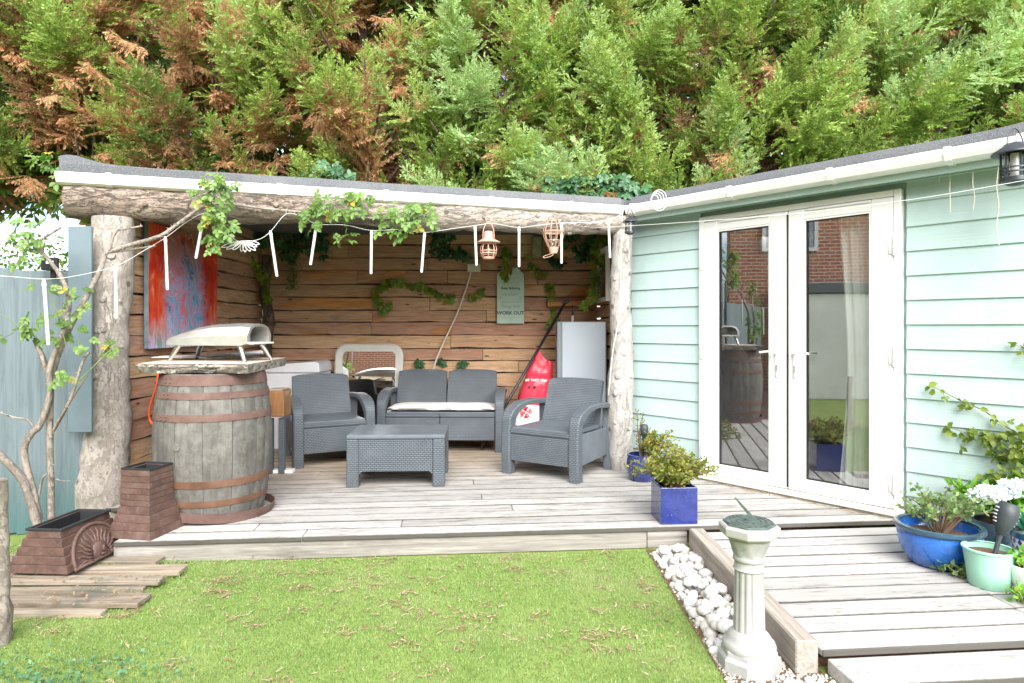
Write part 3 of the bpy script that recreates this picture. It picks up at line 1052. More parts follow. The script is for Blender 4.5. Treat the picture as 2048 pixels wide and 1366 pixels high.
def wavy_plank(name, parent, length, h, th, mat, loc, rz, wane=.020, seed=0, tilt=0.0):
    """sawn board with waney long edges; local X along the board, -Y the face that shows"""
    n = max(4, int(length / .16))
    b = MB(); vs = []; fs = []
    for i in range(n + 1):
        x = -length / 2 + length * i / n
        lo = -h / 2 + wane * noise.noise(Vector((x * 3.1 + seed, seed * 1.3, 0)))
        hi = h / 2 + wane * .6 * noise.noise(Vector((x * 3.1 + seed, seed * 1.3, 9)))
        bow = .005 * noise.noise(Vector((x * 1.5, seed, 3)))
        for (y, z) in ((-th / 2 + bow, lo + .004), (-th / 2 + .004 + bow, hi), (th / 2, hi), (th / 2, lo)):
            vs.append((x, y - (.008 if z < 0 and y < 0 else 0), z))
    for i in range(n):
        for k in range(4):
            k2 = (k + 1) % 4
            fs.append((i * 4 + k, (i + 1) * 4 + k, (i + 1) * 4 + k2, i * 4 + k2))
    fs.append((0, 1, 2, 3)); fs.append(tuple(n * 4 + k for k in (3, 2, 1, 0)))
    b.add(vs, fs)
    rot = Matrix.Rotation(tilt, 3, 'Y')
    return b.build(name, mat, parent, loc=lw(parent, loc), rot=rot)

random.seed(21)
def board_wall(name, A, B, z0, z1, face, holes=()):
    """A->B along the wall, boards on the side of `face`"""
    A = Vector(A); B = Vector(B)
    d = (B - A); L = d.length; d.normalize()
    rz = math.atan2(d.y, d.x)
    nrm = Vector((d.y, -d.x, 0))          # local -Y
    mid = (A + B) / 2
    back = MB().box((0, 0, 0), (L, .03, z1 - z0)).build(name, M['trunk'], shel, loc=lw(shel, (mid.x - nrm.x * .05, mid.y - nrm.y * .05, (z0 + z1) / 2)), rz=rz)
    z = z0; row = 0
    while z < z1 - .05:
        h = random.uniform(.135, .165)
        cuts = [0.0]
        while cuts[-1] < L - .9:
            nx = cuts[-1] + random.uniform(.9, 2.3)
            if L - nx < .5: break
            cuts.append(nx)
        cuts.append(L)
        for a, b in zip(cuts[:-1], cuts[1:]):
            if any(z + h > hz0 and z < hz1 and b > ha and a < hb for ha, hb, hz0, hz1 in holes):
                continue
            c = A + d * ((a + b) / 2)
            off = random.uniform(0, .02)
            wavy_plank('plank', back, b - a - .006, h - .009, .026, M['wall'],
                       (c.x + nrm.x * (-.016 + off), c.y + nrm.y * (-.016 + off), z + h / 2), rz, seed=random.uniform(0, 99), tilt=random.uniform(-.004, .004))
        z += h; row += 1
    return back
bw = board_wall('back_wall', (LWX, BWY, 0), (.97, BWY, 0), .15, 2.45, None)
lwall = board_wall('side_wall', (LWX, 4.72, 0), (LWX, BWY - .03, 0), .10, 2.45, None)
rwall = board_wall('side_wall', (.975, BWY - .03, 0), (1.06, 6.02, 0), .15, 2.45, None)
# board scraps with fresh orange split faces on the back wall
for (px0, px1, py, hh) in ((545, 742, 606, .11), (1135, 1190, 583, .10), (610, 655, 549, .05), (765, 810, 546, .06), (1128, 1178, 497, .06), (860, 905, 660, .07)):
    a, b = at(px0, py, BWY - .06), at(px1, py, BWY - .06)
    mb = MB()
    L = b.x - a.x
    out = [(-L / 2, -hh * .45), (L / 2, -hh * .5), (L / 2, hh * .42), (-L * .12, hh * .5), (-L * .30, hh * .2)]
    mb.slab(out, (0, 0, 0), (1, 0, 0), (0, 0, 1), (0, -1, 0), .008)
    mb.build('split_patch', M['fresh_wood'], bw, loc=lw(bw, ((a.x + b.x) / 2, BWY - .035, a.z)))

def log(name, parent, pts, rads, mat, n=28, jit=.16, seed=0, sub=10, locx=None):
    path = spline(pts, sub)
    ts = np.linspace(0, len(rads) - 1, len(path))
    rr = [float(np.interp(t, range(len(rads)), rads)) for t in ts]
    return path, rr
# posts
LP = Vector((-2.835, 4.62, 0)); RP = Vector((.964, 5.72, 0))
def post(base, top, rads, mat, seed, lean=(0, 0)):
    h = top - base.z
    pts = [Vector((lean[0] * (1 - i / 6) + .012 * math.sin(i * 2.1 + seed), .01 * math.cos(i * 1.7 + seed), h * i / 6)) for i in range(7)]
    path = spline(pts, 7)
    rr = [float(np.interp(i / (len(path) - 1), np.linspace(0, 1, len(rads)), rads)) for i in range(len(path))]
    mb = MB().tube(path, rr, 30, True, .14, seed)
    # knot stubs
    random.seed(int(seed * 10))
    for _ in range(11):
        th = random.uniform(-2.9, -.2); zz = random.uniform(.1, .95)
        i = int(zz * (len(path) - 1))
        p = path[i]; d = Vector((math.cos(th), math.sin(th), .25)).normalized()
        k = random.uniform(.012, .024)
        mb.tube([p + d * rr[i] * .85, p + d * (rr[i] * .99 + .012), p + d * (rr[i] + random.uniform(.008, .02))], [k * 1.7, k * 1.1, k * .8], 8)
    return mb.build('post', mat, shel, smooth=60, loc=lw(shel, base))
post(Vector((LP.x, LP.y, -.02)), 2.17, [.180, .160, .146, .138, .134, .130], M['post'], 3.3, (-.085, 0))
post(Vector((RP.x, RP.y, DZ - .0)), 2.24, [.098, .105, .118, .10, .092, .09, .088], M['post_r'], 8.1, (-.01, 0))
# beam: bark at the left end, peeled towards the right
BL = Vector((LP.x, LP.y, 2.275)); BR = Vector((RP.x, RP.y, 2.285))
bd = (BR - BL).normalized()
B0 = BL - bd * .28; B1 = BR + bd * .06
blen = (B1 - B0).length
bz = [0, .005, -.004, .0, .012, .03, .01, -.008, .0, .0, -.006, .005, .008]
pts = [Vector((blen * i / 12, .01 * math.sin(i * 1.3), bz[i])) for i in range(13)]
path = spline(pts, 7)
rb = [.122, .122, .120, .115, .112, .104, .100, .112, .098, .093, .097, .088, .084]
rr = [float(np.interp(i / (len(path) - 1), np.linspace(0, 1, 13), rb)) for i in range(len(path))]
mb = MB().tube(path, rr, 32, True, .13, 5.5)
random.seed(5)
for fx in (.13, .33, .40, .62, .70, .80, .87, .93):
    i = int(fx * (len(path) - 1)); th = random.uniform(-1.2, .5)
    d = Vector((0, -math.cos(th), math.sin(th)))
    mb.tube([path[i] + d * rr[i] * .85, path[i] + d * (rr[i] + .006), path[i] + d * (rr[i] + .016)], [.028, .02, .013], 8)
beam = mb.build('beam', M['beam'], shel, smooth=60, loc=lw(shel, B0), rot=frame(bd, (0, 0, 1)))
def beam_y(px):
    """depth of the beam's axis in the column px of the photograph"""
    k = (px - CX) / F
    t = (k * BL.y - BL.x) / ((BR.x - BL.x) - k * (BR.y - BL.y))
    return BL.y + t * (BR.y - BL.y)
# roof
mb = MB().prism([(G0.x + .02, G0.y + .085), (G1.x + .0, G1.y + .085), (2.92, 7.345), (2.92, 7.62), (-3.02, 7.62)], 2.452, 2.522)
roof = mb.build('felt_roof', M['felt'], shel, w=True)
# felt lip that curls up at the left end
n = 24; vs = []; fs = []
for i in range(n + 1):
    s = GLEN * (i / n) ** 1.8
    p = G0 + Gd * s - Gn * .080
    hgt = .012 + .055 * math.exp(-((s - .06) / .14) ** 2) + .006 * noise.noise(Vector((s * 2, 0, 0)))
    for (o_, z) in ((.0, 2.45), (.0, 2.522 + hgt * .8), (-.02, 2.524 + hgt), (-.06, 2.516)):
        q = p + Gn * (o_ + .003)
        vs.append((q.x, q.y, z))
for i in range(n):
    for k in range(3):
        fs.append((i * 4 + k, (i + 1) * 4 + k, (i + 1) * 4 + k + 1, i * 4 + k + 1))
MB().add(vs, fs).build('felt_edge', M['felt'], shel, w=True, smooth=True)
# gutter
def gutter(parent, o, along, outw, length, brackets, zb=2.37):
    prof = [(0, .0), (.055, 0), (.088, .014), (.104, .045), (.108, .082), (.098, .082), (.094, .05), (.08, .024), (.05, .012), (.008, .012), (.008, .082), (0, .082)]
    g = MB().slab([(b, a) for a, b in prof], o, (0, 0, 1), outw, along, length).build('gutter', M['gutter'], parent, w=True)
    for s in brackets:
        p2 = Vector(o) + Vector(along) * s
        pr = [(-.004, -.005), (.056, -.005), (.091, .010), (.109, .044), (.113, .090), (-.004, .090)]
        MB().slab([(b, a) for a, b in pr], p2, (0, 0, 1), outw, along, .035).build('gutter_bracket', M['gutter'], g, w=True)
    return g
go = G0 - Gn * .105
gutter(shel, (go.x, go.y, 2.37), Gd, Gn, GLEN - .01, (.30, 1.42, 2.2, 3.05, 3.75))
c = (G0 + G1) / 2 - Gn * .125
MB().box((0, 0, 0), (GLEN - .12, .022, .13), .002).build('fascia_board', M['pallet'], shel, loc=lw(shel, (c.x, c.y, 2.385)), rz=GRZ)
# small window in the right-hand inner wall
wn = MB()
A = Vector((.986, 7.16, 0)); B = Vector((1.018, 6.62, 0)); d = (B - A).normalized(); nn = Vector((d.y, -d.x, 0)); L = (B - A).length
for (a0, a1, z0, z1) in ((0, .045, 1.66, 2.22), (L - .045, L, 1.66, 2.22), (.045, L - .045, 1.66, 1.705), (.045, L - .045, 2.175, 2.22)):
    wn.slab([(a0, z0), (a1, z0), (a1, z1), (a0, z1)], A + nn * .02, d, (0, 0, 1), nn, .04)
wo = wn.build('window', M['pvc'], shel, w=True)
MB().slab([(.045, 1.705), (L - .045, 1.705), (L - .045, 2.175), (.045, 2.175)], A + nn * .022, d, (0, 0, 1), nn, .008).build('window_pane', M['pane'], wo, w=True)

# ------------------------------------------------------------------ cabin
cab = thing('garden_cabin', 'mint green weatherboard cabin with white glazed double doors', 'cabin', C0, CRZ)
UL, UR, WTOP, WBOT = .755, 2.265, 2.50, .06
HEAD = 2.30
CE = 4.7
mb = MB()
mb.box(((0 + UL) / 2, .05, (WTOP + WBOT) / 2), (UL, .08, WTOP - WBOT))
mb.box(((CE + UR) / 2, .05, (WTOP + WBOT) / 2), (CE - UR, .08, WTOP - WBOT))
mb.box(((UL + UR) / 2, .05, (WTOP + HEAD) / 2), (UR - UL, .08, WTOP - HEAD))
cw = mb.build('wall', M['siding'], cab)
rot_b = Matrix.Rotation(R(-5.0), 3, 'X')
me_l = MB().box((0, 0, 0), (UL - .03, .018, .176), .002).mesh('board'); me_l.materials.append(M['siding'])
me_r = MB().box((0, 0, 0), (CE - UR - .02, .018, .176), .002).mesh('board'); me_r.materials.append(M['siding'])
z = .19
while z < 2.30:
    inst('board', me_l, cw, (UL / 2 + .010, -.014, z + .03), rot=rot_b)
    inst('board', me_r, cw, ((CE + UR) / 2 + .012, -.014, z + .03), rot=rot_b)
    z += .1595
MB().box((CE / 2, -.016, 2.435), (CE - .004, .036, .19), .003).build('header_board', M['siding'], cab)
MB().box((-.022, .01, 1.28), (.05, .09, 2.40), .003).build('corner_trim', M['siding'], cab)
# door frame and sill
mb = MB()
for (a, b) in ((UL, UL + .045), (UR - .045, UR)):
    mb.box(((a + b) / 2, -.012, (.19 + HEAD) / 2), (b - a, .09, HEAD - .19), .004)
mb.box(((UL + UR) / 2, -.012, HEAD - .022), (UR - UL - .092, .088, .044), .004)
fr = mb.build('door_frame', M['pvc'], cab)
mb = MB().box(((UL + UR) / 2, -.03, .172), (UR - UL + .02, .13, .034), .004).box(((UL + UR) / 2, -.02, .147), (UR - UL, .10, .020), .002)
mb.build('door_sill', M['sill'], cab)
# the room behind the glass
mb = MB()
mb.add([(0, .1, .15), (CE, .1, .15), (CE, 2.5, .15), (0, 2.5, .15)], [(0, 1, 2, 3)])
mb.add([(0, 2.5, .15), (CE, 2.5, .15), (CE, 2.5, 2.449), (0, 2.5, 2.449)], [(0, 1, 2, 3)])
mb.add([(0, .1, .15), (0, 2.5, .15), (0, 2.5, 2.449), (0, .1, 2.449)], [(0, 1, 2, 3)])
mb.add([(CE, .1, .15), (CE, 2.5, .15), (CE, 2.5, 2.449), (CE, .1, 2.449)], [(0, 1, 2, 3)])
mb.build('room_lining', M['room'], cab)

def door_leaf(u0, u1, g0, g1, side):
    """side: +1 hinges on the left"""
    z0, z1, gz0, gz1 = .195, HEAD - .048, .275, 2.175
    mb = MB()
    yc, th = -.028, .062
    mb.box(((u0 + g0) / 2, yc, (z0 + z1) / 2), (g0 - u0, th, z1 - z0), .005)
    mb.box(((u1 + g1) / 2, yc, (z0 + z1) / 2), (u1 - g1, th, z1 - z0), .005)
    mb.box(((g0 + g1) / 2, yc, (z0 + gz0) / 2), (g1 - g0 - .001, th - .002, gz0 - z0), .003)
    mb.box(((g0 + g1) / 2, yc, (gz1 + z1) / 2), (g1 - g0 - .001, th - .002, z1 - gz1), .003)
    o = mb.build('door', M['pvc'], cab)
    # glazing bead, dark gasket and the pane
    bd_ = MB(); gk = MB()
    for m_, k, y in ((bd_, .012, -.046), (gk, .018, -.036)):
        m_.box(((g0 + g1) / 2, y, gz0 + k / 2), (g1 - g0, .012, k)); m_.box(((g0 + g1) / 2, y, gz1 - k / 2), (g1 - g0, .012, k))
        m_.box((g0 + k / 2, y, (gz0 + gz1) / 2), (k, .0118, gz1 - gz0 - 2 * k)); m_.box((g1 - k / 2, y, (gz0 + gz1) / 2), (k, .0118, gz1 - gz0 - 2 * k))
    bd_.build('glazing_bead', M['pvc'], o); gk.build('gasket', M['black'], o)
    MB().box(((g0 + g1) / 2, -.024, (gz0 + gz1) / 2), (g1 - g0 - .002, .006, gz1 - gz0 - .002)).build('glass_pane', M['pane'], o)
    # lever handle on a long plate
    hu = g1 + .060 if side > 0 else g0 - .060
    hz = 1.205
    h = MB().box((hu, -.064, hz - .075), (.030, .012, .225), .004)
    h.tube([(hu, -.06, hz), (hu, -.10, hz)], .011, 10)
    sgn = -1 if side > 0 else 1
    h.tube(spline([(hu - sgn * .008, -.104, hz), (hu + sgn * .05, -.106, hz + .004), (hu + sgn * .118, -.100, hz - .004)], 4), [.011] * 4 + [.009] * 5, 10)
    ho = h.build('handle', M['pvc'], o, smooth=50)
    MB().tube([(hu, -.0695, hz - .105), (hu, -.0735, hz - .105)], .0075, 10).box((hu, -.072, hz - .13), (.009, .006, .028), .001).build('lock', M['steel'], ho)
    # hinges
    xu = u0 - .012 if side > 0 else u1 + .012
    for z in (.36, 1.20, 1.93):
        hb = MB()
        for dz in (-.045, 0, .045):
            hb.tube([(xu, -.068, z + dz - .021), (xu, -.068, z + dz + .021)], .011, 10)
        hb.box((xu + (.022 if side > 0 else -.022), -.061, z), (.032, .010, .115), .002)
        hb.build('hinge', M['pvc'], o, smooth=50)
    # trickle vent hood on the top rail
    MB().box(((u0 + u1) / 2 + .01, -.066, z1 - .012), (.42, .016, .014), .003).build('vent_hood', M['pvc'], o)
    return o
tag(door_leaf(UL + .048, 1.5065, .922, 1.371, 1), 'left glazed door leaf')
tag(door_leaf(1.5135, UR - .048, 1.627, 2.082, -1), 'right glazed door leaf')
MB().box((1.51, -.058, 1.22), (.014, .010, 2.02), .002).build('meeting_seal', M['black'], fr)
# curtain drawn to one side behind the right pane
vs = []; fs = []
nx, nz = 40, 14
for j in range(nz + 1):
    f = j / nz
    zz = .20 + 2.1 * f
    narrow = .84 + .16 * abs(2 * f - .9) ** 1.5
    for i in range(nx + 1):
        g = i / nx
        vs.append((2.20 - (1 - g) * .40 * narrow, .09 + .022 * math.sin(g * 38 + 2.2 * math.sin(f * 2.2)) + .01 * math.sin(g * 15), zz))
for j in range(nz):
    for i in range(nx):
        a = j * (nx + 1) + i
        fs.append((a, a + 1, a + nx + 2, a + nx + 1))
cu = MB().add(vs, fs).build('curtain', M['curtain'], None, smooth=True, loc=C0, rz=CRZ)
tag(cu, 'pale green curtain hanging inside behind the right glass door', 'curtain')
# roof and gutter
mb = MB().prism([(.172, -.215), (CE, -.215), (CE, 2.7), (.172, 2.7)], 2.4505, 2.5215)
mb.build('felt_roof', M['felt'], cab)
vs = []; fs = []
n = 30
for i in range(n + 1):
    s = .172 + (CE - .172) * i / n
    hgt = .012 + .010 * noise.noise(Vector((s * 1.7, 4, 0))) + .05 / (1 + math.exp(-(s - 3.05) * 14))
    for (o_, zz) in ((-.2185, 2.449), (-.2185, 2.521 + hgt * .8), (-.20, 2.523 + hgt), (-.16, 2.516)):
        vs.append((s, o_, zz))
for i in range(n):
    for k in range(3):
        fs.append((i * 4 + k, (i + 1) * 4 + k, (i + 1) * 4 + k + 1, i * 4 + k + 1))
MB().add(vs, fs).build('felt_edge', M['felt'], cab, smooth=True)
o = C0 + Cd * .172 + Cn * .195
gutter(cab, (o.x, o.y, 2.368), Cd, Cn, CE - .2, (.06, .98, 1.72, 2.40, 2.75))
MB().box((2.4, -.18, 2.385), (4.4, .02, .12), .002).build('fascia_board', M['siding'], cab)

# ------------------------------------------------------------------ fence on the left
FD = Vector((.917, .399, 0)).normalized(); F0 = Vector((-3.326, 4.35, 0))
FRZ = math.atan2(FD.y, FD.x)
fen = thing('garden_fence', 'blue grey painted fence of upright boards beside the log post', 'fence', F0, FRZ)
random.seed(12)
me_f = MB().box((0, 0, 0), (.150, .018, 1.77), .003).mesh('board'); me_f.materials.append(M['fence'])
x = -2.95
while x < .44:
    inst('board', me_f, fen, (x, random.uniform(-.004, .004), .895 + random.uniform(-.012, .012)), rot=Matrix.Rotation(R(4), 3, 'Z') @ Matrix.Rotation(random.uniform(-.004, .004), 3, 'Y'))
    x += .132
for zz in (.35, 1.45):
    MB().box((-1.25, .04, zz), (3.4, .04, .08), .003).build('rail', M['fence'], fen)
pn = MB().box((0, 0, 0), (.158, .018, 1.385), .003)
po = pn.build('tall_panel', M['fence_panel'], fen, loc=lw(fen, (-2.905, 4.375, 1.378)), rot=Matrix.Rotation(-FRZ, 3, 'Z'))
fl = thing('fence_light', 'small black solar flood light clipped on the fence top', 'light', at(100, 528, 4.33))
MB().box((0, 0, 0), (.11, .03, .085), .006).build('lamp_body', M['black'], fl)
MB().box((.01, -.0165, .01), (.05, .004, .02), .001).build('lens', M['light_grey'], fl)
MB().box((0, .03, -.05), (.03, .02, .10), .003).build('clip', M['black'], fl)

# ------------------------------------------------------------------ the houses that the panes and the mirror reflect
hs = thing('brick_house', 'red brick house with white render reflected in the glass doors', 'house', (-7.4, -2, 0))
MB().box((-7.4, -2.45, 2.7), (.4, 11.9, 5.4)).build('brick_wall', M['brick'], hs, w=True, uv=True)
MB().box((-2.2, -8.6, 3.1), (10.0, .4, 6.2)).build('brick_wall', M['brick'], hs, w=True, uv=True)
MB().box((-6.7, -.55, 1.02), (.98, 6.2, 2.04), .01).build('rendered_wall', M['render'], hs, w=True)
MB().box((-6.69, -.55, 2.15), (1.06, 6.3, .20), .01).build('lead_flashing', M['lead'], hs, w=True)
MB().add([(-7.0, -6.5, 5.3), (-7.0, 3.8, 5.3), (-9.5, 3.8, 7.4), (-9.5, -6.5, 7.4), (-7.0, -6.5, 5.42), (-7.0, 3.8, 5.42), (-9.5, 3.8, 7.52), (-9.5, -6.5, 7.52)],
         [(0, 1, 2, 3), (7, 6, 5, 4), (0, 4, 5, 1), (1, 5, 6, 2), (2, 6, 7, 3), (3, 7, 4, 0)]).build('roof', M['slate'], hs, w=True)
def house_window(c, ax, w_, h_):
    c = Vector(c); ax = Vector(ax); nn = Vector((ax.y, -ax.x, 0))
    mb = MB()
    for (a0, a1, z0, z1) in ((-w_ / 2, w_ / 2, -h_ / 2, -h_ / 2 + .07), (-w_ / 2, w_ / 2, h_ / 2 - .07, h_ / 2), (-w_ / 2, -w_ / 2 + .07, -h_ / 2 + .07, h_ / 2 - .07),
                             (w_ / 2 - .07, w_ / 2, -h_ / 2 + .07, h_ / 2 - .07), (-.03, .03, -h_ / 2 + .07, h_ / 2 - .07), (-w_ / 2 + .07, -.03, .15, .2)):
        mb.slab([(a0, z0), (a1, z0), (a1, z1), (a0, z1)], c, ax, (0, 0, 1), nn, .06)
    o = mb.build('window', M['pvc'], hs, w=True)
    MB().slab([(-w_ / 2 + .02, -h_ / 2 + .02), (w_ / 2 - .02, -h_ / 2 + .02), (w_ / 2 - .02, h_ / 2 - .02), (-w_ / 2 + .02, h_ / 2 - .02)], c + nn * .01, ax, (0, 0, 1), nn, .02).build('window_pane', M['pane'], o, w=True)
house_window((-7.2, 2.3, 3.6), (0, 1, 0), 1.1, 1.2)
house_window((-4.6, -8.4, 1.6), (-1, 0, 0), 1.3, 1.5)
house_window((-.6, -8.4, 3.7), (-1, 0, 0), 1.2, 1.2)

# ------------------------------------------------------------------ woven resin furniture
def arm_path(w):
    """side view of the arm that turns down into the front leg"""
    return [(-.335, 0.0), (-.345, .20), (-.335, .42), (-.315, .50), (-.25, .555), (-.12, .592), (.05, .600), (.22, .588), (.335, .575)]
def seating(name, label, cat, loc, rz, width, group=None, seats=1):
    t = thing(name, label, cat, loc, rz, group)
    hw = width / 2
    for s in (-1, 1):
        # arm and front leg are one bent board
        pts = spline([Vector((0, y, z)) for y, z in arm_path(width)], 6)
        vs = []; fs = []
        N = len(pts)
        for i, p in enumerate(pts):
            tg = (pts[min(i + 1, N - 1)] - pts[max(i - 1, 0)]).normalized()
            nn = Vector((0, -tg.z, tg.y))     # points outwards (front / up)
            f = i / (N - 1)
            th = .075 if f < .42 else max(.034, .075 - (f - .42) * .16)
            wd = .088 if f < .3 else min(.105, .088 + (f - .3) * .09)
            for (a, b) in ((-wd / 2, 0), (-wd / 2 + .012, .008), (wd / 2 - .012, .008), (wd / 2, 0), (wd / 2, -th), (-wd / 2, -th)):
                q = p + nn * b
                vs.append((s * (hw - .046) + a, q.y, q.z))
        k_ = 6
        for i in range(N - 1):
            for k in range(k_):
                k2 = (k + 1) % k_
                fs.append((i * k_ + k, i * k_ + k2, (i + 1) * k_ + k2, (i + 1) * k_ + k))
        fs.append(tuple(range(k_ - 1, -1, -1))); fs.append(tuple((N - 1) * k_ + k for k in range(k_)))
        MB().add(vs, fs).build('arm', M['rattan'], t, uv=True, bevel=.004)
        # side panel below the arm, frame round the opening
        MB().slab([(-.29, .115), (.30, .135), (.315, .37), (-.27, .375)], (s * (hw - .05) - .012, 0, 0), (0, 1, 0), (0, 0, 1), (1, 0, 0), .024).build('side_panel', M['resin'], t, uv=True, bevel=.004)
        lg = MB().slab([(.285, 0), (.345, 0), (.36, .59), (.27, .585)], (s * (hw - .046) - .034, 0, 0), (0, 1, 0), (0, 0, 1), (1, 0, 0), .068)
        lg.build('leg', M['resin'], t, uv=True, bevel=.004)
    iw = width - .18
    for k in range(seats):
        x0 = -iw / 2 + k * iw / seats; x1 = x0 + iw / seats - (.006 if seats > 1 else 0)
        xc, ww = (x0 + x1) / 2, x1 - x0
        MB().box((xc, -.322, .235), (ww, .028, .225), .004).build('front_panel', M['rattan'], t, uv=True)
        MB().box((xc, -.325, .372), (ww + .003, .038, .044), .008).build('seat_front', M['rattan'], t, uv=True)
        # backrest: gently dished, leaning back, solid top band
        vs = []; fs = []
        nx, nz = 10, 8
        for th in (0, 1):
            for j in range(nz + 1):
                f = j / nz
                for i in range(nx + 1):
                    g = i / nx * 2 - 1
                    dish = .022 * (1 - g * g)
                    y = .195 + .125 * f + dish * (1 - .4 * f) - .004 + (0 if th == 0 else .040)
                    wx = ww * (1 - .035 * f) / 2
                    zz = .375 + .415 * f - (.012 * g * g if j == nz else 0) - .01 * (abs(g) ** 8) * (1 if j == nz else 0)
                    vs.append((xc + g * wx, y, zz))
        S = (nx + 1) * (nz + 1)
        for j in range(nz):
            for i in range(nx):
                a = j * (nx + 1) + i
                fs.append((a, a + 1, a + nx + 2, a + nx + 1)); fs.append((S + a, S + a + nx + 1, S + a + nx + 2, S + a + 1))
        for i in range(nx):
            a = nz * (nx + 1) + i; fs.append((a, a + 1, S + a + 1, S + a))
            fs.append((i, S + i, S + i + 1, i + 1))
        for j in range(nz):
            a = j * (nx + 1); fs.append((a, a + nx + 1, S + a + nx + 1, S + a))
            a += nx; fs.append((a, S + a, S + a + nx + 1, a + nx + 1))
        b = MB().add(vs, fs).build('backrest', M['rattan'], t, uv=True)
    MB().box((0, -.045, .383), (iw, .53, .036), .006).build('seat', M['resin'], t, uv=True)
    MB().box((0, .295, .25), (iw, .02, .26), .004).build('back_panel', M['resin'], t, uv=True)
    return t
seating('armchair', 'slate grey woven armchair left of the sofa, nearest the barrel', 'armchair', (-1.76, 6.20, DZ), R(28), .74, 'woven armchairs on the deck')
seating('armchair', 'slate grey woven armchair beside the right trunk post, red bag behind it', 'armchair', (.405, 5.66, DZ), R(-33), .74, 'woven armchairs on the deck')
seating('sofa', 'slate grey woven two-seat sofa against the board wall', 'sofa', (-.71, 6.83, DZ), R(-1.5), 1.28, None, 2)
# cushion on the sofa
vs = []; fs = []
nx, ny = 26, 10
for th in (0, 1):
    for j in range(ny + 1):
        for i in range(nx + 1):
            g = i / nx * 2 - 1; f = j / ny * 2 - 1
            ed = (1 - abs(g) ** 12) * (1 - abs(f) ** 6)
            zz = .028 + (.030 * ed + .004 * noise.noise(Vector((g * 4, f * 2, 0)))) * (1 if th else -.9)
            vs.append((g * .545 + .008 * noise.noise(Vector((f * 3, th, g))), f * .235, zz))
S = (nx + 1) * (ny + 1)
for j in range(ny):
    for i in range(nx):
        a = j * (nx + 1) + i
        fs.append((a, a + nx + 1, a + nx + 2, a + 1)); fs.append((S + a, S + a + 1, S + a + nx + 2, S + a + nx + 1))
for i in range(nx):
    fs.append((i, i + 1, S + i + 1, S + i)); a = ny * (nx + 1) + i; fs.append((a, S + a, S + a + 1, a + 1))
for j in range(ny):
    a = j * (nx + 1); fs.append((a, S + a, S + a + nx + 1, a + nx + 1)); a += nx; fs.append((a, a + nx + 1, S + a + nx + 1, S + a))
co = MB().add(vs, fs).build('seat_cushion', M['cushion'], None, smooth=True, loc=(-.715, 6.74, DZ + .402), rz=R(-1.5))
tag(co, 'thin white seat cushion lying along the sofa', 'cushion')
# coffee table
t = thing('coffee_table', 'slate grey woven coffee table in the middle of the deck', 'table', (-.922, 5.36, DZ), R(2.5))
MB().box((0, 0, .392), (.77, .57, .036), .010).build('tabletop', M['resin'], t, uv=True)
for sx in (-1, 1):
    for sy in (-1, 1):
        MB().box((sx * .335, sy * .235, .187), (.094, .094, .373), .008).build('leg', M['rattan'], t, uv=True)
for sy in (-1, 1):
    mb = MB().slab([(-.286, .10), (-.26, .125), (.26, .125), (.286, .10), (.286, .373), (-.286, .373)], (0, sy * .262 - .01, 0), (1, 0, 0), (0, 0, 1), (0, 1, 0), .02)
    mb.build('side_panel', M['rattan'], t, uv=True)
for sx in (-1, 1):
    MB().box((sx * .362, 0, .245), (.02, .375, .25), .003).build('side_panel', M['rattan'], t, uv=True)

# ------------------------------------------------------------------ barrel, slab and oven
BC = Vector((-2.03, 4.43, DZ))
BH = .952
def brad(z):
    f = z / BH
    return .306 + .060 * math.sin(PI * min(1, max(0, f * .96 + .02))) ** .9 + .012 * f
bar = thing('wine_barrel', 'old grey oak barrel with rusty hoops standing on the deck', 'barrel', BC)
NS = 26
def stave_mesh():
    mb = MB(); vs = []; fs = []
    nz, na = 12, 3
    da = 2 * PI / NS
    for j in range(nz + 1):
        z = .012 + (BH - .012) * j / nz
        r = brad(z)
        for i in range(na + 1):
            th = -da / 2 + da * i / na
            sh = .0035 if i in (0, na) else 0
            vs.append(((r - sh) * math.cos(th * .992), (r - sh) * math.sin(th * .992), z))
        vs.append(((r - .03) * math.cos(da / 2), (r - .03) * math.sin(da / 2), z)); vs.append(((r - .03) * math.cos(-da / 2), (r - .03) * math.sin(-da / 2), z))
    k_ = na + 3
    for j in range(nz):
        for k in range(k_):
            k2 = (k + 1) % k_
            fs.append((j * k_ + k, j * k_ + k2, (j + 1) * k_ + k2, (j + 1) * k_ + k))
    fs.append(tuple(nz * k_ + k for k in range(k_))); fs.append(tuple(range(k_ - 1, -1, -1)))
    me = mb.add(vs, fs).mesh('stave', smooth=30)
    me.materials.append(M['stave'])
    return me
sm = stave_mesh()
random.seed(9)
for k in range(NS):
    inst('stave', sm, bar, (0, 0, 0), rz=2 * PI * k / NS + random.uniform(-.01, .01))
MB().lathe([(0, BH - .045), (.30, BH - .045), (.30, BH - .06), (0, BH - .06)], 32).build('barrel_head', M['stave'], bar)
def hoop(z0, z1, mat, rad=None, tilt=0.0):
    mb = MB()
    r0, r1 = (brad(z0) + .002, brad(z1) + .002) if rad is None else rad
    zm = (z0 + z1) / 2; rm = (r0 + r1) / 2 + .003
    mb.lathe([(r0 - .004, z0), (r0 + .002, z0), (rm, zm), (r1 + .002, z1), (r1 - .004, z1), (r0 - .004, z0)], 64, close=False)
    o = mb.build('hoop', mat, bar, smooth=40)
    rv = MB()
    for th in (-PI / 2 - .55, -PI / 2 - .42):
        for zz in (z0 + (z1 - z0) * .3, z0 + (z1 - z0) * .72):
            r = np.interp(zz, [z0, z1], [r0, r1]) + .003
            rv.ball((r * math.cos(th), r * math.sin(th), zz), .0075, 8, 6)
    rv.build('rivet', mat, o, smooth=True)
    return o
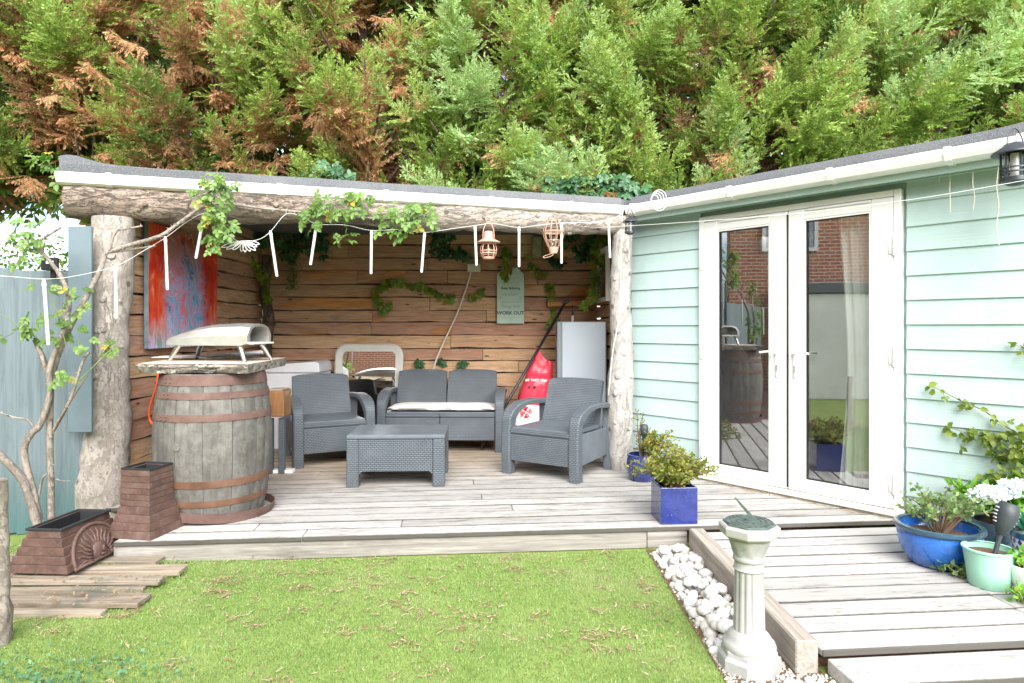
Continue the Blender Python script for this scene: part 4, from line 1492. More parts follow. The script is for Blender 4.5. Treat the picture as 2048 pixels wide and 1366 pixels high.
hoop(.880, .946, M['hoop']); hoop(.795, .838, M['hoop']); hoop(.655, .700, M['hoop'])
hoop(.235, .280, M['hoop_orange']); hoop(.110, .150, M['hoop_orange'])
lh = MB().lathe([(.345, .0), (.352, .0), (.362, .062), (.355, .062), (.345, .0)], 64, close=False).build('hoop', M['hoop'], bar, smooth=40, loc=(.03, .0, .006), rot=Matrix.Rotation(R(2.5), 3, 'Y') @ Matrix.Rotation(R(-2), 3, 'X'))
lh['label'] = 'loose slipped hoop round the barrel foot'
th = -PI / 2 - .18; zz = .50; r = brad(zz)
MB().tube([((r - .01) * math.cos(th), (r - .01) * math.sin(th), zz), ((r + .004) * math.cos(th), (r + .004) * math.sin(th), zz)], .024, 16).build('bung', M['stave'], bar)
# slab top
ST = 1.157
sb = thing('slab_top', 'thick waney-edged timber slab lying across the barrel', 'slab', (-2.08, 4.55, ST - .072))
outl = [(-2.44, 4.22), (-2.34, 4.14), (-2.2, 4.12), (-2.0, 4.15), (-1.85, 4.13), (-1.672, 4.12), (-1.70, 4.55), (-1.742, 5.02), (-2.1, 5.05), (-2.42, 5.0), (-2.50, 4.7)]
topm = MB(); vs = []; fs = []
n = len(outl)
dense = []
for i in range(n):
    a, b = Vector((*outl[i], 0)), Vector((*outl[(i + 1) % n], 0))
    m_ = max(1, int((b - a).length / .03))
    for k in range(m_):
        dense.append(a.lerp(b, k / m_))
random.seed(4)
for lvl, (z, ins) in enumerate(((ST - .003, .004), (ST - .018, .0), (ST - .038, .010), (ST - .060, .03))):
    for i, p in enumerate(dense):
        c = Vector((-2.1, 4.55, 0)); d = (p - c).normalized()
        front = 1 if p.y < 4.4 and p.x < -1.72 else .15
        j = noise.noise(Vector((p.x * 17, p.y * 17, lvl * 2.1))) * .022 * front * (.4 + lvl * .4)
        q = p - d * (ins * (1 if front == 1 else .3) + j)
        vs.append((q.x, q.y, z))
m_ = len(dense)
for l_ in range(3):
    for i in range(m_):
        j = (i + 1) % m_
        fs.append((l_ * m_ + j, l_ * m_ + i, (l_ + 1) * m_ + i, (l_ + 1) * m_ + j))
fs.append(tuple(3 * m_ + i for i in range(m_ - 1, -1, -1)))
MB().add(vs, fs).build('bark_edge', M['slab_bark'], sb, w=True)
MB().add([(v[0], v[1], ST + .0) for v in vs[:m_]] + [(v[0], v[1], ST - .004) for v in vs[:m_]], [tuple(range(m_)), tuple(range(2 * m_ - 1, m_ - 1, -1))]).build('sawn_face', M['slab'], sb, w=True)
# pizza oven
OV = Vector((-2.06, 4.60, ST))
ov = thing('pizza_oven', 'silver steel tabletop oven on angled legs upon the slab', 'oven', OV, R(-9))
secs = [(-.33, .120, .155, .125), (-.318, .112, .170, .145), (-.23, .110, .200, .160), (-.12, .110, .232, .168), (.02, .110, .254, .172), (.18, .110, .262, .172), (.24, .110, .262, .172), (.295, .124, .252, .155)]
vs = []; fs = []
K = 0
def osec(x, z0, z1, hw):
    zm = z0 + (z1 - z0) * .45
    return [(x, -hw * .98, z0), (x, -hw, zm), (x, -hw * .78, z0 + (z1 - z0) * .84), (x, -hw * .45, z1), (x, hw * .45, z1), (x, hw * .78, z0 + (z1 - z0) * .84), (x, hw, zm), (x, hw * .98, z0)]
for s_ in secs:
    q = osec(*s_); K = len(q); vs += q
N = len(secs)
for i in range(N - 1):
    for k in range(K):
        k2 = (k + 1) % K
        fs.append((i * K + k, i * K + k2, (i + 1) * K + k2, (i + 1) * K + k))
fs.append(tuple(range(K - 1, -1, -1)))
body = MB().add(vs, fs)
# mouth: rim ring at the right end with an open dark hollow behind it
outer = osec(*secs[-1])
inner = [(x + .002, y * .80, secs[-1][1] + .012 + (z - secs[-1][1]) * .80) for x, y, z in outer]
deep = [(x - .30, y * .9, z) for x, y, z in inner]
vs = outer + inner + deep; fs = []
for k in range(K):
    k2 = (k + 1) % K
    fs.append((k, k2, K + k2, K + k)); fs.append((K + k, K + k2, 2 * K + k2, 2 * K + k))
fs.append(tuple(2 * K + k for k in range(K)))
body.add(vs, fs)
ob = body.build('shell', M['oven'], ov, smooth=25)
MB().box((.20, 0, .124), (.26, .27, .012), .002).build('baking_stone', M['light_grey'], ov)
for (x, y, dx, dy) in ((-.24, -.12, -.055, -.03), (-.24, .12, -.055, .03), (.22, -.12, .055, -.03), (.24, .12, .06, .03)):
    MB().tube([(x, y, .11), (x + dx, y + dy, .0)], [.021, .012], 10).build('leg', M['steel'], ov, smooth=50)
MB().tube([(-.33, -.03, .14), (-.375, -.03, .14)], [.014, .018], 10).build('burner_knob', M['black'], ov)
# things lying on the slab behind the oven
pl = thing('pizza_peel', 'grey metal pizza peel with long handle lying on the slab', 'peel', (-2.42, 4.78, ST), R(8))
MB().slab([(-.17, -.12), (.10, -.13), (.16, -.05), (.16, .05), (.10, .13), (-.17, .12)], (0, 0, .018), (1, 0, 0), (0, 1, 0), (0, 0, 1), .004).build('blade', M['light_grey'], pl)
MB().tube([(.12, 0, .02), (.32, .01, .034), (.56, .03, .044)], [.009, .011, .012], 8).build('handle', M['light_grey'], pl)
for i, (a, b, lb) in enumerate((((-2.18, 4.74, ST + .012), (-1.88, 5.0, ST + .06), 'brown wooden stick lying on the slab behind the oven, raised at its right end'), ((-2.2, 4.66, ST + .012), (-1.86, 4.82, ST + .016), 'short brown wooden stick lying flat on the slab under the oven'))):
    st = MB().tube([a, ((a[0] + b[0]) / 2, (a[1] + b[1]) / 2 + .01, (a[2] + b[2]) / 2), b], [.011, .010, .007], 8).build('wooden_stick', M['pallet'])
    tag(st, lb, 'stick')
hz = MB().tube(spline([at(318, 735, 4.72), at(312, 775, 4.70), at(300, 815, 4.72), at(300, 840, 4.74), at(312, 852, 4.72), at(330, 850, 4.70)], 6), .0085, 8).build('gas_hose', M['hose'], smooth=True)
tag(hz, 'orange gas hose hanging behind the barrel under the slab', 'hose')

# ------------------------------------------------------------------ faux brick planters
def frustum_planter(t, courses, corner_z, side_mats=None):
    """stack of stepped brick courses: list of (z0, z1, hx0, hy0, hx1, hy1); open at the top"""
    for ci, (z0, z1, hx0, hy0, hx1, hy1) in enumerate(courses):
        mb = MB()
        g = .0025
        def ring(hx, hy, z): return [(-hx, -hy, z), (hx, -hy, z), (hx, hy, z), (-hx, hy, z)]
        vs = ring(hx0 - .004, hy0 - .004, z0) + ring(hx0, hy0, z0 + g) + ring(hx1, hy1, z1 - g) + ring(hx1 - .005, hy1 - .005, z1) + ring(hx1 - .02, hy1 - .02, z1) + ring(hx0 - .02, hy0 - .02, z0)
        fs = []
        for l_ in range(5):
            for k in range(4):
                k2 = (k + 1) % 4
                fs.append((l_ * 4 + k, l_ * 4 + k2, (l_ + 1) * 4 + k2, (l_ + 1) * 4 + k))
        o = mb.add(vs, fs).build('brick_course', M['planter'], t)
tp = thing('chimney_planter', 'tall tapering faux brick planter on the deck corner beside the barrel', 'planter', (-2.235, 3.985, DZ), R(-10))
cs = []
zt = .395
for i in range(4):
    a, b = i * .045, (i + 1) * .045
    cs.append((a, b, .146 - .012 * i, .155 - .012 * i, .139 - .012 * i, .148 - .012 * i))
for i in range(6):
    a = .18 + i * .0358; b = a + .0358
    cs.append((a, b, .100 - .0006 * i, .105 - .0006 * i, .0994 - .0006 * i, .1044 - .0006 * i))
frustum_planter(tp, cs, None)
mb = MB().box((0, 0, .25), (.15, .16, .004))
for s in (-1, 1):
    mb.box((s * .076, 0, .322), (.004, .156, .142)); mb.box((0, s * .081, .322), (.148, .004, .142))
mb.build('liner', M['planter_in'], tp)
MB().lathe([(.125, 0), (.140, 0), (.140, .012), (.125, .012), (.125, 0)], 4, (0, 0, zt), PI / 4, PI / 4 + 2 * PI, close=False).build('rim', M['planter_in'], tp)
# low trough with a sun relief
tr = thing('trough_planter', 'low faux brick trough planter with a sun relief on the old boards', 'planter', (-2.545, 3.745, .062), R(-4))
cs = []
for i in range(5):
    a, b = i * .044, (i + 1) * .044
    cs.append((a, b, .176 - .019 * i, .245 - .012 * i, .170 - .019 * i, .240 - .012 * i))
frustum_planter(tr, cs, None)
mb = MB().box((0, 0, .12), (.17, .33, .004))
for s in (-1, 1):
    mb.box((s * .073, 0, .172), (.004, .345, .10)); mb.box((0, s * .170, .172), (.142, .004, .10))
mb.build('liner', M['planter_in'], tr)
mb = MB()
for (x0, x1, y0, y1) in ((-.106, .106, -.198, -.182), (-.106, .106, .182, .198), (-.106, -.090, -.182, .182), (.090, .106, -.182, .182)):
    mb.box(((x0 + x1) / 2, (y0 + y1) / 2, .222), (x1 - x0, y1 - y0, .012), .002)
mb.build('rim', M['planter_in'], tr)
# relief panel on the long right-hand side, leaning with the courses
RM = Matrix(((0, -.40, .917), (1, 0, 0), (0, .917, .40)))   # columns: along y, up the slope, outward
rel = MB()
out = [(.205 * math.cos(a), .20 * math.sin(a)) for a in np.linspace(0, PI, 19)]
ORI = Vector((.183, 0, .008))
def rp(a, b, c=0): return ORI + RM @ Vector((a, b, c))
n_ = len(out)
vs = [rp(a, b, -.01) for a, b in out] + [rp(a, b, .010) for a, b in out]
fs = [tuple(range(n_, 2 * n_))] + [(i, (i + 1) % n_, n_ + (i + 1) % n_, n_ + i) for i in range(n_)]
panel = rel.add(vs, fs).build('relief_panel', M['planter'], tr)
MB().tube([rp(.203 * math.cos(a), .198 * math.sin(a), .012) for a in np.linspace(0, PI, 25)], .011, 6).tube([rp(-.215, 0, .012), rp(.215, 0, .012)], .011, 6).build('relief_rim', M['planter'], panel, smooth=True)
ry = MB()
for k in range(15):
    a = PI * (k + .5) / 15
    r0, r1 = .075, .175
    pp = [rp((r0 + (r1 - r0) * q) * math.cos(a + .05 * math.sin(q * 7 + k)), (r0 + (r1 - r0) * q) * math.sin(a + .05 * math.sin(q * 7 + k)) , .012) for q in (0, .25, .5, .75, 1)]
    ry.tube(pp, [.012, .010, .009, .007, .003], 6)
ry.build('sun_ray', M['planter'], panel, smooth=True)
sf = MB().ball(rp(0, .045, .006), .062, 16, 10, (.5, 1, .9))
sf.ball(rp(0, .045, .04), .012, 8, 6, (.8, .8, 1.6)); sf.ball(rp(-.022, .062, .034), .008, 8, 6); sf.ball(rp(.022, .062, .034), .008, 8, 6)
sf.tube([rp(-.02, .020, .032), rp(0, .014, .036), rp(.02, .020, .032)], .005, 6)
sf.build('sun_face', M['planter'], panel, smooth=True)

# ------------------------------------------------------------------ old boards on the lawn
random.seed(14)
bl = [(-2.04, 3.78, .10, .050, 'rearmost old board under the trough planter, cut square'),
      (-1.84, 3.63, .11, .046, 'longest old board on the lawn, second from the deck'),
      (-1.87, 3.48, .085, .050, 'narrow old board on the lawn, third from the deck'),
      (-1.93, 3.40, .04, .028, 'thin strip of old board between the wider ones'),
      (-1.84, 3.26, .13, .036, 'wide dark stained old board on the lawn'),
      (-1.97, 3.14, .06, .024, 'front most thin old board at the lawn edge')]
for x1, y, w_, top, lb in bl:
    x0 = -3.05
    o = MB().box((0, 0, 0), (x1 - x0, w_, .026), .003).build('old_board', M['pallet'], None, loc=((x0 + x1) / 2, y, top - .013), rot=Matrix.Rotation(R(random.uniform(-1.5, 2.5)), 3, 'Z') @ Matrix.Rotation(random.uniform(-.004, .004), 3, 'Y'))
    tag(o, lb, 'board', 'old boards laid on the lawn')
stp = MB().tube(spline([(-2.262, 2.86, -.02), (-2.25, 2.86, .25), (-2.262, 2.87, .5), (-2.256, 2.86, .72)], 5), [.050] * 4 + [.036] * 6 + [.031] * 6, 14, True, .25, 2).build('tree_stake', M['rose_stem'], smooth=50)
tag(stp, 'rough bark stake at the far left edge of the lawn', 'stake')

# ------------------------------------------------------------------ sundial
sd = thing('sundial', 'white fluted stone sundial pedestal with octagonal bronze dial', 'sundial', (.972, 2.665, 0))
octa = lambda r, z, rot=PI / 8: [(r * math.cos(rot + k * PI / 4), r * math.sin(rot + k * PI / 4), z) for k in range(8)]
def oct_stack(rz_list):
    vs = []; fs = []
    for r, z in rz_list: vs += octa(r, z)
    m_ = len(rz_list)
    for i in range(m_ - 1):
        for k in range(8):
            k2 = (k + 1) % 8
            fs.append((i * 8 + k, i * 8 + k2, (i + 1) * 8 + k2, (i + 1) * 8 + k))
    fs.append(tuple(range(7, -1, -1))); fs.append(tuple((m_ - 1) * 8 + k for k in range(8)))
    return MB().add(vs, fs)
oct_stack([(.122, 0), (.126, .004), (.124, .045), (.118, .055), (.112, .058), (.110, .075), (.104, .080)]).build('base', M['concrete'], sd, bevel=.003)
MB().lathe([(.104, .078), (.106, .09), (.100, .105), (.088, .112), (.086, .122), (.078, .132), (.072, .138), (.060, .150)], 40).build('base_moulding', M['concrete'], sd, smooth=50)
MB().lathe([(.0625, .148), (.061, .2), (.059, .30), (.057, .378)], 96, fn=lambda th, r, z: r - (.0085 * max(0, math.cos(th * 14)) ** .6 if .155 < z < .372 else 0)).build('column_shaft', M['concrete'], sd, smooth=60)
cap = MB().lathe([(.058, .377), (.063, .383), (.058, .39), (.057, .412), (.064, .418), (.064, .428), (.060, .434), (.063, .446), (.072, .475), (.080, .49), (.082, .502)], 48,
                 fn=lambda th, r, z: r + (.004 * math.cos(th * 8 + z * 60) if .44 < z < .488 else 0)).build('capital', M['concrete'], sd, smooth=50)
oct_stack([(.082, .500), (.108, .512), (.119, .520), (.121, .548), (.115, .556), (.100, .557)]).build('top_slab', M['concrete'], sd, bevel=.003)
dial = oct_stack([(.103, .557), (.103, .562), (.100, .564)]).build('dial_plate', M['verdigris'], sd)
mb = MB()
for r_, w_ in ((.092, .0016), (.072, .0016), (.05, .0016), (.026, .002)):
    mb.lathe([(r_ - w_, .5635), (r_ - w_, .5662), (r_ + w_, .5662), (r_ + w_, .5635)], 40, close=False)
for k in range(24):
    a = 2 * PI * k / 24
    mb.box((.082 * math.cos(a), .082 * math.sin(a), .5648), (.016, .0022, .0026), 0, Matrix.Rotation(a, 3, 'Z'))
for k in range(8):
    a = 2 * PI * k / 8 + .2
    mb.box((.038 * math.cos(a), .038 * math.sin(a), .5648), (.022, .004, .0026), 0, Matrix.Rotation(a, 3, 'Z'))
mb.build('dial_ring', M['verdigris'], dial)
sd.scale = (1.0, 1.0, 1.055)
GN = Matrix.Rotation(R(-22), 3, 'Z')
MB().slab([(.038, .564), (-.052, .652), (-.058, .650), (-.006, .590), (-.016, .575), (-.004, .564)], (0, -.0025, 0), GN @ Vector((1, 0, 0)), (0, 0, 1), GN @ Vector((0, 1, 0)), .006).build('gnomon', M['verdigris'], dial)

# ------------------------------------------------------------------ white stones and gravel beside the sleeper
bed = MB().add([(.835, 2.2, .004), (1.28, 2.2, .004), (1.13, 4.06, .004), (.835, 4.06, .004)], [(0, 1, 2, 3)]).build('gravel_bed', M['soil'])
tag(bed, 'strip of white stones and gravel between lawn and sleeper', 'gravel', kind='structure')
smesh = []
for k in range(8):
    me = MB().ball((0, 0, 0), 1, 12, 8, (1, random.uniform(.72, .95), random.uniform(.62, .82)), .30, 3.1 * k + 1).mesh('stone', smooth=True)
    me.materials.append(M['stone']); smesh.append(me)
random.seed(31)
placed = []
def put_stone(x, y, z, r):
    rot = Matrix.Rotation(random.uniform(0, 6.3), 3, 'Z') @ Matrix.Rotation(random.uniform(-.5, .5), 3, 'X')
    inst('stone', random.choice(smesh), bed, (x, y, z), rot=rot, scale=r)
tries = 0
while len(placed) < 130 and tries < 12000:
    tries += 1
    r = random.uniform(.019, .043)
    y = random.uniform(2.72, 4.0); x = random.uniform(.862, 1.10)
    if (Vector((x, y)) - Vector((.985, 2.665))).length < .13 + r: continue
    if all(math.hypot(x - a, y - b) > (r + c_) * .80 for a, b, c_ in placed):
        placed.append((x, y, r)); put_stone(x, y, r * .5, r)
for k in range(44):
    y = random.uniform(2.85, 3.95); x = random.uniform(.89, 1.07)
    r = random.uniform(.022, .038)
    if (Vector((x, y)) - Vector((.985, 2.665))).length < .15 + r: continue
    put_stone(x, y, .045 + r * .4, r)
for (x, y, r) in ((1.07, 2.50, .032), (1.125, 2.46, .022), (1.16, 2.53, .025), (1.02, 2.47, .018)):
    put_stone(x, y, r * .5, r)
N = 5200
px_ = rng.uniform(.845, 1.27, N); py_ = rng.uniform(2.3, 4.0, N)
keep = (py_ < 2.9) | (rng.random(N) < .25)
keep &= ~((px_ > 1.125) & (py_ > 2.60))
px_, py_ = px_[keep], py_[keep]
N = len(px_)
r_ = rng.uniform(.004, .011, N)
th0 = rng.uniform(0, 6.28, N)
tet = np.zeros((N, 4, 3, 3))
base_pts = []
for k in range(3):
    a = th0 + k * 2.094 + rng.uniform(-.4, .4, N)
    base_pts.append(np.stack([px_ + r_ * np.cos(a), py_ + r_ * np.sin(a), np.full(N, .004)], 1))
apex = np.stack([px_ + rng.uniform(-.3, .3, N) * r_, py_ + rng.uniform(-.3, .3, N) * r_, .004 + r_ * rng.uniform(.6, 1.3, N)], 1)
tris = np.concatenate([np.stack([base_pts[k], base_pts[(k + 1) % 3], apex], 1) for k in range(3)], 0)
gr = bulk('gravel', tris, M['chips'], bed, {'tint': np.tile(rng.random(N), 3)})
gr['kind'] = 'stuff'

# ------------------------------------------------------------------ pots
def pot(name, label, cat, loc, prof, mat, n=40, soil=None, group=None, inner=.012, rimmat=None, rim=None, rz=0, sc=(1, 1)):
    t = thing(name, label, cat, loc, rz, group)
    full = prof + [(prof[-1][0] - inner, prof[-1][1]), (prof[-1][0] - inner * 1.2, prof[-1][1] - .04), (prof[-1][0] - inner * 1.5, soil)]
    MB().lathe([(0.001, prof[0][1])] + full + [(.001, soil)], n, close=False).build('body', mat, t, smooth=50)
    MB().lathe([(.001, soil + .006), (prof[-1][0] - inner * 1.2 - .004, soil + .003)], n, close=False, fn=lambda th, r, z: r).build('soil', M['soil'], t)
    if rim:
        MB().lathe(rim, n, close=False).build('rim', rimmat, t, smooth=50)
    return t
BP = Vector((2.338, 3.56, LZ))
pot('bowl_pot', 'wide bright blue glazed bowl pot with dark rim by the doors', 'pot', BP,
    [(.125, 0), (.145, .01), (.178, .06), (.198, .12), (.202, .17), (.196, .20)], M['blue_pot'], 48, .15, None, .014, M['rim_glaze'],
    [(.196, .185), (.210, .188), (.217, .200), (.215, .214), (.202, .219), (.188, .214), (.184, .19)])
MP = Vector((2.388, 3.255, LZ))
pot('bucket_pot', 'mint green tin bucket pot with a torch light stuck in it', 'pot', MP,
    [(.086, 0), (.090, .004), (.100, .10), (.111, .178), (.112, .182)], M['mint_pot'], 40, .155, None, .006, M['mint_pot'],
    [(.110, .176), (.117, .180), (.117, .188), (.110, .190), (.105, .186)])
WP = Vector((2.52, 3.16, LZ))
pot('white_pot', 'small white rounded pot at the right edge of the walkway', 'pot', WP,
    [(.050, 0), (.056, .003), (.080, .05), (.092, .11), (.094, .135)], M['white_pot'], 40, .11)
DP = Vector((2.82, 3.80, LZ))
pot('dark_pot', 'dark slate round pot behind the mint bucket', 'pot', DP,
    [(.08, 0), (.10, .08), (.11, .15), (.113, .165)], M['rim_glaze'], 36, .14)
PP = Vector((2.80, 3.46, LZ))
pt = pot('patterned_pot', 'white pot with dark blue diamond pattern at the right edge', 'pot', PP,
    [(.085, 0), (.10, .05), (.112, .14), (.115, .175)], M['white_pot'], 40, .14, None, .012, M['rim_glaze'], [(.113, .165), (.120, .17), (.120, .20), (.108, .20), (.106, .17)])
mb = MB()
for row, zz in enumerate((.035, .075, .115, .15)):
    for k in range(18):
        a = 2 * PI * (k + .5 * (row % 2)) / 18
        r = float(np.interp(zz, [0, .05, .14, .175], [.085, .10, .112, .115])) + .0012
        e = Vector((-math.sin(a), math.cos(a), 0)); u_ = Vector((.12 * math.cos(a), .12 * math.sin(a), 1)).normalized(); nn = Vector((math.cos(a), math.sin(a), 0))
        c = nn * r + Vector((0, 0, zz))
        mb.slab([(-.012, 0), (0, -.016), (.012, 0), (0, .016)], c, e, u_, nn, .001)
mb.build('diamond_pattern', M['blue_glaze'], pt)
RPt = Vector((1.065, 5.32, DZ))
pot('round_pot', 'cobalt blue round pot beside the trunk post, behind the cube pot', 'pot', RPt,
    [(.075, 0), (.09, .006), (.118, .06), (.128, .12), (.122, .18), (.115, .205)], M['blue_glaze'], 40, .17, None, .012, M['blue_glaze'], [(.113, .195), (.122, .20), (.122, .215), (.106, .215)])
CP = Vector((1.055, 4.24, DZ))
ct = thing('cube_pot', 'cobalt blue glazed cube pot at the deck edge', 'pot', CP, R(3))
s_ = .118; h_ = .235
mb = MB()
def ring4(s, z): return [(-s, -s, z), (s, -s, z), (s, s, z), (-s, s, z)]
vs = ring4(s_ - .003, 0) + ring4(s_, .004) + ring4(s_, h_ - .003) + ring4(s_ - .003, h_) + ring4(s_ - .014, h_) + ring4(s_ - .016, .17)
fs = [(3, 2, 1, 0)]
for l_ in range(5):
    for k in range(4):
        k2 = (k + 1) % 4
        fs.append((l_ * 4 + k, l_ * 4 + k2, (l_ + 1) * 4 + k2, (l_ + 1) * 4 + k))
mb.add(vs, fs).build('body', M['blue_glaze'], ct, bevel=.003)
MB().box((0, 0, .185), (.204, .204, .02)).build('soil', M['soil'], ct)

# ------------------------------------------------------------------ torch lights
def torch(label, base, top, head, s=1.0):
    base, top = Vector(base), Vector(top)
    t = thing('torch_light', label, 'torch light', base, 0, 'solar torch lights')
    ax = (top - base).normalized(); L = (top - base).length
    rot = frame(ax.cross(Vector((0, 1, 0))), ax)
    MB().tube([(0, 0, -.03), (0, 0, L * .6), (0, 0, L)], [.009 * s, .009 * s, .011 * s], 8).build('stake', M['dark_plastic'], t, rot=rot)
    hd = MB().lathe([(.012 * s, L - .02), (.020 * s, L), (.034 * s, L + .03 * s), (.042 * s, L + .062 * s), (.041 * s, L + .085 * s), (.033 * s, L + .112 * s), (.027 * s, L + .116 * s), (.030 * s, L + .10 * s), (.001, L + .09 * s)], 24, close=False)
    ho = hd.build('head', M['dark_plastic'], t, rot=rot, smooth=50)
    sl_ = MB()
    for k in range(5):
        zz = L + (.032 + .014 * k) * s
        for a0 in (-PI / 2 - .15, -PI / 2 + 1.4, -PI / 2 - 1.7):
            r = float(np.interp(zz, [L, L + .03 * s, L + .062 * s, L + .085 * s, L + .112 * s], [.020 * s, .034 * s, .042 * s, .041 * s, .033 * s])) + .0006
            pts = [(r * math.cos(a0 + q), r * math.sin(a0 + q), zz) for q in (-.3, -.1, .1, .3)]
            sl_.tube(pts, .0028 * s, 5)
    sl_.build('slot', M['light_grey'], ho, smooth=True)['kind'] = 'stuff'
    return t
torch('black solar torch light leaning out of the mint bucket', at(1988, 1112, 3.24), at(2003, 1062, 3.24), None, 1.25)
torch('black solar torch light in the round blue pot by the post', (RPt.x + .0, RPt.y - .02, DZ + .17), (RPt.x + .01, RPt.y - .02, DZ + .36), None, .85)

# ------------------------------------------------------------------ back of the shelter: mirror, cabinet, bag, paddle, sign
def rrect(w, h, r, n=6):
    out = []
    for cx, cy, a0 in ((w / 2 - r, h / 2 - r, 0), (-w / 2 + r, h / 2 - r, PI / 2), (-w / 2 + r, -h / 2 + r, PI), (w / 2 - r, -h / 2 + r, 1.5 * PI)):
        for k in range(n + 1):
            a = a0 + PI / 2 * k / n
            out.append((cx + r * math.cos(a), cy + r * math.sin(a)))
    return out
mi = thing('leaning_mirror', 'cream framed mirror with rounded corners leaning on the board wall', 'mirror', (-1.60, 7.18, DZ))
lean = Matrix.Rotation(R(-7), 3, 'X')
ax, ay, an = lean @ Vector((1, 0, 0)), lean @ Vector((0, 0, 1)), lean @ Vector((0, -1, 0))
W_, H_ = .765, 1.07
o_, i_ = rrect(W_, H_, .13), rrect(W_ - .17, H_ - .17, .055)
n = len(o_)
ctr = ay * (H_ / 2)
vs = [ctr + ax * a + ay * b for a, b in o_] + [ctr + ax * a + ay * b + an * .022 for a, b in o_] + [ctr + ax * a * .96 + ay * b * .97 + an * .034 for a, b in o_] + [ctr + ax * a + ay * b + an * .024 for a, b in i_] + [ctr + ax * a + ay * b + an * .010 for a, b in i_]
fs = [tuple(range(n))]
for l_ in range(4):
    for k in range(n):
        k2 = (k + 1) % n
        fs.append((l_ * n + k2, l_ * n + k, (l_ + 1) * n + k, (l_ + 1) * n + k2))
MB().add(vs, fs).build('frame', M['mirror_frame'], mi, smooth=35)
MB().add([ctr + ax * a + ay * b + an * .012 for a, b in i_], [tuple(range(n - 1, -1, -1))]).build('mirror_glass', M['mirror'], mi)

cb = thing('storage_cabinet', 'tall silver grey cabinet beside the trunk post', 'cabinet', (.715, 6.80, DZ), R(-2))
MB().box((0, .02, .655), (.50, .44, 1.31), .006).build('carcass', M['cab_side'], cb)
MB().box((.02, -.21, .665), (.445, .022, 1.28), .008).build('cabinet_door', M['silver_cab'], cb)
MB().box((-.246, -.15, 1.08), (.012, .05, .05), .004).build('latch', M['light_grey'], cb)
lb_ = thing('small_lamp', 'small white and black lamp bulb hanging over the silver cabinet', 'lamp', at(1145, 645, 7.1))
MB().lathe([(.012, .0), (.014, .012), (.014, .075), (.010, .078)], 14).build('lamp_body', M['white_pot'], lb_, smooth=50)
MB().lathe([(.013, .078), (.012, .10), (.003, .14), (.003, .20)], 12).build('lamp_cap', M['black'], lb_, smooth=50)

bg = thing('dry_bag', 'red and white roll-top bag leaning beside the silver cabinet', 'bag', (.20, 6.86, DZ))
def bag_pt(u, v, th):
    """u across -1..1, v up 0..1"""
    x0 = np.interp(v, [0, .6, .86, 1], [-.22, -.13, -.03, .06]); x1 = np.interp(v, [0, .6, .86, 1], [.20, .235, .23, .235])
    x = x0 + (x1 - x0) * (u + 1) / 2
    z = np.interp(v, [0, 1], [0, .93]) + (.10 * max(0, -u) if v > .97 else 0) - (.03 * (u + .4) if v > .8 else 0)
    d = (1 - u * u) ** .5 * np.interp(v, [0, .1, .75, .86, 1], [.10, .15, .11, .03, .018])
    d += .012 * noise.noise(Vector((u * 3, v * 7, 1))) * (1 if abs(u) < .95 else 0)
    return Vector((x, -d if th else d * .7 + .01, z))
vs = []; fs = []
nu, nv = 14, 22
for j in range(nv + 1):
    for i in range(nu + 1):
        vs.append(bag_pt(i / nu * 2 - 1, j / nv, 1))
    for i in range(nu - 1, 0, -1):
        vs.append(bag_pt(i / nu * 2 - 1, j / nv, 0))
K = 2 * nu
for j in range(nv):
    for k in range(K):
        k2 = (k + 1) % K
        fs.append((j * K + k, j * K + k2, (j + 1) * K + k2, (j + 1) * K + k))
fs.append(tuple(nv * K + k for k in range(K))); fs.append(tuple(range(K - 1, -1, -1)))
MB().add(vs, fs).build('bag_body', M['red_bag'], bg, smooth=50)
def bag_patch(name, mat, u0, u1, fv0, fv1, lift=.004, nu_=10, nv_=8):
    vs = []; fs = []
    for j in range(nv_ + 1):
        for i in range(nu_ + 1):
            u = u0 + (u1 - u0) * i / nu_
            v = fv0(u) + (fv1(u) - fv0(u)) * j / nv_
            p = bag_pt(u, v, 1); vs.append((p.x, p.y - lift, p.z))
    for j in range(nv_):
        for i in range(nu_):
            a = j * (nu_ + 1) + i
            fs.append((a, a + 1, a + nu_ + 2, a + nu_ + 1))
    return MB().add(vs, fs).build(name, mat, bg, smooth=True)
bag_patch('white_band', M['white_bag'], -.92, .92, lambda u: .20 - .05 * u, lambda u: .43 + .05 * (1 - u * u) - .02 * u)
for u0 in (-.62, -.28):
    bag_patch('buckle', M['black'], u0, u0 + .16, lambda u: .665, lambda u: .690, .008, 2, 2)
tm = TEXTS['bag']; tm.materials.append(M['white_print'])
p = bag_pt(-.12, .755, 1)
inst('lettering', tm, bg, (p.x - .012, p.y - .014, p.z), rot=Matrix.Rotation(R(2), 3, 'Y') @ Matrix.Rotation(R(90), 3, 'X'))
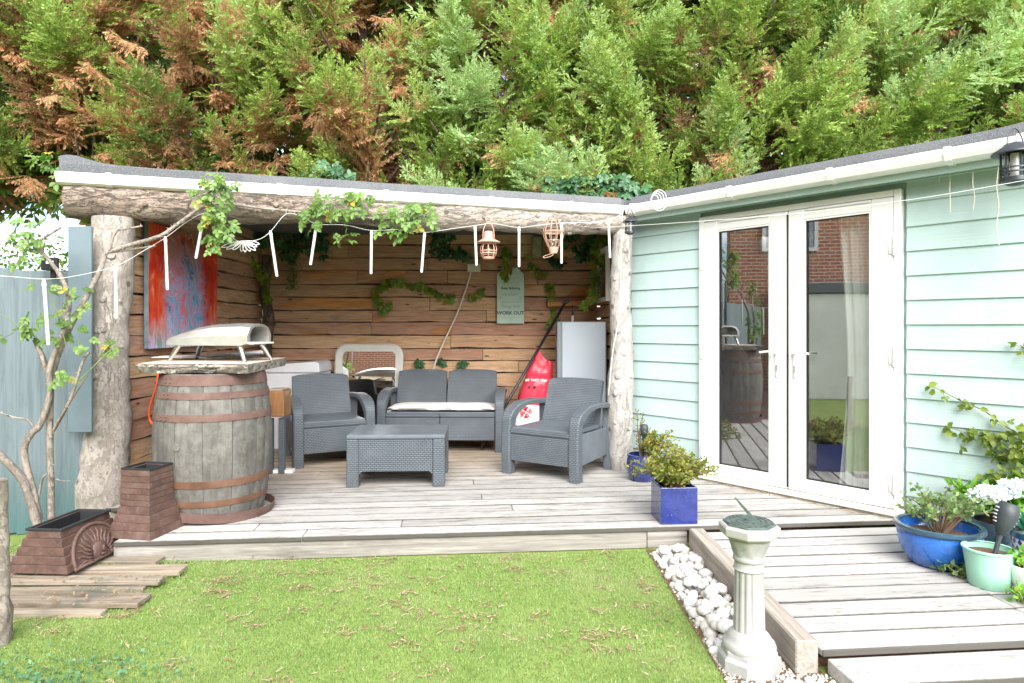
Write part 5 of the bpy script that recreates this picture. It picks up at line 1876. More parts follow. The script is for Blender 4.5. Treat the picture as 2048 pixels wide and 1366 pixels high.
# round emblem: crossed leaves in a broken disc
em = MB()
pe = bag_pt(-.45, .40, 1)
for q in range(4):
    a0 = PI / 4 + q * PI / 2 - .70; a1 = a0 + 1.40
    for (r0, r1) in ((.014, .028), (.034, .046), (.050, .060)):
        o1 = [(r1 * math.cos(a), r1 * math.sin(a)) for a in np.linspace(a0 + .12, a1 - .12, 7)]
        i1 = [(r0 * math.cos(a), r0 * math.sin(a)) for a in np.linspace(a1 - .12, a0 + .12, 7)]
        em.slab(o1 + i1, (0, 0, 0), Matrix.Rotation(.6, 3, 'Y') @ Vector((1, 0, 0)), Matrix.Rotation(.6, 3, 'Y') @ Vector((0, 0, 1)), (0, -1, 0), .002)
em.build('emblem', M['red_bag'], bg, loc=(pe.x, pe.y - .008, pe.z))
pa, pb = at(1131, 604, 6.95), at(1022, 792, 6.72)
pd = thing('paddle', 'black paddle shaft with T handle leaning behind the red bag', 'paddle', (pb.x, pb.y, DZ))
dv = (pb - pa).normalized()
MB().tube([pa, pb, pb + dv * ((pb.z - DZ - .02) / -dv.z)], .0145, 12).build('shaft', M['black'], pd, w=True, smooth=True)
MB().tube([pa + Vector((-.035, 0, -.02)), pa + Vector((.045, 0, .018))], [.017, .017], 10).build('handle', M['black'], pd, w=True, smooth=50)

# hanging sign
SY = BWY - .062
sg = thing('hanging_sign', 'pale mint tag-shaped motto sign hanging on the board wall', 'sign', (at(1021, 0, SY).x, SY, at(0, 647, SY).z))
sw, sh = .307, .632
hole = [(.018 * math.cos(a), sh - .062 + .024 * math.sin(a)) for a in np.linspace(PI * .02, -PI * 1.02, 11)]
out = [(-sw / 2, 0), (sw / 2, 0), (sw / 2, sh - .075), (sw / 2 - .075, sh), (.016, sh)] + hole + [(-.016, sh), (-sw / 2 + .075, sh), (-sw / 2, sh - .075)]
MB().slab(out, (0, 0, 0), (1, 0, 0), (0, 0, 1), (0, -1, 0), .014).build('board', M['sign'], sg)
for key, z, mt in (('keep', .400, 'ink'), ('happy', .325, 'ink_light'), ('things', .190, 'ink_light'), ('work', .118, 'ink')):
    me = TEXTS[key]; me.materials.append(M[mt])
    inst('lettering', me, sg, (0, -.0155, z), rot=Matrix.Rotation(R(90), 3, 'X'))
mb = MB()
for z, w_, k in ((.245, .20, 17), (.465, .19, 9)):      # the two lines too worn to read
    random.seed(int(z * 1000))
    x = -w_ / 2
    while x < w_ / 2:
        ww = random.uniform(.004, .010)
        mb.box((x, -.0148, z + random.uniform(-.002, .002)), (ww * .6, .001, random.uniform(.008, .014)))
        x += ww + .004
mb.box((.03, -.0148, .510), (.15, .001, .003)); mb.box((-.05, -.0148, .068), (.07, .001, .003)); mb.box((.05, -.0148, .068), (.07, .001, .003)); mb.box((0, -.0148, .06), (.03, .001, .006)); mb.box((0, -.0148, .045), (.012, .001, .008))
for s in (-1, 1):
    for dz in (0, .014):
        mb.tube([(s * .125, -.0148, .285 + dz), (s * .112, -.0148, .279 + dz), (s * .098, -.0148, .283 + dz)], .0025, 5)
mb.build('worn_print', M['ink_light'], sg)
# cable box and lead
jb = thing('cable_box', 'ivory junction box on the board wall with a slack lead', 'cable box', at(948, 536, BWY - .05))
MB().box((0, -.01, 0), (.150, .045, .092), .006).build('box', M['ivory'], jb)
mb = MB()
for i in range(5): mb.box((-.045 + .018 * i, -.0335, .026), (.010, .002, .005))
mb.build('slot', M['cab_side'], jb)['kind'] = 'stuff'
MB().tube(spline([at(942, 544, BWY - .07), at(936, 565, BWY - .075), at(915, 625, BWY - .09), at(885, 690, BWY - .12), at(868, 735, BWY - .14), at(862, 790, BWY - .12)], 6), .0105, 8).build('lead', M['cable'], jb, w=True, smooth=True)
gb = thing('wall_box', 'small greenish grey box fixed high on the board wall', 'box', at(1074, 494, BWY - .08))
MB().box((0, 0, 0), (.125, .08, .245), .012).build('case', flat('moss_grey_case', (.24, .25, .15), .7, var=.3, scale=12), gb)
MB().box((0, -.041, 0), (.08, .004, .2), .002).build('cover', flat('moss_grey_cover', (.30, .30, .18), .7, var=.3, scale=12), gb)
sf_ = MB().box((0, 0, 0), (.60, .06, .052), .004).build('timber_rail', M['fresh_wood'], None, loc=at(1148, 607, BWY - .085), rot=Matrix.Rotation(R(-2), 3, 'Y'))
tag(sf_, 'orange brown timber rail fixed to the wall above the silver cabinet', 'rail')

# pale chest and wooden box behind the barrel
cbx = thing('storage_chest', 'pale grey plastic chest behind the left armchair', 'chest', (-2.28, 6.88, DZ))
MB().slab([(-.30, 0), (.30, 0), (.30, .78), (-.30, .78)], (0, .22, 0), (1, 0, 0), (0, 0, 1), (0, -1, 0), .42).build('chest_body', M['light_grey'], cbx, bevel=.01)
MB().slab([(-.31, .785), (.31, .785), (.30, .885), (.26, .90), (-.31, .86)], (0, .23, 0), (1, 0, 0), (0, 0, 1), (0, -1, 0), .45).build('chest_lid', M['light_grey'], cbx, bevel=.012)
wb = thing('box_stand', 'small orange wooden box on a dark stand behind the barrel', 'stand', (-2.02, 5.62, DZ))
MB().box((.01, 0, .60), (.14, .20, .22), .006).build('wooden_box', M['orange_wood'], wb)
MB().box((0, 0, .717), (.13, .19, .012), .003).build('box_lid', M['pallet'], wb)
for sx in (-1, 1):
    MB().box((sx * .05, -.05, .237), (.05, .05, .474), .004).build('leg', M['rattan'], wb, uv=True)
MB().box((.03, -.02, .015), (.22, .08, .03), .004).build('foot', M['white_pot'], wb)

# painting
pt_ = thing('canvas_painting', 'abstract red, blue and violet canvas on the left board wall', 'painting', (LWX + .055, 5.56, 1.225), R(90))
# local X runs along the wall, -Y faces into the shelter
MB().box((0, 0, .49), (1.16, .036, .98), .004).build('stretcher', M['canvas_edge'], pt_, rot=Matrix.Identity(3))
MB().add([(-.578, -.0195, .002), (.578, -.0195, .002), (.578, -.0195, .978), (-.578, -.0195, .978)], [(0, 1, 2, 3)]).build('painted_face', M['painting'], pt_)

# ------------------------------------------------------------------ hanging lamps and string lights
lc = at(977, 475, beam_y(977) - .16)
lt = thing('copper_lantern', 'rose copper cage lantern hanging from the log beam', 'lantern', (lc.x, lc.y, lc.z))
q = (beam_y(977) - .16) / F
Zl = lambda y: -(y - 475) * q
MB().lathe([(.034, Zl(480) + .036), (.034, Zl(468) + .02), (.038, Zl(480) + .012), (.094, Zl(484)), (.092, Zl(485.5)), (.03, Zl(479))], 32, close=False).build('lamp_shade', M['copper'], lt, smooth=40)
mb = MB()
for k in range(8):
    a = 2 * PI * k / 8
    mb.tube([(r_ * math.cos(a), r_ * math.sin(a), z_) for r_, z_ in ((.045, Zl(485)), (.062, Zl(494)), (.066, Zl(502)), (.060, Zl(509)), (.045, Zl(515)))], .003, 6)
for r_, z_ in ((.066, Zl(502)), (.064, Zl(507)), (.046, Zl(515)), (.044, Zl(517))):
    mb.lathe([(r_ - .003, z_ - .003), (r_ + .003, z_ - .003), (r_ + .003, z_ + .003), (r_ - .003, z_ + .003), (r_ - .003, z_ - .003)], 28, close=False)
mb.build('cage', M['copper'], lt, smooth=True)
MB().lathe([(.04, Zl(518)), (.042, Zl(515)), (.02, Zl(513))], 24).build('base_ring', M['copper'], lt, smooth=True)
MB().ball((0, 0, Zl(500)), .030, 16, 12, (1, 1, 1.25)).build('bulb', M['bulb_glass'], lt, smooth=True)
mb = MB().tube(spline([(-.045, 0, Zl(478)), (-.042, 0, Zl(462)), (-.026, 0, Zl(450)), (0, 0, Zl(443)), (.026, 0, Zl(450)), (.042, 0, Zl(462)), (.045, 0, Zl(478))], 5), .0035, 6)
mb.lathe([(.020, -.003), (.026, -.003), (.026, .003), (.020, .003), (.020, -.003)], 20, close=False)
k0 = len(mb.v) - 5 * 20
mb.v[k0:] = [(x, z, y + Zl(438)) for x, y, z in mb.v[k0:]]
mb.build('hanging_loop', M['copper'], lt, smooth=True)
# upside-down wire bulb cage
lc = at(1107, 475, beam_y(1107) - .15); q = (beam_y(1107) - .15) / F
cg = thing('bulb_cage', 'rusty wire bulb cage hanging under the right end of the beam', 'lamp', (lc.x, lc.y, lc.z))
Zl = lambda y: -(y - 475) * q
mb = MB()
for k in range(10):
    a = 2 * PI * k / 10
    mb.tube(spline([(r_ * math.cos(a), r_ * math.sin(a), Zl(y)) for r_, y in ((.040, 440), (.066, 449), (.085, 461), (.083, 472), (.060, 486), (.043, 495))], 3), .0034, 6)
for r_, y in ((.041, 440), (.0865, 463), (.0865, 465), (.070, 482)):
    z_ = Zl(y)
    mb.lathe([(r_ - .003, z_ - .003), (r_ + .003, z_ - .003), (r_ + .003, z_ + .003), (r_ - .003, z_ + .003), (r_ - .003, z_ - .003)], 28, close=False)
mb.build('cage', M['rust_wire'], cg, smooth=True)
MB().lathe([(.030, Zl(507)), (.034, Zl(505)), (.044, Zl(495)), (.036, Zl(494))], 20, fn=lambda th, r, z: r * (1 + .02 * math.cos(th * 12))).build('collar', M['copper'], cg, smooth=40)
MB().ball((0, 0, Zl(484)), .040, 16, 12, (1, 1, 1.2)).build('bulb', M['bulb_glass'], cg, smooth=True)
MB().tube(spline([(.02, -.02, Zl(505)), (-.03, -.03, Zl(509)), (-.085, -.04, Zl(514)), (-.075, -.045, Zl(517)), (-.02, -.04, Zl(513)), (.0, -.02, Zl(508))], 5), .003, 6).build('wire_loop', M['rust_wire'], cg, smooth=True)

# string of tube lights
def sy(px): return beam_y(px) - .20 if px > 300 else float(np.interp(px, [0, 100, 232, 300], [3.75, 3.9, 4.22, 4.35]))
sl_t = thing('string_light', 'white cord of hanging tube lights strung along the log beam', 'string light', at(660, 450, sy(660)))
cord = [(-60, 548), (20, 553), (90, 558), (150, 552), (232, 532), (290, 500), (333, 474), (372, 445), (407, 427), (430, 440), (468, 478), (490, 483), (520, 478), (542, 462), (572, 428), (600, 432), (634, 448), (690, 450), (743, 461), (800, 459), (848, 465), (900, 458), (951, 451), (978, 447), (1000, 449), (1038, 455), (1080, 450), (1122, 446), (1180, 445), (1218, 441), (1243, 428)]
pts = [at(x, y, sy(x)) for x, y in cord]
MB().tube(spline(pts, 4), .0017, 6).build('cord', M['white_cable'], sl_t, w=True, smooth=True)
for (x, y0, x1, y1) in ((88, 562, 97, 690), (231, 535, 233, 637), (331, 476, 335, 580), (408, 430, 392, 517), (541, 464, 554, 553), (633, 450, 621, 530), (743, 463, 742, 548), (849, 468, 843, 545), (950, 453, 953, 531), (1038, 456, 1038, 534), (1123, 448, 1123, 527), (1217, 443, 1220, 516)):
    Y = sy((x + x1) / 2) - .012
    a, b = at(x, y0, Y), at(x1, y1, Y)
    tb = MB().tube([a, a.lerp(b, .06), a.lerp(b, .97), b], [.0085, .0105, .0105, .009], 10).build('light_tube', M['tube'], sl_t, w=True, smooth=50)
    MB().tube([a.lerp(b, -.03), a.lerp(b, .07)], [.008, .013], 10).build('tube_cap', M['gutter'], tb, w=True, smooth=50)
mb = MB()
random.seed(8)
cc = at(486, 482, sy(486))
for k in range(9):
    a = -2.6 + k * .28
    d = Vector((math.cos(a) * 1.15, random.uniform(-.25, .25), math.sin(a) * .62))
    pr = Vector((-d.z, 0, d.x)).normalized() * .012
    L = random.uniform(.11, .15)
    mb.tube(spline([cc, cc + d * L * .6 + pr, cc + d * L, cc + d * L * .6 - pr, cc], 3), .0034, 5)
mb.build('cord_coil', M['white_cable'], sl_t, w=True, smooth=True)
# clothes line along the cabin
ln = MB().tube(spline([at(1180, 456, 5.25), at(1350, 446, 4.7), at(1580, 428, 4.2), at(1830, 398, 3.72), at(2100, 352, 3.35)], 5), .0016, 6).build('washing_line', M['white_cable'], smooth=True)
tag(ln, 'white line stretched from the beam across the cabin front', 'line')
random.seed(41)
for i, (px, y0, y1, lb) in enumerate(((1878, 318, 365, 'frayed string hanging from the gutter, left of the big lantern'), (1899, 312, 425, 'long frayed string hanging from the gutter beside a shorter one'),
                                      (1948, 300, 420, 'thin string hanging down from a gutter bracket'), (1996, 296, 490, 'longest thin string hanging beside the big lantern'))):
    Y = float(np.interp(px, [1878, 2048], [4.02, 3.62]))
    pts = [at(px + random.uniform(-3, 3), y0 + (y1 - y0) * k / 5, Y + .02) for k in range(6)]
    tag(MB().tube(spline(pts, 3), .0028, 5).build('gutter_string', M['cable']), lb, 'string', 'strings on the gutter')
mb = MB()
cc = at(1308, 402, 5.30)
for k in range(4):
    s_ = .035 + .012 * k
    mb.tube(spline([cc + Vector((math.cos(a) * s_ * .9 + .012 * k, -.03, math.sin(a) * s_ * 1.2)) for a in np.linspace(0, 2 * PI, 9)], 3), .003, 5)
tag(mb.build('wire_loop', M['white_cable'], smooth=True), 'loose loop of white wire on the gutter corner', 'wire')
mb = MB().tube(spline([at(1245, 425, 5.42), at(1243, 500, 5.50), at(1240, 620, 5.53), at(1226, 700, 5.50), at(1217, 790, 5.44)], 6), .0032, 6)
tag(mb.build('post_string', M['white_cable'], smooth=True), 'thin white cord hanging down the trunk post', 'cord')

def wall_lantern(label, c, s, hook):
    t = thing('coach_lantern', label, 'lantern', c, R(15), 'dark caged lanterns under the gutter')
    MB().lathe([(.02 * s, .135 * s), (.045 * s, .128 * s), (.060 * s, .112 * s), (.105 * s, .082 * s), (.108 * s, .072 * s), (.10 * s, .070 * s), (.055 * s, .078 * s)], 32, close=False).build('hood', M['iron'], t, smooth=40)
    MB().lathe([(.050 * s, .078 * s), (.050 * s, -.055 * s)], 24, close=False).build('glass_tube', M['bulb_glass'], t, smooth=True)
    MB().lathe([(.021 * s, .075 * s), (.021 * s, -.05 * s)], 16).build('light_core', M['tube'], t, smooth=50)
    mb = MB()
    for k in range(6):
        a = 2 * PI * k / 6
        mb.tube([(.062 * s * math.cos(a), .062 * s * math.sin(a), z * s) for z in (.08, 0, -.075)], .006 * s, 6)
    for z in (-.005, -.028, -.066):
        r = .064 * s; w_ = .004 * s
        mb.lathe([(r - w_, z * s - w_), (r + w_, z * s - w_), (r + w_, z * s + w_), (r - w_, z * s + w_), (r - w_, z * s - w_)], 28, close=False)
    mb.build('cage', M['iron'], t, smooth=40)
    MB().lathe([(.001, -.10 * s), (.03 * s, -.097 * s), (.05 * s, -.085 * s), (.070 * s, -.078 * s), (.070 * s, -.055 * s), (.05 * s, -.052 * s)], 28, close=False).build('base_cap', M['iron'], t, smooth=40)
    MB().tube(spline([(-.055 * s, 0, .10 * s), (-.05 * s, 0, .16 * s), (0, 0, hook), (.05 * s, 0, .16 * s), (.055 * s, 0, .10 * s)], 5), .0028, 6).build('hanging_wire', M['iron'], t, smooth=True)
    return t
wall_lantern('large dark caged lantern hanging from the gutter at the right edge', at(2030, 335, 3.50), 1.0, .21)
wall_lantern('small dark caged lantern hanging where the two gutters meet', at(1260, 455, 5.38), .62, .16)

# ------------------------------------------------------------------ leaves
def leaflet(mb, b, d, nrm, L, W, fold=.25, curl=.15):
    d = Vector(d).normalized(); nrm = Vector(nrm)
    s = d.cross(nrm)
    if s.length < 1e-4: s = d.cross(Vector((1, .3, .2)))
    s.normalize(); u = s.cross(d).normalized()
    b = Vector(b)
    m1 = b + d * L * .35 - u * W * fold * .5; m2 = b + d * L * .70 - u * (W * fold * .4 + L * curl * .3)
    t = b + d * L - u * L * curl
    l1, r1 = m1 + s * W * .46 + u * W * fold, m1 - s * W * .46 + u * W * fold
    l2, r2 = m2 + s * W * .40 + u * W * fold, m2 - s * W * .40 + u * W * fold
    mb.add([b, l1, m1, r1, l2, m2, r2, t], [(0, 2, 1), (0, 3, 2), (1, 2, 5, 4), (2, 3, 6, 5), (4, 5, 7), (5, 6, 7)])
def compound(n, L, W, spread, name, mat):
    """a leaf of several leaflets on one stalk, growing along +X, face up"""
    mb = MB()
    mb.tube([(0, 0, 0), (L * 1.5, 0, .004)], .0015, 4)
    random.seed(n * 100 + int(L * 1e4))
    leaflet(mb, (L * 1.5, 0, .004), (1, 0, -.1), (0, 0, 1), L, W)
    for k in range((n - 1) // 2):
        x = L * (1.2 - .62 * k)
        for s in (-1, 1):
            leaflet(mb, (x, 0, .003), (.5, s * spread, random.uniform(-.2, .05)), (0, 0, 1), L * random.uniform(.75, .95), W * .95)
    me = mb.mesh(name, smooth=True); me.materials.append(mat)
    return me
def palmate(name, L, mat, n=5):
    mb = MB()
    for k in range(n):
        a = (k - (n - 1) / 2) * 1.05
        leaflet(mb, (0, 0, 0), (math.cos(a), math.sin(a), -.08), (0, 0, 1), L * (1 - .16 * abs(k - (n - 1) / 2)), L * .55, .15)
    me = mb.mesh(name, smooth=True); me.materials.append(mat)
    return me
def simple_leaf(name, L, W, mat):
    mb = MB(); leaflet(mb, (0, 0, 0), (1, 0, 0), (0, 0, 1), L, W)
    me = mb.mesh(name, smooth=True); me.materials.append(mat)
    return me
def scatter_leaf(parent, meshes, p, out, s=1.0, wild=.6, droop=.3):
    """one leaf at p with its tip away from `out` side-ways and its face towards out"""
    d = Vector((random.uniform(-1, 1), random.uniform(-1, 1), random.uniform(-1, .8) - droop))
    out = Vector(out)
    d = (d - out * d.dot(out) * .6)
    if d.length < .05: d = Vector((1, 0, -.2))
    n_ = out + Vector((random.uniform(-wild, wild), random.uniform(-wild, wild), random.uniform(-wild, wild) + .25))
    return inst('leaf', random.choice(meshes), parent, p, rot=frame(d, n_), w=True, scale=s * random.uniform(.75, 1.2))

# climbing rose: thorny stems from the fence foot up to the beam
rose = thing('climbing_rose', 'thorny climbing rose trained from the fence foot along the beam', 'rose', (-3.0, 4.05, 0))
random.seed(17)
def stem(parent, pix, r0, r1, mat, thorns=0, Yf=None, name='stem', n=8):
    pts = [at(x, y, (Yf if Yf else y_)) for x, y, y_ in [(p + (Yf,))[:3] if len(p) == 2 else p for p in pix]]
    path = spline(pts, 6)
    rr = [.78 * (r0 + (r1 - r0) * i / (len(path) - 1)) for i in range(len(path))]
    mb = MB().tube(path, rr, n, True, .12, random.uniform(0, 9))
    for _ in range(thorns):
        i = random.randrange(1, len(path) - 1)
        d = Vector((random.uniform(-1, 1), random.uniform(-1, .3), random.uniform(-1, 1))).normalized()
        mb.tube([path[i] + d * rr[i] * .7, path[i] + d * (rr[i] + .014)], [.0045, .0008], 4)
    o = mb.build(name, mat, parent, w=True, smooth=60)
    return path
S = M['rose_stem']
stem(rose, [(78, 1060, 4.0), (62, 1005, 3.98), (45, 960, 3.96), (15, 925, 3.93), (-20, 890, 3.9)], .034, .026, S, 25)
stem(rose, [(78, 1040, 4.02), (66, 985, 4.0), (48, 905, 4.0), (62, 868, 4.0), (80, 850, 4.0), (100, 790, 4.0), (98, 745, 4.0), (112, 700, 4.0), (132, 650, 4.0)], .030, .018, S, 20)
stem(rose, [(103, 1050, 4.05), (102, 980, 4.05), (100, 900, 4.05), (100, 820, 4.05), (104, 760, 4.05), (118, 705, 4.06), (148, 640, 4.08), (175, 590, 4.10), (200, 540, 4.16), (212, 505, 4.2)], .026, .019, S, 60)
stem(rose, [(212, 505, 4.2), (260, 490, 4.28), (320, 472, 4.42), (360, 445, 4.5), (410, 412, 4.60), (460, 408, 4.68), (520, 416, 4.74), (600, 424, 4.82), (660, 430, 4.9), (740, 436, 5.0), (830, 440, 5.08), (860, 448, 5.1)], .019, .006, S, 110)
stem(rose, [(212, 505, 4.2), (255, 500, 4.28), (310, 492, 4.4)], .012, .008, S, 10)
stem(rose, [(218, 500, 4.2), (228, 470, 4.2), (238, 458, 4.2)], .012, .009, S, 6)
stem(rose, [(236, 460, 4.2), (262, 456, 4.24), (285, 452, 4.28)], .008, .007, S, 4)
stem(rose, [(132, 650, 4.0), (138, 600, 4.02), (120, 550, 4.02), (85, 505, 4.0), (65, 478, 3.98), (50, 465, 3.97)], .020, .011, S, 12)
stem(rose, [(80, 480, 3.99), (100, 468, 4.0), (122, 455, 4.02)], .012, .009, S, 4)
stem(rose, [(72, 860, 4.0), (55, 840, 3.98), (30, 835, 3.96), (0, 825, 3.95)], .009, .005, S, 5)
stem(rose, [(92, 740, 4.02), (85, 715, 4.0), (70, 680, 4.0)], .022, .018, S, 14)
stem(rose, [(108, 860, 4.03), (140, 800, 4.0), (165, 725, 4.0), (178, 705, 4.0)], .012, .010, S, 20)
stem(rose, [(104, 870, 4.03), (125, 830, 4.0), (150, 790, 4.0), (175, 750, 4.0)], .006, .004, M['stem'], 6)
stem(rose, [(78, 990, 4.02), (84, 960, 4.0), (92, 948, 4.0)], .010, .008, S, 0)
stem(rose, [(112, 958, 4.03), (125, 962, 4.0), (142, 962, 4.0)], .006, .003, S, 0)
stem(rose, [(132, 690, 4.0), (110, 610, 3.98), (95, 580, 3.97)], .005, .003, M['green_stem'], 0)
stem(rose, [(95, 690, 3.98), (50, 660, 3.95), (-10, 620, 3.9)], .004, .003, M['green_stem'], 0)
stem(rose, [(150, 770, 4.0), (190, 730, 4.0), (215, 705, 4.05), (232, 690, 4.1)], .005, .003, M['green_stem'], 0)
stem(rose, [(600, 424, 4.80), (640, 412, 4.80), (690, 398, 4.82), (745, 380, 4.86)], .005, .003, M['green_stem'], 0)
stem(rose, [(415, 412, 4.56), (428, 385, 4.5), (436, 352, 4.46)], .005, .003, M['green_stem'], 0)
stem(rose, [(415, 412, 4.56), (430, 440, 4.48), (425, 485, 4.46)], .005, .003, M['green_stem'], 0)
rl = [compound(5, .046, .034, .9, 'rose_leaf', M['rose_leaf']), compound(5, .040, .030, 1.1, 'rose_leaf', M['rose_leaf']), compound(3, .050, .036, .9, 'rose_leaf', M['rose_leaf'])]
def leaf_cloud(parent, meshes, blobs, s=1.0, out=(-.1, -.9, .45), droop=.3, wild=.6):
    for (px, py, Y, rx, ry, n) in blobs:
        c = at(px, py, Y)
        for _ in range(n):
            while True:
                u, v = random.uniform(-1, 1), random.uniform(-1, 1)
                if u * u + v * v < 1: break
            p = c + Vector((u * rx * Y / F, random.uniform(-.07, .07), v * ry * Y / F))
            scatter_leaf(parent, meshes, p, out, s, wild, droop)
leaf_cloud(rose, rl, [(432, 370, 4.44, 24, 22, 24), (410, 400, 4.46, 22, 18, 12), (430, 425, 4.46, 16, 18, 10), (436, 455, 4.45, 26, 26, 22), (428, 485, 4.45, 14, 14, 6),
                      (635, 425, 4.80, 34, 20, 26), (640, 405, 4.80, 22, 10, 8), (700, 405, 4.83, 32, 22, 22), (735, 392, 4.85, 14, 14, 6), (675, 470, 4.82, 20, 16, 7), (770, 418, 4.93, 20, 12, 8), (828, 425, 5.0, 36, 26, 30), (815, 455, 5.0, 22, 14, 10), (848, 410, 5.0, 24, 12, 8), (760, 445, 4.93, 14, 10, 3)])
leaf_cloud(rose, rl, [(35, 460, 3.97, 40, 22, 14), (70, 480, 3.98, 34, 26, 8), (45, 500, 3.97, 40, 18, 5), (90, 570, 3.96, 24, 10, 4), (145, 575, 4.0, 20, 12, 3), (70, 640, 3.96, 40, 20, 11), (62, 665, 3.96, 26, 18, 7), (140, 620, 4.0, 26, 24, 8), (140, 665, 4.0, 36, 18, 9), (135, 745, 4.0, 24, 16, 5), (225, 692, 4.08, 16, 10, 4), (190, 710, 4.02, 12, 8, 3), (160, 600, 4.0, 22, 12, 5)], .9)
leaf_cloud(rose, rl, [(92, 322, 4.6, 24, 24, 14), (110, 345, 4.5, 12, 14, 5)], .95)

# creepers on the back wall
cre = thing('wall_creeper', 'yellow green creeper trailing across the board wall', 'creeper', (-1.0, 7.38, DZ))
cl = [palmate('creeper_leaf', .05, M['creeper']), palmate('creeper_leaf', .062, M['creeper'])]
YB = BWY - .075
random.seed(23)
def vine_path(parent, meshes, pix, Y, per, s, out=(0, -1, .25), jitter=7, r=.004, mat='stem'):
    path = spline([at(x, y, Y) for x, y in pix], 8)
    MB().tube(path, r, 5).build('vine_stem', M[mat], parent, w=True, smooth=True)
    for p in path:
        for _ in range(per):
            q = p + Vector((random.uniform(-jitter, jitter), random.uniform(-3, 1), random.uniform(-jitter, jitter))) * (Y / F)
            scatter_leaf(parent, meshes, q, out, s, .5, .4)
vine_path(cre, cl, [(762, 622), (755, 600), (752, 580), (775, 566), (800, 566), (835, 573), (865, 585), (890, 597), (910, 597)], YB, 1, 1.0)
vine_path(cre, cl, [(762, 622), (775, 620), (778, 608)], YB, 1, .9)
vine_path(cre, cl, [(940, 596), (955, 588), (968, 582)], YB, 1, .9)
vine_path(cre, cl, [(470, 512), (500, 522), (520, 545), (530, 575), (535, 605)], 7.1, 1, 1.0)
vine_path(cre, cl, [(1015, 500), (1010, 530), (1008, 560)], YB - .03, 1, 1.1)
vine_path(cre, cl, [(1055, 515), (1075, 545), (1088, 552)], YB, 1, .9)
vine_path(cre, cl, [(1100, 570), (1104, 595), (1108, 630), (1105, 645)], YB, 1, 1.0)
vine_path(cre, cl, [(1200, 470), (1192, 510), (1190, 550), (1188, 580), (1180, 602), (1165, 615)], 6.95, 1, 1.15)
vine_path(cre, cl, [(1212, 470), (1208, 500), (1205, 540)], 6.9, 1, 1.0)
# dark ivy hanging from the wall head
ivy = thing('wall_ivy', 'dark green ivy hanging from the head of the board wall', 'ivy', (-1.0, 7.38, DZ))
il = [palmate('ivy_leaf', .085, M['ivy'], 5), palmate('ivy_leaf', .070, M['ivy'], 3)]
random.seed(29)
leaf_cloud(ivy, il, [(500, 480, 7.2, 40, 18, 22), (560, 475, 7.3, 40, 20, 26), (610, 480, 7.33, 44, 24, 30), (640, 500, 7.33, 24, 18, 12), (585, 505, 7.33, 20, 16, 8), (890, 490, YB, 34, 22, 24), (885, 510, YB, 10, 10, 5), (925, 510, YB, 12, 8, 5), (1105, 520, YB, 16, 14, 9), (1160, 485, YB, 36, 20, 24), (1170, 515, YB, 16, 16, 10), (840, 728, YB, 6, 5, 3), (885, 726, YB, 8, 4, 3), (928, 726, YB, 6, 4, 3)], 1.0, (0, -1, .1), .5, .4)
for pts in ([(480, 460), (520, 480), (600, 470), (650, 500)], [(860, 470), (890, 500), (920, 510)], [(1130, 465), (1165, 500), (1172, 530)], [(1085, 470), (1105, 510), (1108, 535)]):
    MB().tube(spline([at(x, y, YB + .02) for x, y in pts], 5), .005, 5).build('vine_stem', M['stem'], ivy, w=True)
# old twisted vine trunk in the corner
vt = MB().tube(spline([(-2.72, 7.28, DZ), (-2.70, 7.27, .6), (-2.75, 7.26, 1.1), (-2.71, 7.25, 1.5), (-2.76, 7.25, 1.75), (-2.74, 7.28, 2.2)], 7), [.075] * 10 + [.065] * 12 + [.055] * 14, 14, True, .3, 4).build('vine_trunk', M['trunk'], smooth=60)
tag(vt, 'dark twisted vine trunk in the back left corner of the shelter', 'trunk')

def needle_bulk(parent, name, mat, centers, dirs, L, W, tint):
    """thin diamond leaves from arrays of base points and directions"""
    d = dirs / np.linalg.norm(dirs, axis=1, keepdims=True)
    r = rng.normal(size=d.shape); s = np.cross(d, r); s /= np.linalg.norm(s, axis=1, keepdims=True) + 1e-9
    L = np.asarray(L).reshape(-1, 1); W = np.asarray(W).reshape(-1, 1)
    up = np.cross(s, d)
    quads = np.stack([centers, centers + d * L * .5 + s * W * .5 + up * W * .12, centers + d * L, centers + d * L * .5 - s * W * .5 + up * W * .12], 1)
    o = bulk(name, quads, mat, parent, {'tint': tint})
    o['kind'] = 'stuff'
    return o
# hanging sprig
hp = thing('hanging_sprig', 'green needle-leaved sprig hanging on the board wall', 'plant', at(585, 500, 7.30))
N = 330
t_ = rng.random(N)
c = at(585, 500, 7.30)
P = np.stack([c.x + rng.normal(0, .045, N) * (1 - .4 * t_), c.y + rng.normal(0, .03, N), c.z - t_ * .42], 1)
D = np.stack([rng.normal(0, .6, N), rng.normal(0, .5, N), -rng.uniform(.3, 1.2, N)], 1)
needle_bulk(hp, 'leaves', M['rosemary'], P, D, rng.uniform(.035, .06, N), np.full(N, .012), rng.random(N))
MB().tube([c + Vector((0, 0, .15)), c + Vector((0, 0, -.15)), c + Vector((.02, 0, -.40))], .005, 5).build('stem', M['stem'], hp, w=True)

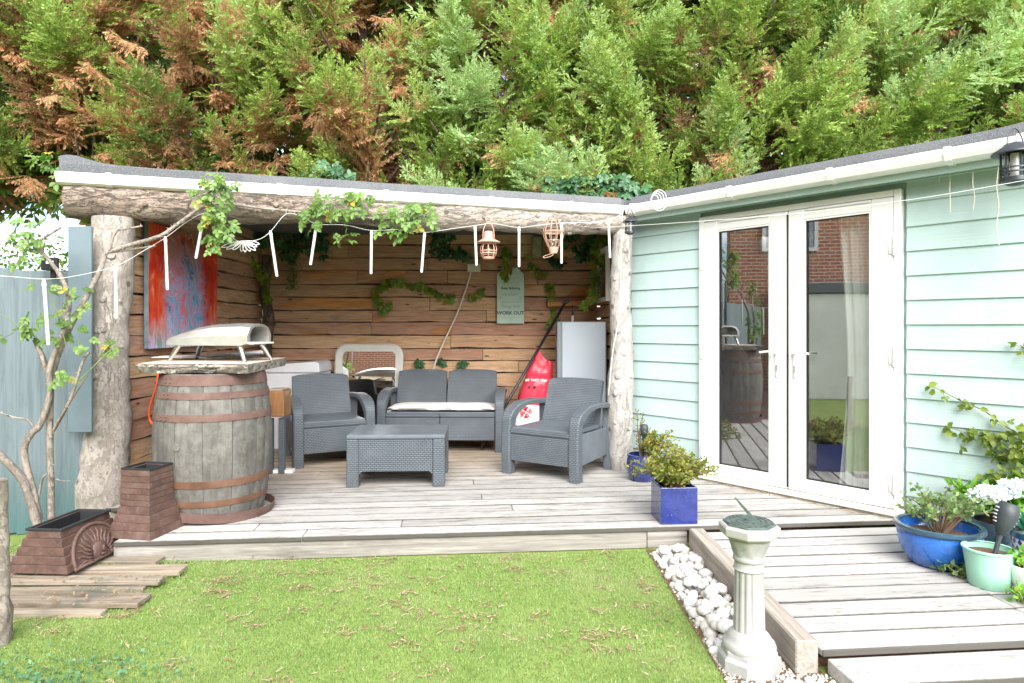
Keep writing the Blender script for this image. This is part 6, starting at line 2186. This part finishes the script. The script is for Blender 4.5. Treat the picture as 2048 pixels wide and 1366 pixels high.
# ------------------------------------------------------------------ potted plants
def bush(name, label, cat, base, h, spread, nst, nleaf, mat, L, W, seed, lean=(0, 0), stemmat='stem', bare=.3, top=.0):
    t = thing(name, label, cat, base)
    random.seed(seed)
    mb = MB(); tips = []
    for k in range(nst):
        a = random.uniform(0, 2 * PI); r = spread * math.sqrt(random.random())
        hh = h * random.uniform(.55, 1.0) * (1 - .35 * (r / spread) ** 2)
        p0 = Vector((random.uniform(-.02, .02), random.uniform(-.02, .02), 0))
        p2 = Vector((r * math.cos(a) + lean[0], r * math.sin(a) + lean[1], hh))
        p1 = p0.lerp(p2, .5) + Vector((random.uniform(-.03, .03), random.uniform(-.03, .03), .04))
        path = spline([p0, p1, p2], 6)
        mb.tube(path, [.005 * (1 - .6 * i / (len(path) - 1)) for i in range(len(path))], 5)
        tips.append(path)
    mb.build('stem', M[stemmat], t)
    P = []; D = []
    for _ in range(nleaf):
        path = random.choice(tips)
        f = bare + (1 - bare) * random.random() ** .8
        i = min(int(f * (len(path) - 1)), len(path) - 2)
        p = path[i].lerp(path[i + 1], random.random())
        P.append(p + Vector((random.gauss(0, .012), random.gauss(0, .012), random.gauss(0, .012))))
        D.append((random.gauss(0, 1), random.gauss(0, 1), random.gauss(.35 + top, .6)))
    P = np.array([tuple(WM[t.name] @ p) for p in P]); D = np.array(D)
    needle_bulk(t, 'leaves', mat, P, D, rng.uniform(.7, 1.2, nleaf) * L, rng.uniform(.8, 1.2, nleaf) * W, rng.random(nleaf))
    return t
bush('azalea_shrub', 'olive green small-leaved shrub growing in the cube pot', 'shrub', (CP.x, CP.y, DZ + .19), .27, .31, 66, 2600, M['azalea'], .033, .016, 5, (.0, .02), bare=.12)
bush('azalea_shrub', 'yellow green shrub leaning left behind the cube pot', 'shrub', (RPt.x + .06, RPt.y - .05, DZ + .17), .30, .20, 24, 620, M['azalea'], .036, .017, 6, (.06, -.06), bare=.3)
bush('twig_plant', 'sparse dry twig plant in the round blue pot', 'plant', (RPt.x, RPt.y, DZ + .17), .50, .10, 7, 90, M['azalea'], .03, .012, 7, (-.02, 0))
bush('rose_shrub', 'loose thin-twigged rose bush in the bright blue bowl', 'shrub', (BP.x, BP.y, LZ + .15), .28, .26, 30, 560, M['shrub'], .034, .022, 8, (.06, .04), bare=.35)
bush('hydrangea_plant', 'leafy hydrangea with white flowers at the right wall', 'plant', (DP.x, DP.y, LZ + .14), .30, .24, 26, 420, M['bright_leaf'], .075, .045, 9, (0, -.02))
bush('salad_plant', 'small bright green plant in the white pot', 'plant', (WP.x, WP.y, LZ + .11), .075, .08, 16, 150, M['bright_leaf'], .04, .028, 10, (0, 0), 'green_stem', .2)
bush('trailing_plant', 'low green plant creeping at the foot of the blue bowl', 'plant', (2.33, 3.36, LZ), .055, .12, 12, 80, M['shrub'], .034, .026, 11, (0, 0), 'green_stem', .1)
bush('trailing_plant', 'low green plant creeping under the white pot', 'plant', (2.40, 3.05, LZ), .05, .09, 10, 60, M['bright_leaf'], .034, .026, 12, (.03, 0), 'green_stem', .1)
fl = thing('hydrangea_bloom', 'cluster of pale white blue hydrangea flowers above the bright blue bowl', 'flowers', at(2000, 985, 3.62))
P = []; D = []
for (px, py, r) in ((1962, 992, .045), (1985, 990, .05), (2008, 984, .05), (2030, 978, .05), (2050, 972, .05), (1975, 984, .04), (2020, 970, .04)):
    c = at(px, py, 3.62)
    for _ in range(110):
        d = Vector((random.gauss(0, 1), random.gauss(0, 1), random.gauss(.2, 1))).normalized()
        P.append(c + Vector((d.x * r * 1.2, d.y * r, d.z * r * .6))); D.append((d.x + random.gauss(0, .5), d.y + random.gauss(0, .5), d.z * .4 + random.gauss(0, .4)))
needle_bulk(fl, 'petals', M['petal'], np.array(P), np.array(D), rng.uniform(.018, .028, len(P)), rng.uniform(.016, .024, len(P)), rng.random(len(P)))
MB().tube([at(2005, 1000, 3.62), at(2010, 1040, 3.66), at(2010, 1075, 3.72)], .004, 5).build('stem', M['green_stem'], fl, w=True)
tl = thing('strap_plant', 'broad teal green leaves in the patterned pot', 'plant', (PP.x, PP.y, LZ + .14))
tm_ = simple_leaf('broad_leaf', .20, .075, M['teal_leaf'])
random.seed(3)
for k in range(11):
    a = random.uniform(0, 2 * PI)
    inst('leaf', tm_, tl, (0, 0, 0), rot=frame((math.cos(a) * .6, math.sin(a) * .6, random.uniform(.5, 1.2)), (-math.cos(a), -math.sin(a), .5)), scale=random.uniform(.8, 1.2))
# vine on the cabin wall
cv = thing('cabin_vine', 'green vine spreading over the mint weatherboards at the right edge', 'vine', C0 + Cd * 3.0)
vl = [simple_leaf('vine_leaf', .058, .042, M['vine']), simple_leaf('vine_leaf', .045, .034, M['vine']), compound(3, .034, .026, 1.0, 'vine_leaf', M['vine'])]
def on_wall(px, py, off=.05):
    k = (px - CX) / F
    o = C0 + Cn * off
    u = (k * o.y - o.x) / (Cd.x - k * Cd.y)
    Y = o.y + u * Cd.y
    return at(px, py, Y)
random.seed(37)
def wall_vine(pix, per, s, j=8):
    path = spline([on_wall(x, y) for x, y in pix], 8)
    MB().tube(path, [.006 - .004 * i / len(path) for i in range(len(path))], 5).build('vine_stem', M['stem'], cv, w=True, smooth=True)
    for p in path:
        for _ in range(per):
            if random.random() < .62:
                q = p + Vector((random.uniform(-j, j), random.uniform(-.5, .5) * j, random.uniform(-j, j))) * (p.y / F)
                scatter_leaf(cv, vl, q + Cn * .02, Cn + Vector((0, 0, .3)), s, .7, .25)
wall_vine([(2060, 905), (2035, 870), (2000, 845), (1965, 820), (1930, 806), (1890, 785), (1858, 770)], 1, .85, 6)
wall_vine([(2060, 905), (2040, 892), (2010, 880), (1975, 872), (1940, 868), (1900, 855)], 2, 1.0, 14)
wall_vine([(2070, 960), (2060, 920), (2050, 880), (2045, 850)], 3, 1.1, 18)
wall_vine([(2060, 950), (2030, 920), (2005, 905), (1985, 898)], 2, 1.0, 12)
wall_vine([(2060, 1000), (2030, 970), (2005, 955), (1980, 960)], 3, 1.1, 18)
wall_vine([(2070, 720), (2052, 700), (2040, 690)], 1, .9, 6)

# ------------------------------------------------------------------ lawn blades, fallen sprays, weeds
def in_lawn(x, y):
    front = 3.797 + (x + 2.2) * .0886
    ok = (y < front - .012) & (x < .845)
    ok &= ~((x > -2.42) & (x < -2.2) & (y > 3.75))
    ok |= (y < 2.47) & (x > 1.26)
    ok |= (x < -2.45) & (y < 4.05)
    return ok
def blades(n, x0, x1, y0, y1):
    x = rng.uniform(x0, x1, n); y = rng.uniform(y0, y1, n)
    vis = (np.abs(x) < y * .83 + .25) & in_lawn(x, y)
    return x[vis], y[vis]
x, y = blades(240000, -3.6, 2.4, 2.2, 4.1)
N = len(x)
h = rng.uniform(.005, .014, N); a = rng.uniform(0, 2 * PI, N); lean_ = rng.uniform(.1, .9, N) * h
wd = rng.uniform(.0016, .0030, N)
mound = .035 * np.clip((-.9 - x) / 1.4, 0, 1) * np.clip((y - 3.35) / .4, 0, 1)
lowz = mound
b2 = rng.uniform(0, 2 * PI, N)
base = np.stack([x, y, lowz], 1)
side = np.stack([np.cos(a) * wd, np.sin(a) * wd, np.zeros(N)], 1)
tip = base + np.stack([np.cos(b2) * lean_, np.sin(b2) * lean_, h], 1)
gb_ = bulk('grass', np.stack([base - side, base + side, tip], 1), M['blade'], None, {'tint': rng.beta(2, 2.6, N)})
tag(gb_, 'short bright green turf blades covering the lawn', 'grass', kind='stuff')
# fallen brown cypress sprays
def litter(n, x0, x1, y0, y1, weight):
    x = rng.uniform(x0, x1, n); y = rng.uniform(y0, y1, n)
    k = in_lawn(x, y) & (rng.random(n) < weight(x, y))
    return x[k], y[k]
wgt = lambda x, y: np.clip(.25 + .55 * np.clip((y - 2.6) / 1.2, 0, 1) + .15 * np.clip(-x / 2.4, -.6, 1), .06, .95) * (np.array([noise.noise(Vector((a_ * 2.2, b_ * 2.6, 0))) for a_, b_ in zip(x, y)]) * 1.1 + .55)
x, y = litter(3800, -3.3, .8, 2.3, 4.1, wgt)
cx1, cy1 = litter(210, -3.3, .8, 2.4, 4.1, wgt)
x = np.concatenate([x, np.repeat(cx1, 12) + rng.normal(0, .035, len(cx1) * 12)]); y = np.concatenate([y, np.repeat(cy1, 12) + rng.normal(0, .022, len(cx1) * 12)])
k = in_lawn(x, y); x, y = x[k], y[k]
Q = []; T = []
for cx_, cy_ in zip(x, y):
    a = rng.uniform(0, 2 * PI); L = rng.uniform(.012, .046); bend = rng.uniform(-.5, .5); tn = rng.random()
    zz = .007 + rng.uniform(0, .009) + .035 * float(np.clip((-.9 - cx_) / 1.4, 0, 1) * np.clip((cy_ - 3.35) / .4, 0, 1))
    n_ = 3
    p = np.array([cx_, cy_, zz]); ang = a
    for k in range(n_):
        d = np.array([math.cos(ang), math.sin(ang), rng.uniform(-.25, .25)])
        s = np.array([-math.sin(ang), math.cos(ang), rng.uniform(-.3, .3)]) * .0032 * (1 - k / (n_ + 1)) * rng.uniform(.6, 1.5)
        p2 = p + d * L / n_
        Q.append([p - s, p + s, p2 + s * .7, p2 - s * .7]); T.append(tn)
        for sg_ in (-1, 1):
            if rng.random() < .6:
                a3 = ang + sg_ * rng.uniform(.5, .9); l3 = L * rng.uniform(.15, .32)
                d3 = np.array([math.cos(a3), math.sin(a3), rng.uniform(-.1, .35)]) * l3
                s3 = np.array([-math.sin(a3), math.cos(a3), 0]) * .0022
                Q.append([p2 - s3, p2 + s3, p2 + d3 + s3 * .4, p2 + d3 - s3 * .4]); T.append(tn)
        p = p2; ang += bend * .5
lo_ = bulk('leaf_litter', np.array(Q), M['litter'], None, {'tint': np.array(T)})
tag(lo_, 'fallen brown conifer sprays scattered over the grass', 'leaf litter', kind='stuff')
# litter caught along the walkway edge and on the old boards
Q = []; T = []
spots = []
for _ in range(160):
    u = rng.uniform(.8, 2.5); o = C0 + Cd * u + Cn * (.09 + abs(rng.normal(0, .03)))
    spots.append((o.x, o.y, DZ + .004) if o.y > 4.2 else None)
for _ in range(150):
    spots.append((rng.uniform(-3.0, -1.85), rng.uniform(3.1, 3.55), .055))
for s0 in spots:
    if s0 is None: continue
    a = rng.uniform(0, 2 * PI); L = rng.uniform(.012, .035); tn = rng.random() * .7
    p = np.array(s0); d = np.array([math.cos(a), math.sin(a), rng.uniform(-.05, .25)]) * L
    s = np.array([-math.sin(a), math.cos(a), .2]) * rng.uniform(.002, .005)
    Q.append([p - s, p + s, p + d + s * .6, p + d - s * .6]); T.append(tn)
l2 = bulk('debris', np.array(Q), M['litter'], None, {'tint': np.array(T)})
tag(l2, 'brown leaf scraps along the door sill and on the old boards', 'leaf litter', kind='stuff')
# grey green weeds in the near left corner
N = 420
cx_ = rng.normal(-1.78, .14, N); cy_ = rng.normal(2.55, .10, N)
sel = rng.random(N) < .55
cx_[sel] += .24 * np.sign(rng.normal(size=sel.sum())); cy_[sel] += rng.normal(0, .05, sel.sum())
P = np.stack([cx_, cy_, rng.uniform(.008, .028, N)], 1); D = np.stack([rng.normal(0, 1, N), rng.normal(0, 1, N), rng.uniform(.0, .6, N)], 1)
wd_ = needle_bulk(None, 'weeds', M['weed'], P, D, rng.uniform(.014, .026, N), rng.uniform(.012, .018, N), rng.random(N))
tag(wd_, 'grey green clover-like weeds in the lawn corner', 'weeds', kind='stuff')

# ------------------------------------------------------------------ tall cypress hedge trees behind the roof
def norm(a): return a / (np.linalg.norm(a, axis=-1, keepdims=True) + 1e-9)

def make_plume(L, nsec, seed, dead=False, step=.035, big=1.0):
    """one feathery branch along +X (up is +Z): quads (N,4,3), t along the branch (N,), side depth (N,)"""
    g = np.random.default_rng(seed)
    quads = []; ts = []
    for k in range(nsec):
        t = .10 + .88 * (k + g.random() * .8) / nsec
        s = 1 if k % 2 else -1
        base = np.array([L * t, 0, .16 * L * t * t])
        roll = g.normal(0, .55)
        ang = math.radians(64 - 26 * t) * (1 + g.normal(0, .12))
        dirv = np.array([math.cos(ang), s * math.sin(ang) * math.cos(roll), math.sin(ang) * math.sin(roll) + (.10 if not dead else -.35)])
        dirv /= np.linalg.norm(dirv)
        l2 = (L * .40 * (1 - t) ** .75 + .09) * g.uniform(.8, 1.15)
        pn = norm(np.cross(dirv, np.array([0, 0, 1.0])) + g.normal(0, .35, 3))
        nl = max(4, int(l2 / step))
        f = (np.arange(nl) + .5) / nl
        sag = (-.10 if dead else .05) * l2 * f ** 2
        pos = base + np.outer(f * l2, dirv); pos[:, 2] += sag
        for sd in (-1, 1):
            a2 = np.radians(46 - 20 * f) * g.uniform(.85, 1.15, nl)
            dd = np.outer(np.cos(a2), dirv) if False else (np.cos(a2)[:, None] * dirv + (sd * np.sin(a2))[:, None] * pn)
            dd = norm(dd + g.normal(0, .16, (nl, 3)) + (np.array([0, 0, -.5]) if dead else np.array([0, 0, .06])))
            ll = (.082 * (1 - .58 * f) + .020) * g.uniform(.75, 1.25, nl) * big
            ww = g.uniform(.022, .034, nl) * big
            ref = norm(np.cross(dd, dirv) + g.normal(0, .45, (nl, 3)))
            sv = norm(np.cross(dd, ref))
            mid = pos + dd * (ll * .45)[:, None]
            quads.append(np.stack([pos, mid + sv * (ww / 2)[:, None], pos + dd * ll[:, None], mid - sv * (ww / 2)[:, None]], 1))
            ts.append(np.full(nl, t * .55) + f * .45)
        # the twig itself
        e = base + dirv * l2
        sv = norm(np.cross(dirv, np.array([.2, .1, 1.0]))) * .004
        quads.append(np.stack([base - sv, base + sv, e + sv * .3, e - sv * .3])[None]); ts.append(np.array([0.0]))
    return np.concatenate(quads, 0), np.concatenate(ts, 0)

PL = [make_plume(L, ns, 50 + i) for i, (L, ns) in enumerate(((1.25, 30), (1.05, 26), (.85, 22), (1.4, 34), (.95, 26)))]
PF = [make_plume(L, ns, 70 + i, False, .07, 1.9) for i, (L, ns) in enumerate(((1.25, 22), (1.05, 20)))]
PD = [make_plume(L, ns, 80 + i, True) for i, (L, ns) in enumerate(((.8, 24), (.65, 20), (.95, 26)))]

def place(pl, p, d, up, s):
    d = norm(np.asarray(d, float)); up = np.asarray(up, float)
    z = norm(up - d * up.dot(d)); y = np.cross(z, d)
    Rm = np.stack([d, y, z], 1)
    return pl[0] @ Rm.T * s + np.asarray(p)

def cypress(label, X, Y, h, zlow, rx, ry, n, brownish, seed, tint0, zgap=None):
    g = np.random.default_rng(seed)
    t = thing('cypress_tree', label, 'tree', (X, Y, 0), 0, 'cypress trees behind the roof')
    MB().tube(spline([(0, 0, -.1), (.05, 0, 2), (-.03, .05, 5), (0, 0, h)], 5), [.20, .19, .18, .17, .16, .15, .13, .11, .10, .09, .08, .07, .06, .05, .04, .03], 10, True, .2, seed).build('trunk', M['trunk'], t, smooth=60)
    QS = []; TT = []; BB = []
    def put(pl, p, d, up, s, tone, bthr, dead=False):
        if zgap and p[0] < zgap[0] and p[2] < zgap[1]: return
        m = len(pl[1])
        QS.append(place(pl, p, d, up, s))
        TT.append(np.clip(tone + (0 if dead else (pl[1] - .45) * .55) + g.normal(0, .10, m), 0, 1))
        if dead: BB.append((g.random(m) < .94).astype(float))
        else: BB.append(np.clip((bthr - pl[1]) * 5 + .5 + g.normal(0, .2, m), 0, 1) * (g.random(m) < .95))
    # boughs: each a cluster of feathery branches that share a direction and a shade
    for k in range(n):
        z = zlow + (h - zlow) * (k + g.random()) / n
        az = -PI / 2 + (g.random() - .5) * 2.7
        fz = (1 if z < h - 2.2 else max(.25, (h - z) / 2.2))
        rad = fz * g.uniform(.22, 1.08)
        out = np.array([math.cos(az), math.sin(az), 0])
        root = np.array([X + out[0] * rx * rad, Y + out[1] * ry * rad, z])
        el = g.normal(.50, .25)
        axis = norm(np.array([out[0] * math.cos(el) + g.normal(0, .25), out[1] * math.cos(el), math.sin(el)]))
        tone = tint0 - .04 + g.normal(0, .24)
        bthr = np.clip(g.normal(.05 + .58 * brownish, .17), 0, 1.1) * (1.2 - .45 * rad)
        up0 = np.array([g.normal(0, .35), -.70, .9])
        blen = g.uniform(.7, 1.25)
        for j in range(6):
            f = j / 5.0
            p = root + axis * blen * (f - .25) * .75 + g.normal(0, .10, 3)
            sp = (1 - f * .75)
            d = axis + np.array([g.normal(0, .60), g.normal(0, .25), g.normal(.02, .38)]) * sp
            put(PL[g.integers(len(PL))], p, d, up0 + g.normal(0, .25, 3), g.uniform(.50, .80) * (1.12 - .25 * f), tone, bthr)
        # dead sprays hang from the underside of the bough
        nd = int(g.random() < .12) + int(g.random() < brownish * .9) + 2 * int(g.random() < (brownish - .25) * 1.3)
        for _ in range(nd):
            f = g.random()
            p = root + axis * blen * (f - .35) * .8 + np.array([g.normal(0, .18), g.normal(.14, .14), -g.uniform(.05, .34)])
            dd = np.array([out[0] * .5 + g.normal(0, .6), -.7, g.normal(-.45, .35)])
            put(PD[g.integers(len(PD))], p, dd, (g.normal(0, .4), -.6, .8), g.uniform(.45, .85), .5 + g.normal(0, .2), 1, True)
    # dim inner fill close to the trunk, and a back layer that closes the hedge
    for k in range(int(n * 2.2)):
        z = zlow + (h - zlow) * g.random()
        back = k % 2
        az = g.uniform(0, 2 * PI)
        p = np.array([X + g.uniform(-1, 1) * rx * .9, Y + (.15 if not back else .75) + g.normal(0, .18), z])
        pl = PF[g.integers(len(PF))]
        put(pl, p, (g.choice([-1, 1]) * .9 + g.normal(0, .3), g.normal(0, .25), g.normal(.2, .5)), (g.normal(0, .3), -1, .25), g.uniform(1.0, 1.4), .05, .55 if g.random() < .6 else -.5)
    Q = np.concatenate(QS, 0)
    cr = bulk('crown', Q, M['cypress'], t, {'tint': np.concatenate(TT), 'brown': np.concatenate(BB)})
    cr['kind'] = 'stuff'
    for k in range(7):
        z = zlow + .2 + (h - zlow) * .5 * (k + g.random()) / 7
        az = -PI / 2 + (g.random() - .5) * 2.2
        out = np.array([math.cos(az), math.sin(az), 0])
        st = np.array([0, 0, z]); p = np.array([out[0] * rx, out[1] * ry, z + .75])
        if zgap and X + p[0] < zgap[0] and z < zgap[1]: continue
        MB().tube(spline([tuple(st), tuple((st + p) / 2 + np.array([0, 0, -.10])), tuple(p)], 4), [.036, .034, .032, .029, .026, .022, .018, .014, .010], 6).build('limb', M['trunk'], t, smooth=True)
    return len(Q)
nq = 0
HT = 6.9
for (lb, X, zl, br, tn, nn_) in (
        ('outermost half-browned cypress at the left picture edge', -8.3, 3.3, .48, .42, 29),
        ('half-browned cypress over the fence, second from the left edge', -6.3, 2.9, .68, .42, 34),
        ('mostly brown cypress behind the left end of the roof', -4.2, 2.5, .80, .48, 38),
        ('mixed brown and green cypress behind the barrel side of the roof', -2.2, 2.5, .58, .55, 38),
        ('fresh green cypress behind the middle of the shelter roof', -.35, 2.5, .22, .70, 38),
        ('green cypress behind the corner where the roofs meet', 1.5, 2.5, .12, .66, 38),
        ('green cypress behind the cabin roof above the doors', 3.4, 2.8, .14, .63, 42),
        ('green and brown cypress behind the cabin roof, second from the right', 5.3, 3.0, .30, .62, 38),
        ('bright green cypress at the far right over the cabin roof', 7.3, 3.2, .10, .68, 35)):
    nq += cypress(lb, X, 9.75 + .12 * math.sin(X * 3), HT + .4 * math.sin(X * 1.7), zl, 1.25, 1.35, nn_, br, int(X * 10) + 400, tn, (-5.95, 3.25) if X < -4 else None)

# ivy seen over the roof edge
iv2 = thing('roof_ivy', 'dark green ivy clump growing behind the roof where the gutters meet', 'ivy', at(1190, 372, 7.9))
random.seed(61)
leaf_cloud(iv2, il, [(1120, 372, 7.85, 34, 22, 26), (1180, 372, 7.85, 40, 24, 36), (1240, 372, 7.85, 34, 24, 28), (1280, 385, 7.85, 24, 12, 10)], 1.25, (0, -.9, .5), .2, .6)
MB().tube([at(1190, 372, 7.9) + Vector((0, .05, -2.8)), at(1190, 372, 7.9)], .03, 6).build('vine_stem', M['stem'], iv2, w=True)
iv3 = thing('roof_ivy', 'small ivy clump growing behind the middle of the shelter roof', 'ivy', at(665, 340, 7.9))
leaf_cloud(iv3, il, [(660, 335, 7.85, 26, 18, 16), (630, 355, 7.85, 24, 10, 8), (690, 350, 7.85, 20, 12, 8)], 1.2, (0, -.9, .5), .2, .6)
MB().tube([at(665, 340, 7.9) + Vector((0, .05, -3)), at(665, 340, 7.9)], .03, 6).build('vine_stem', M['stem'], iv3, w=True)
# neighbour's hedge beyond the fence
bh = thing('far_hedge', 'clipped bright green hedge beyond the fence at the far left', 'hedge', (-8.5, 11.5, 0))
N = 9000
P = np.stack([rng.uniform(-13, -4.5, N), rng.uniform(11.0, 12.2, N), rng.uniform(0.6, 2.85, N) + .18 * np.sin(rng.uniform(0, 6, N))], 1)
needle_bulk(bh, 'leaves', M['bright_leaf'], P, rng.normal(0, 1, (N, 3)) + np.array([0, -.5, .3]), rng.uniform(.06, .11, N), rng.uniform(.04, .07, N), rng.random(N))
MB().box((-8.7, 11.7, 1.2), (8.4, .5, 2.4), .1).build('hedge_core', M['ivy'], bh, w=True)
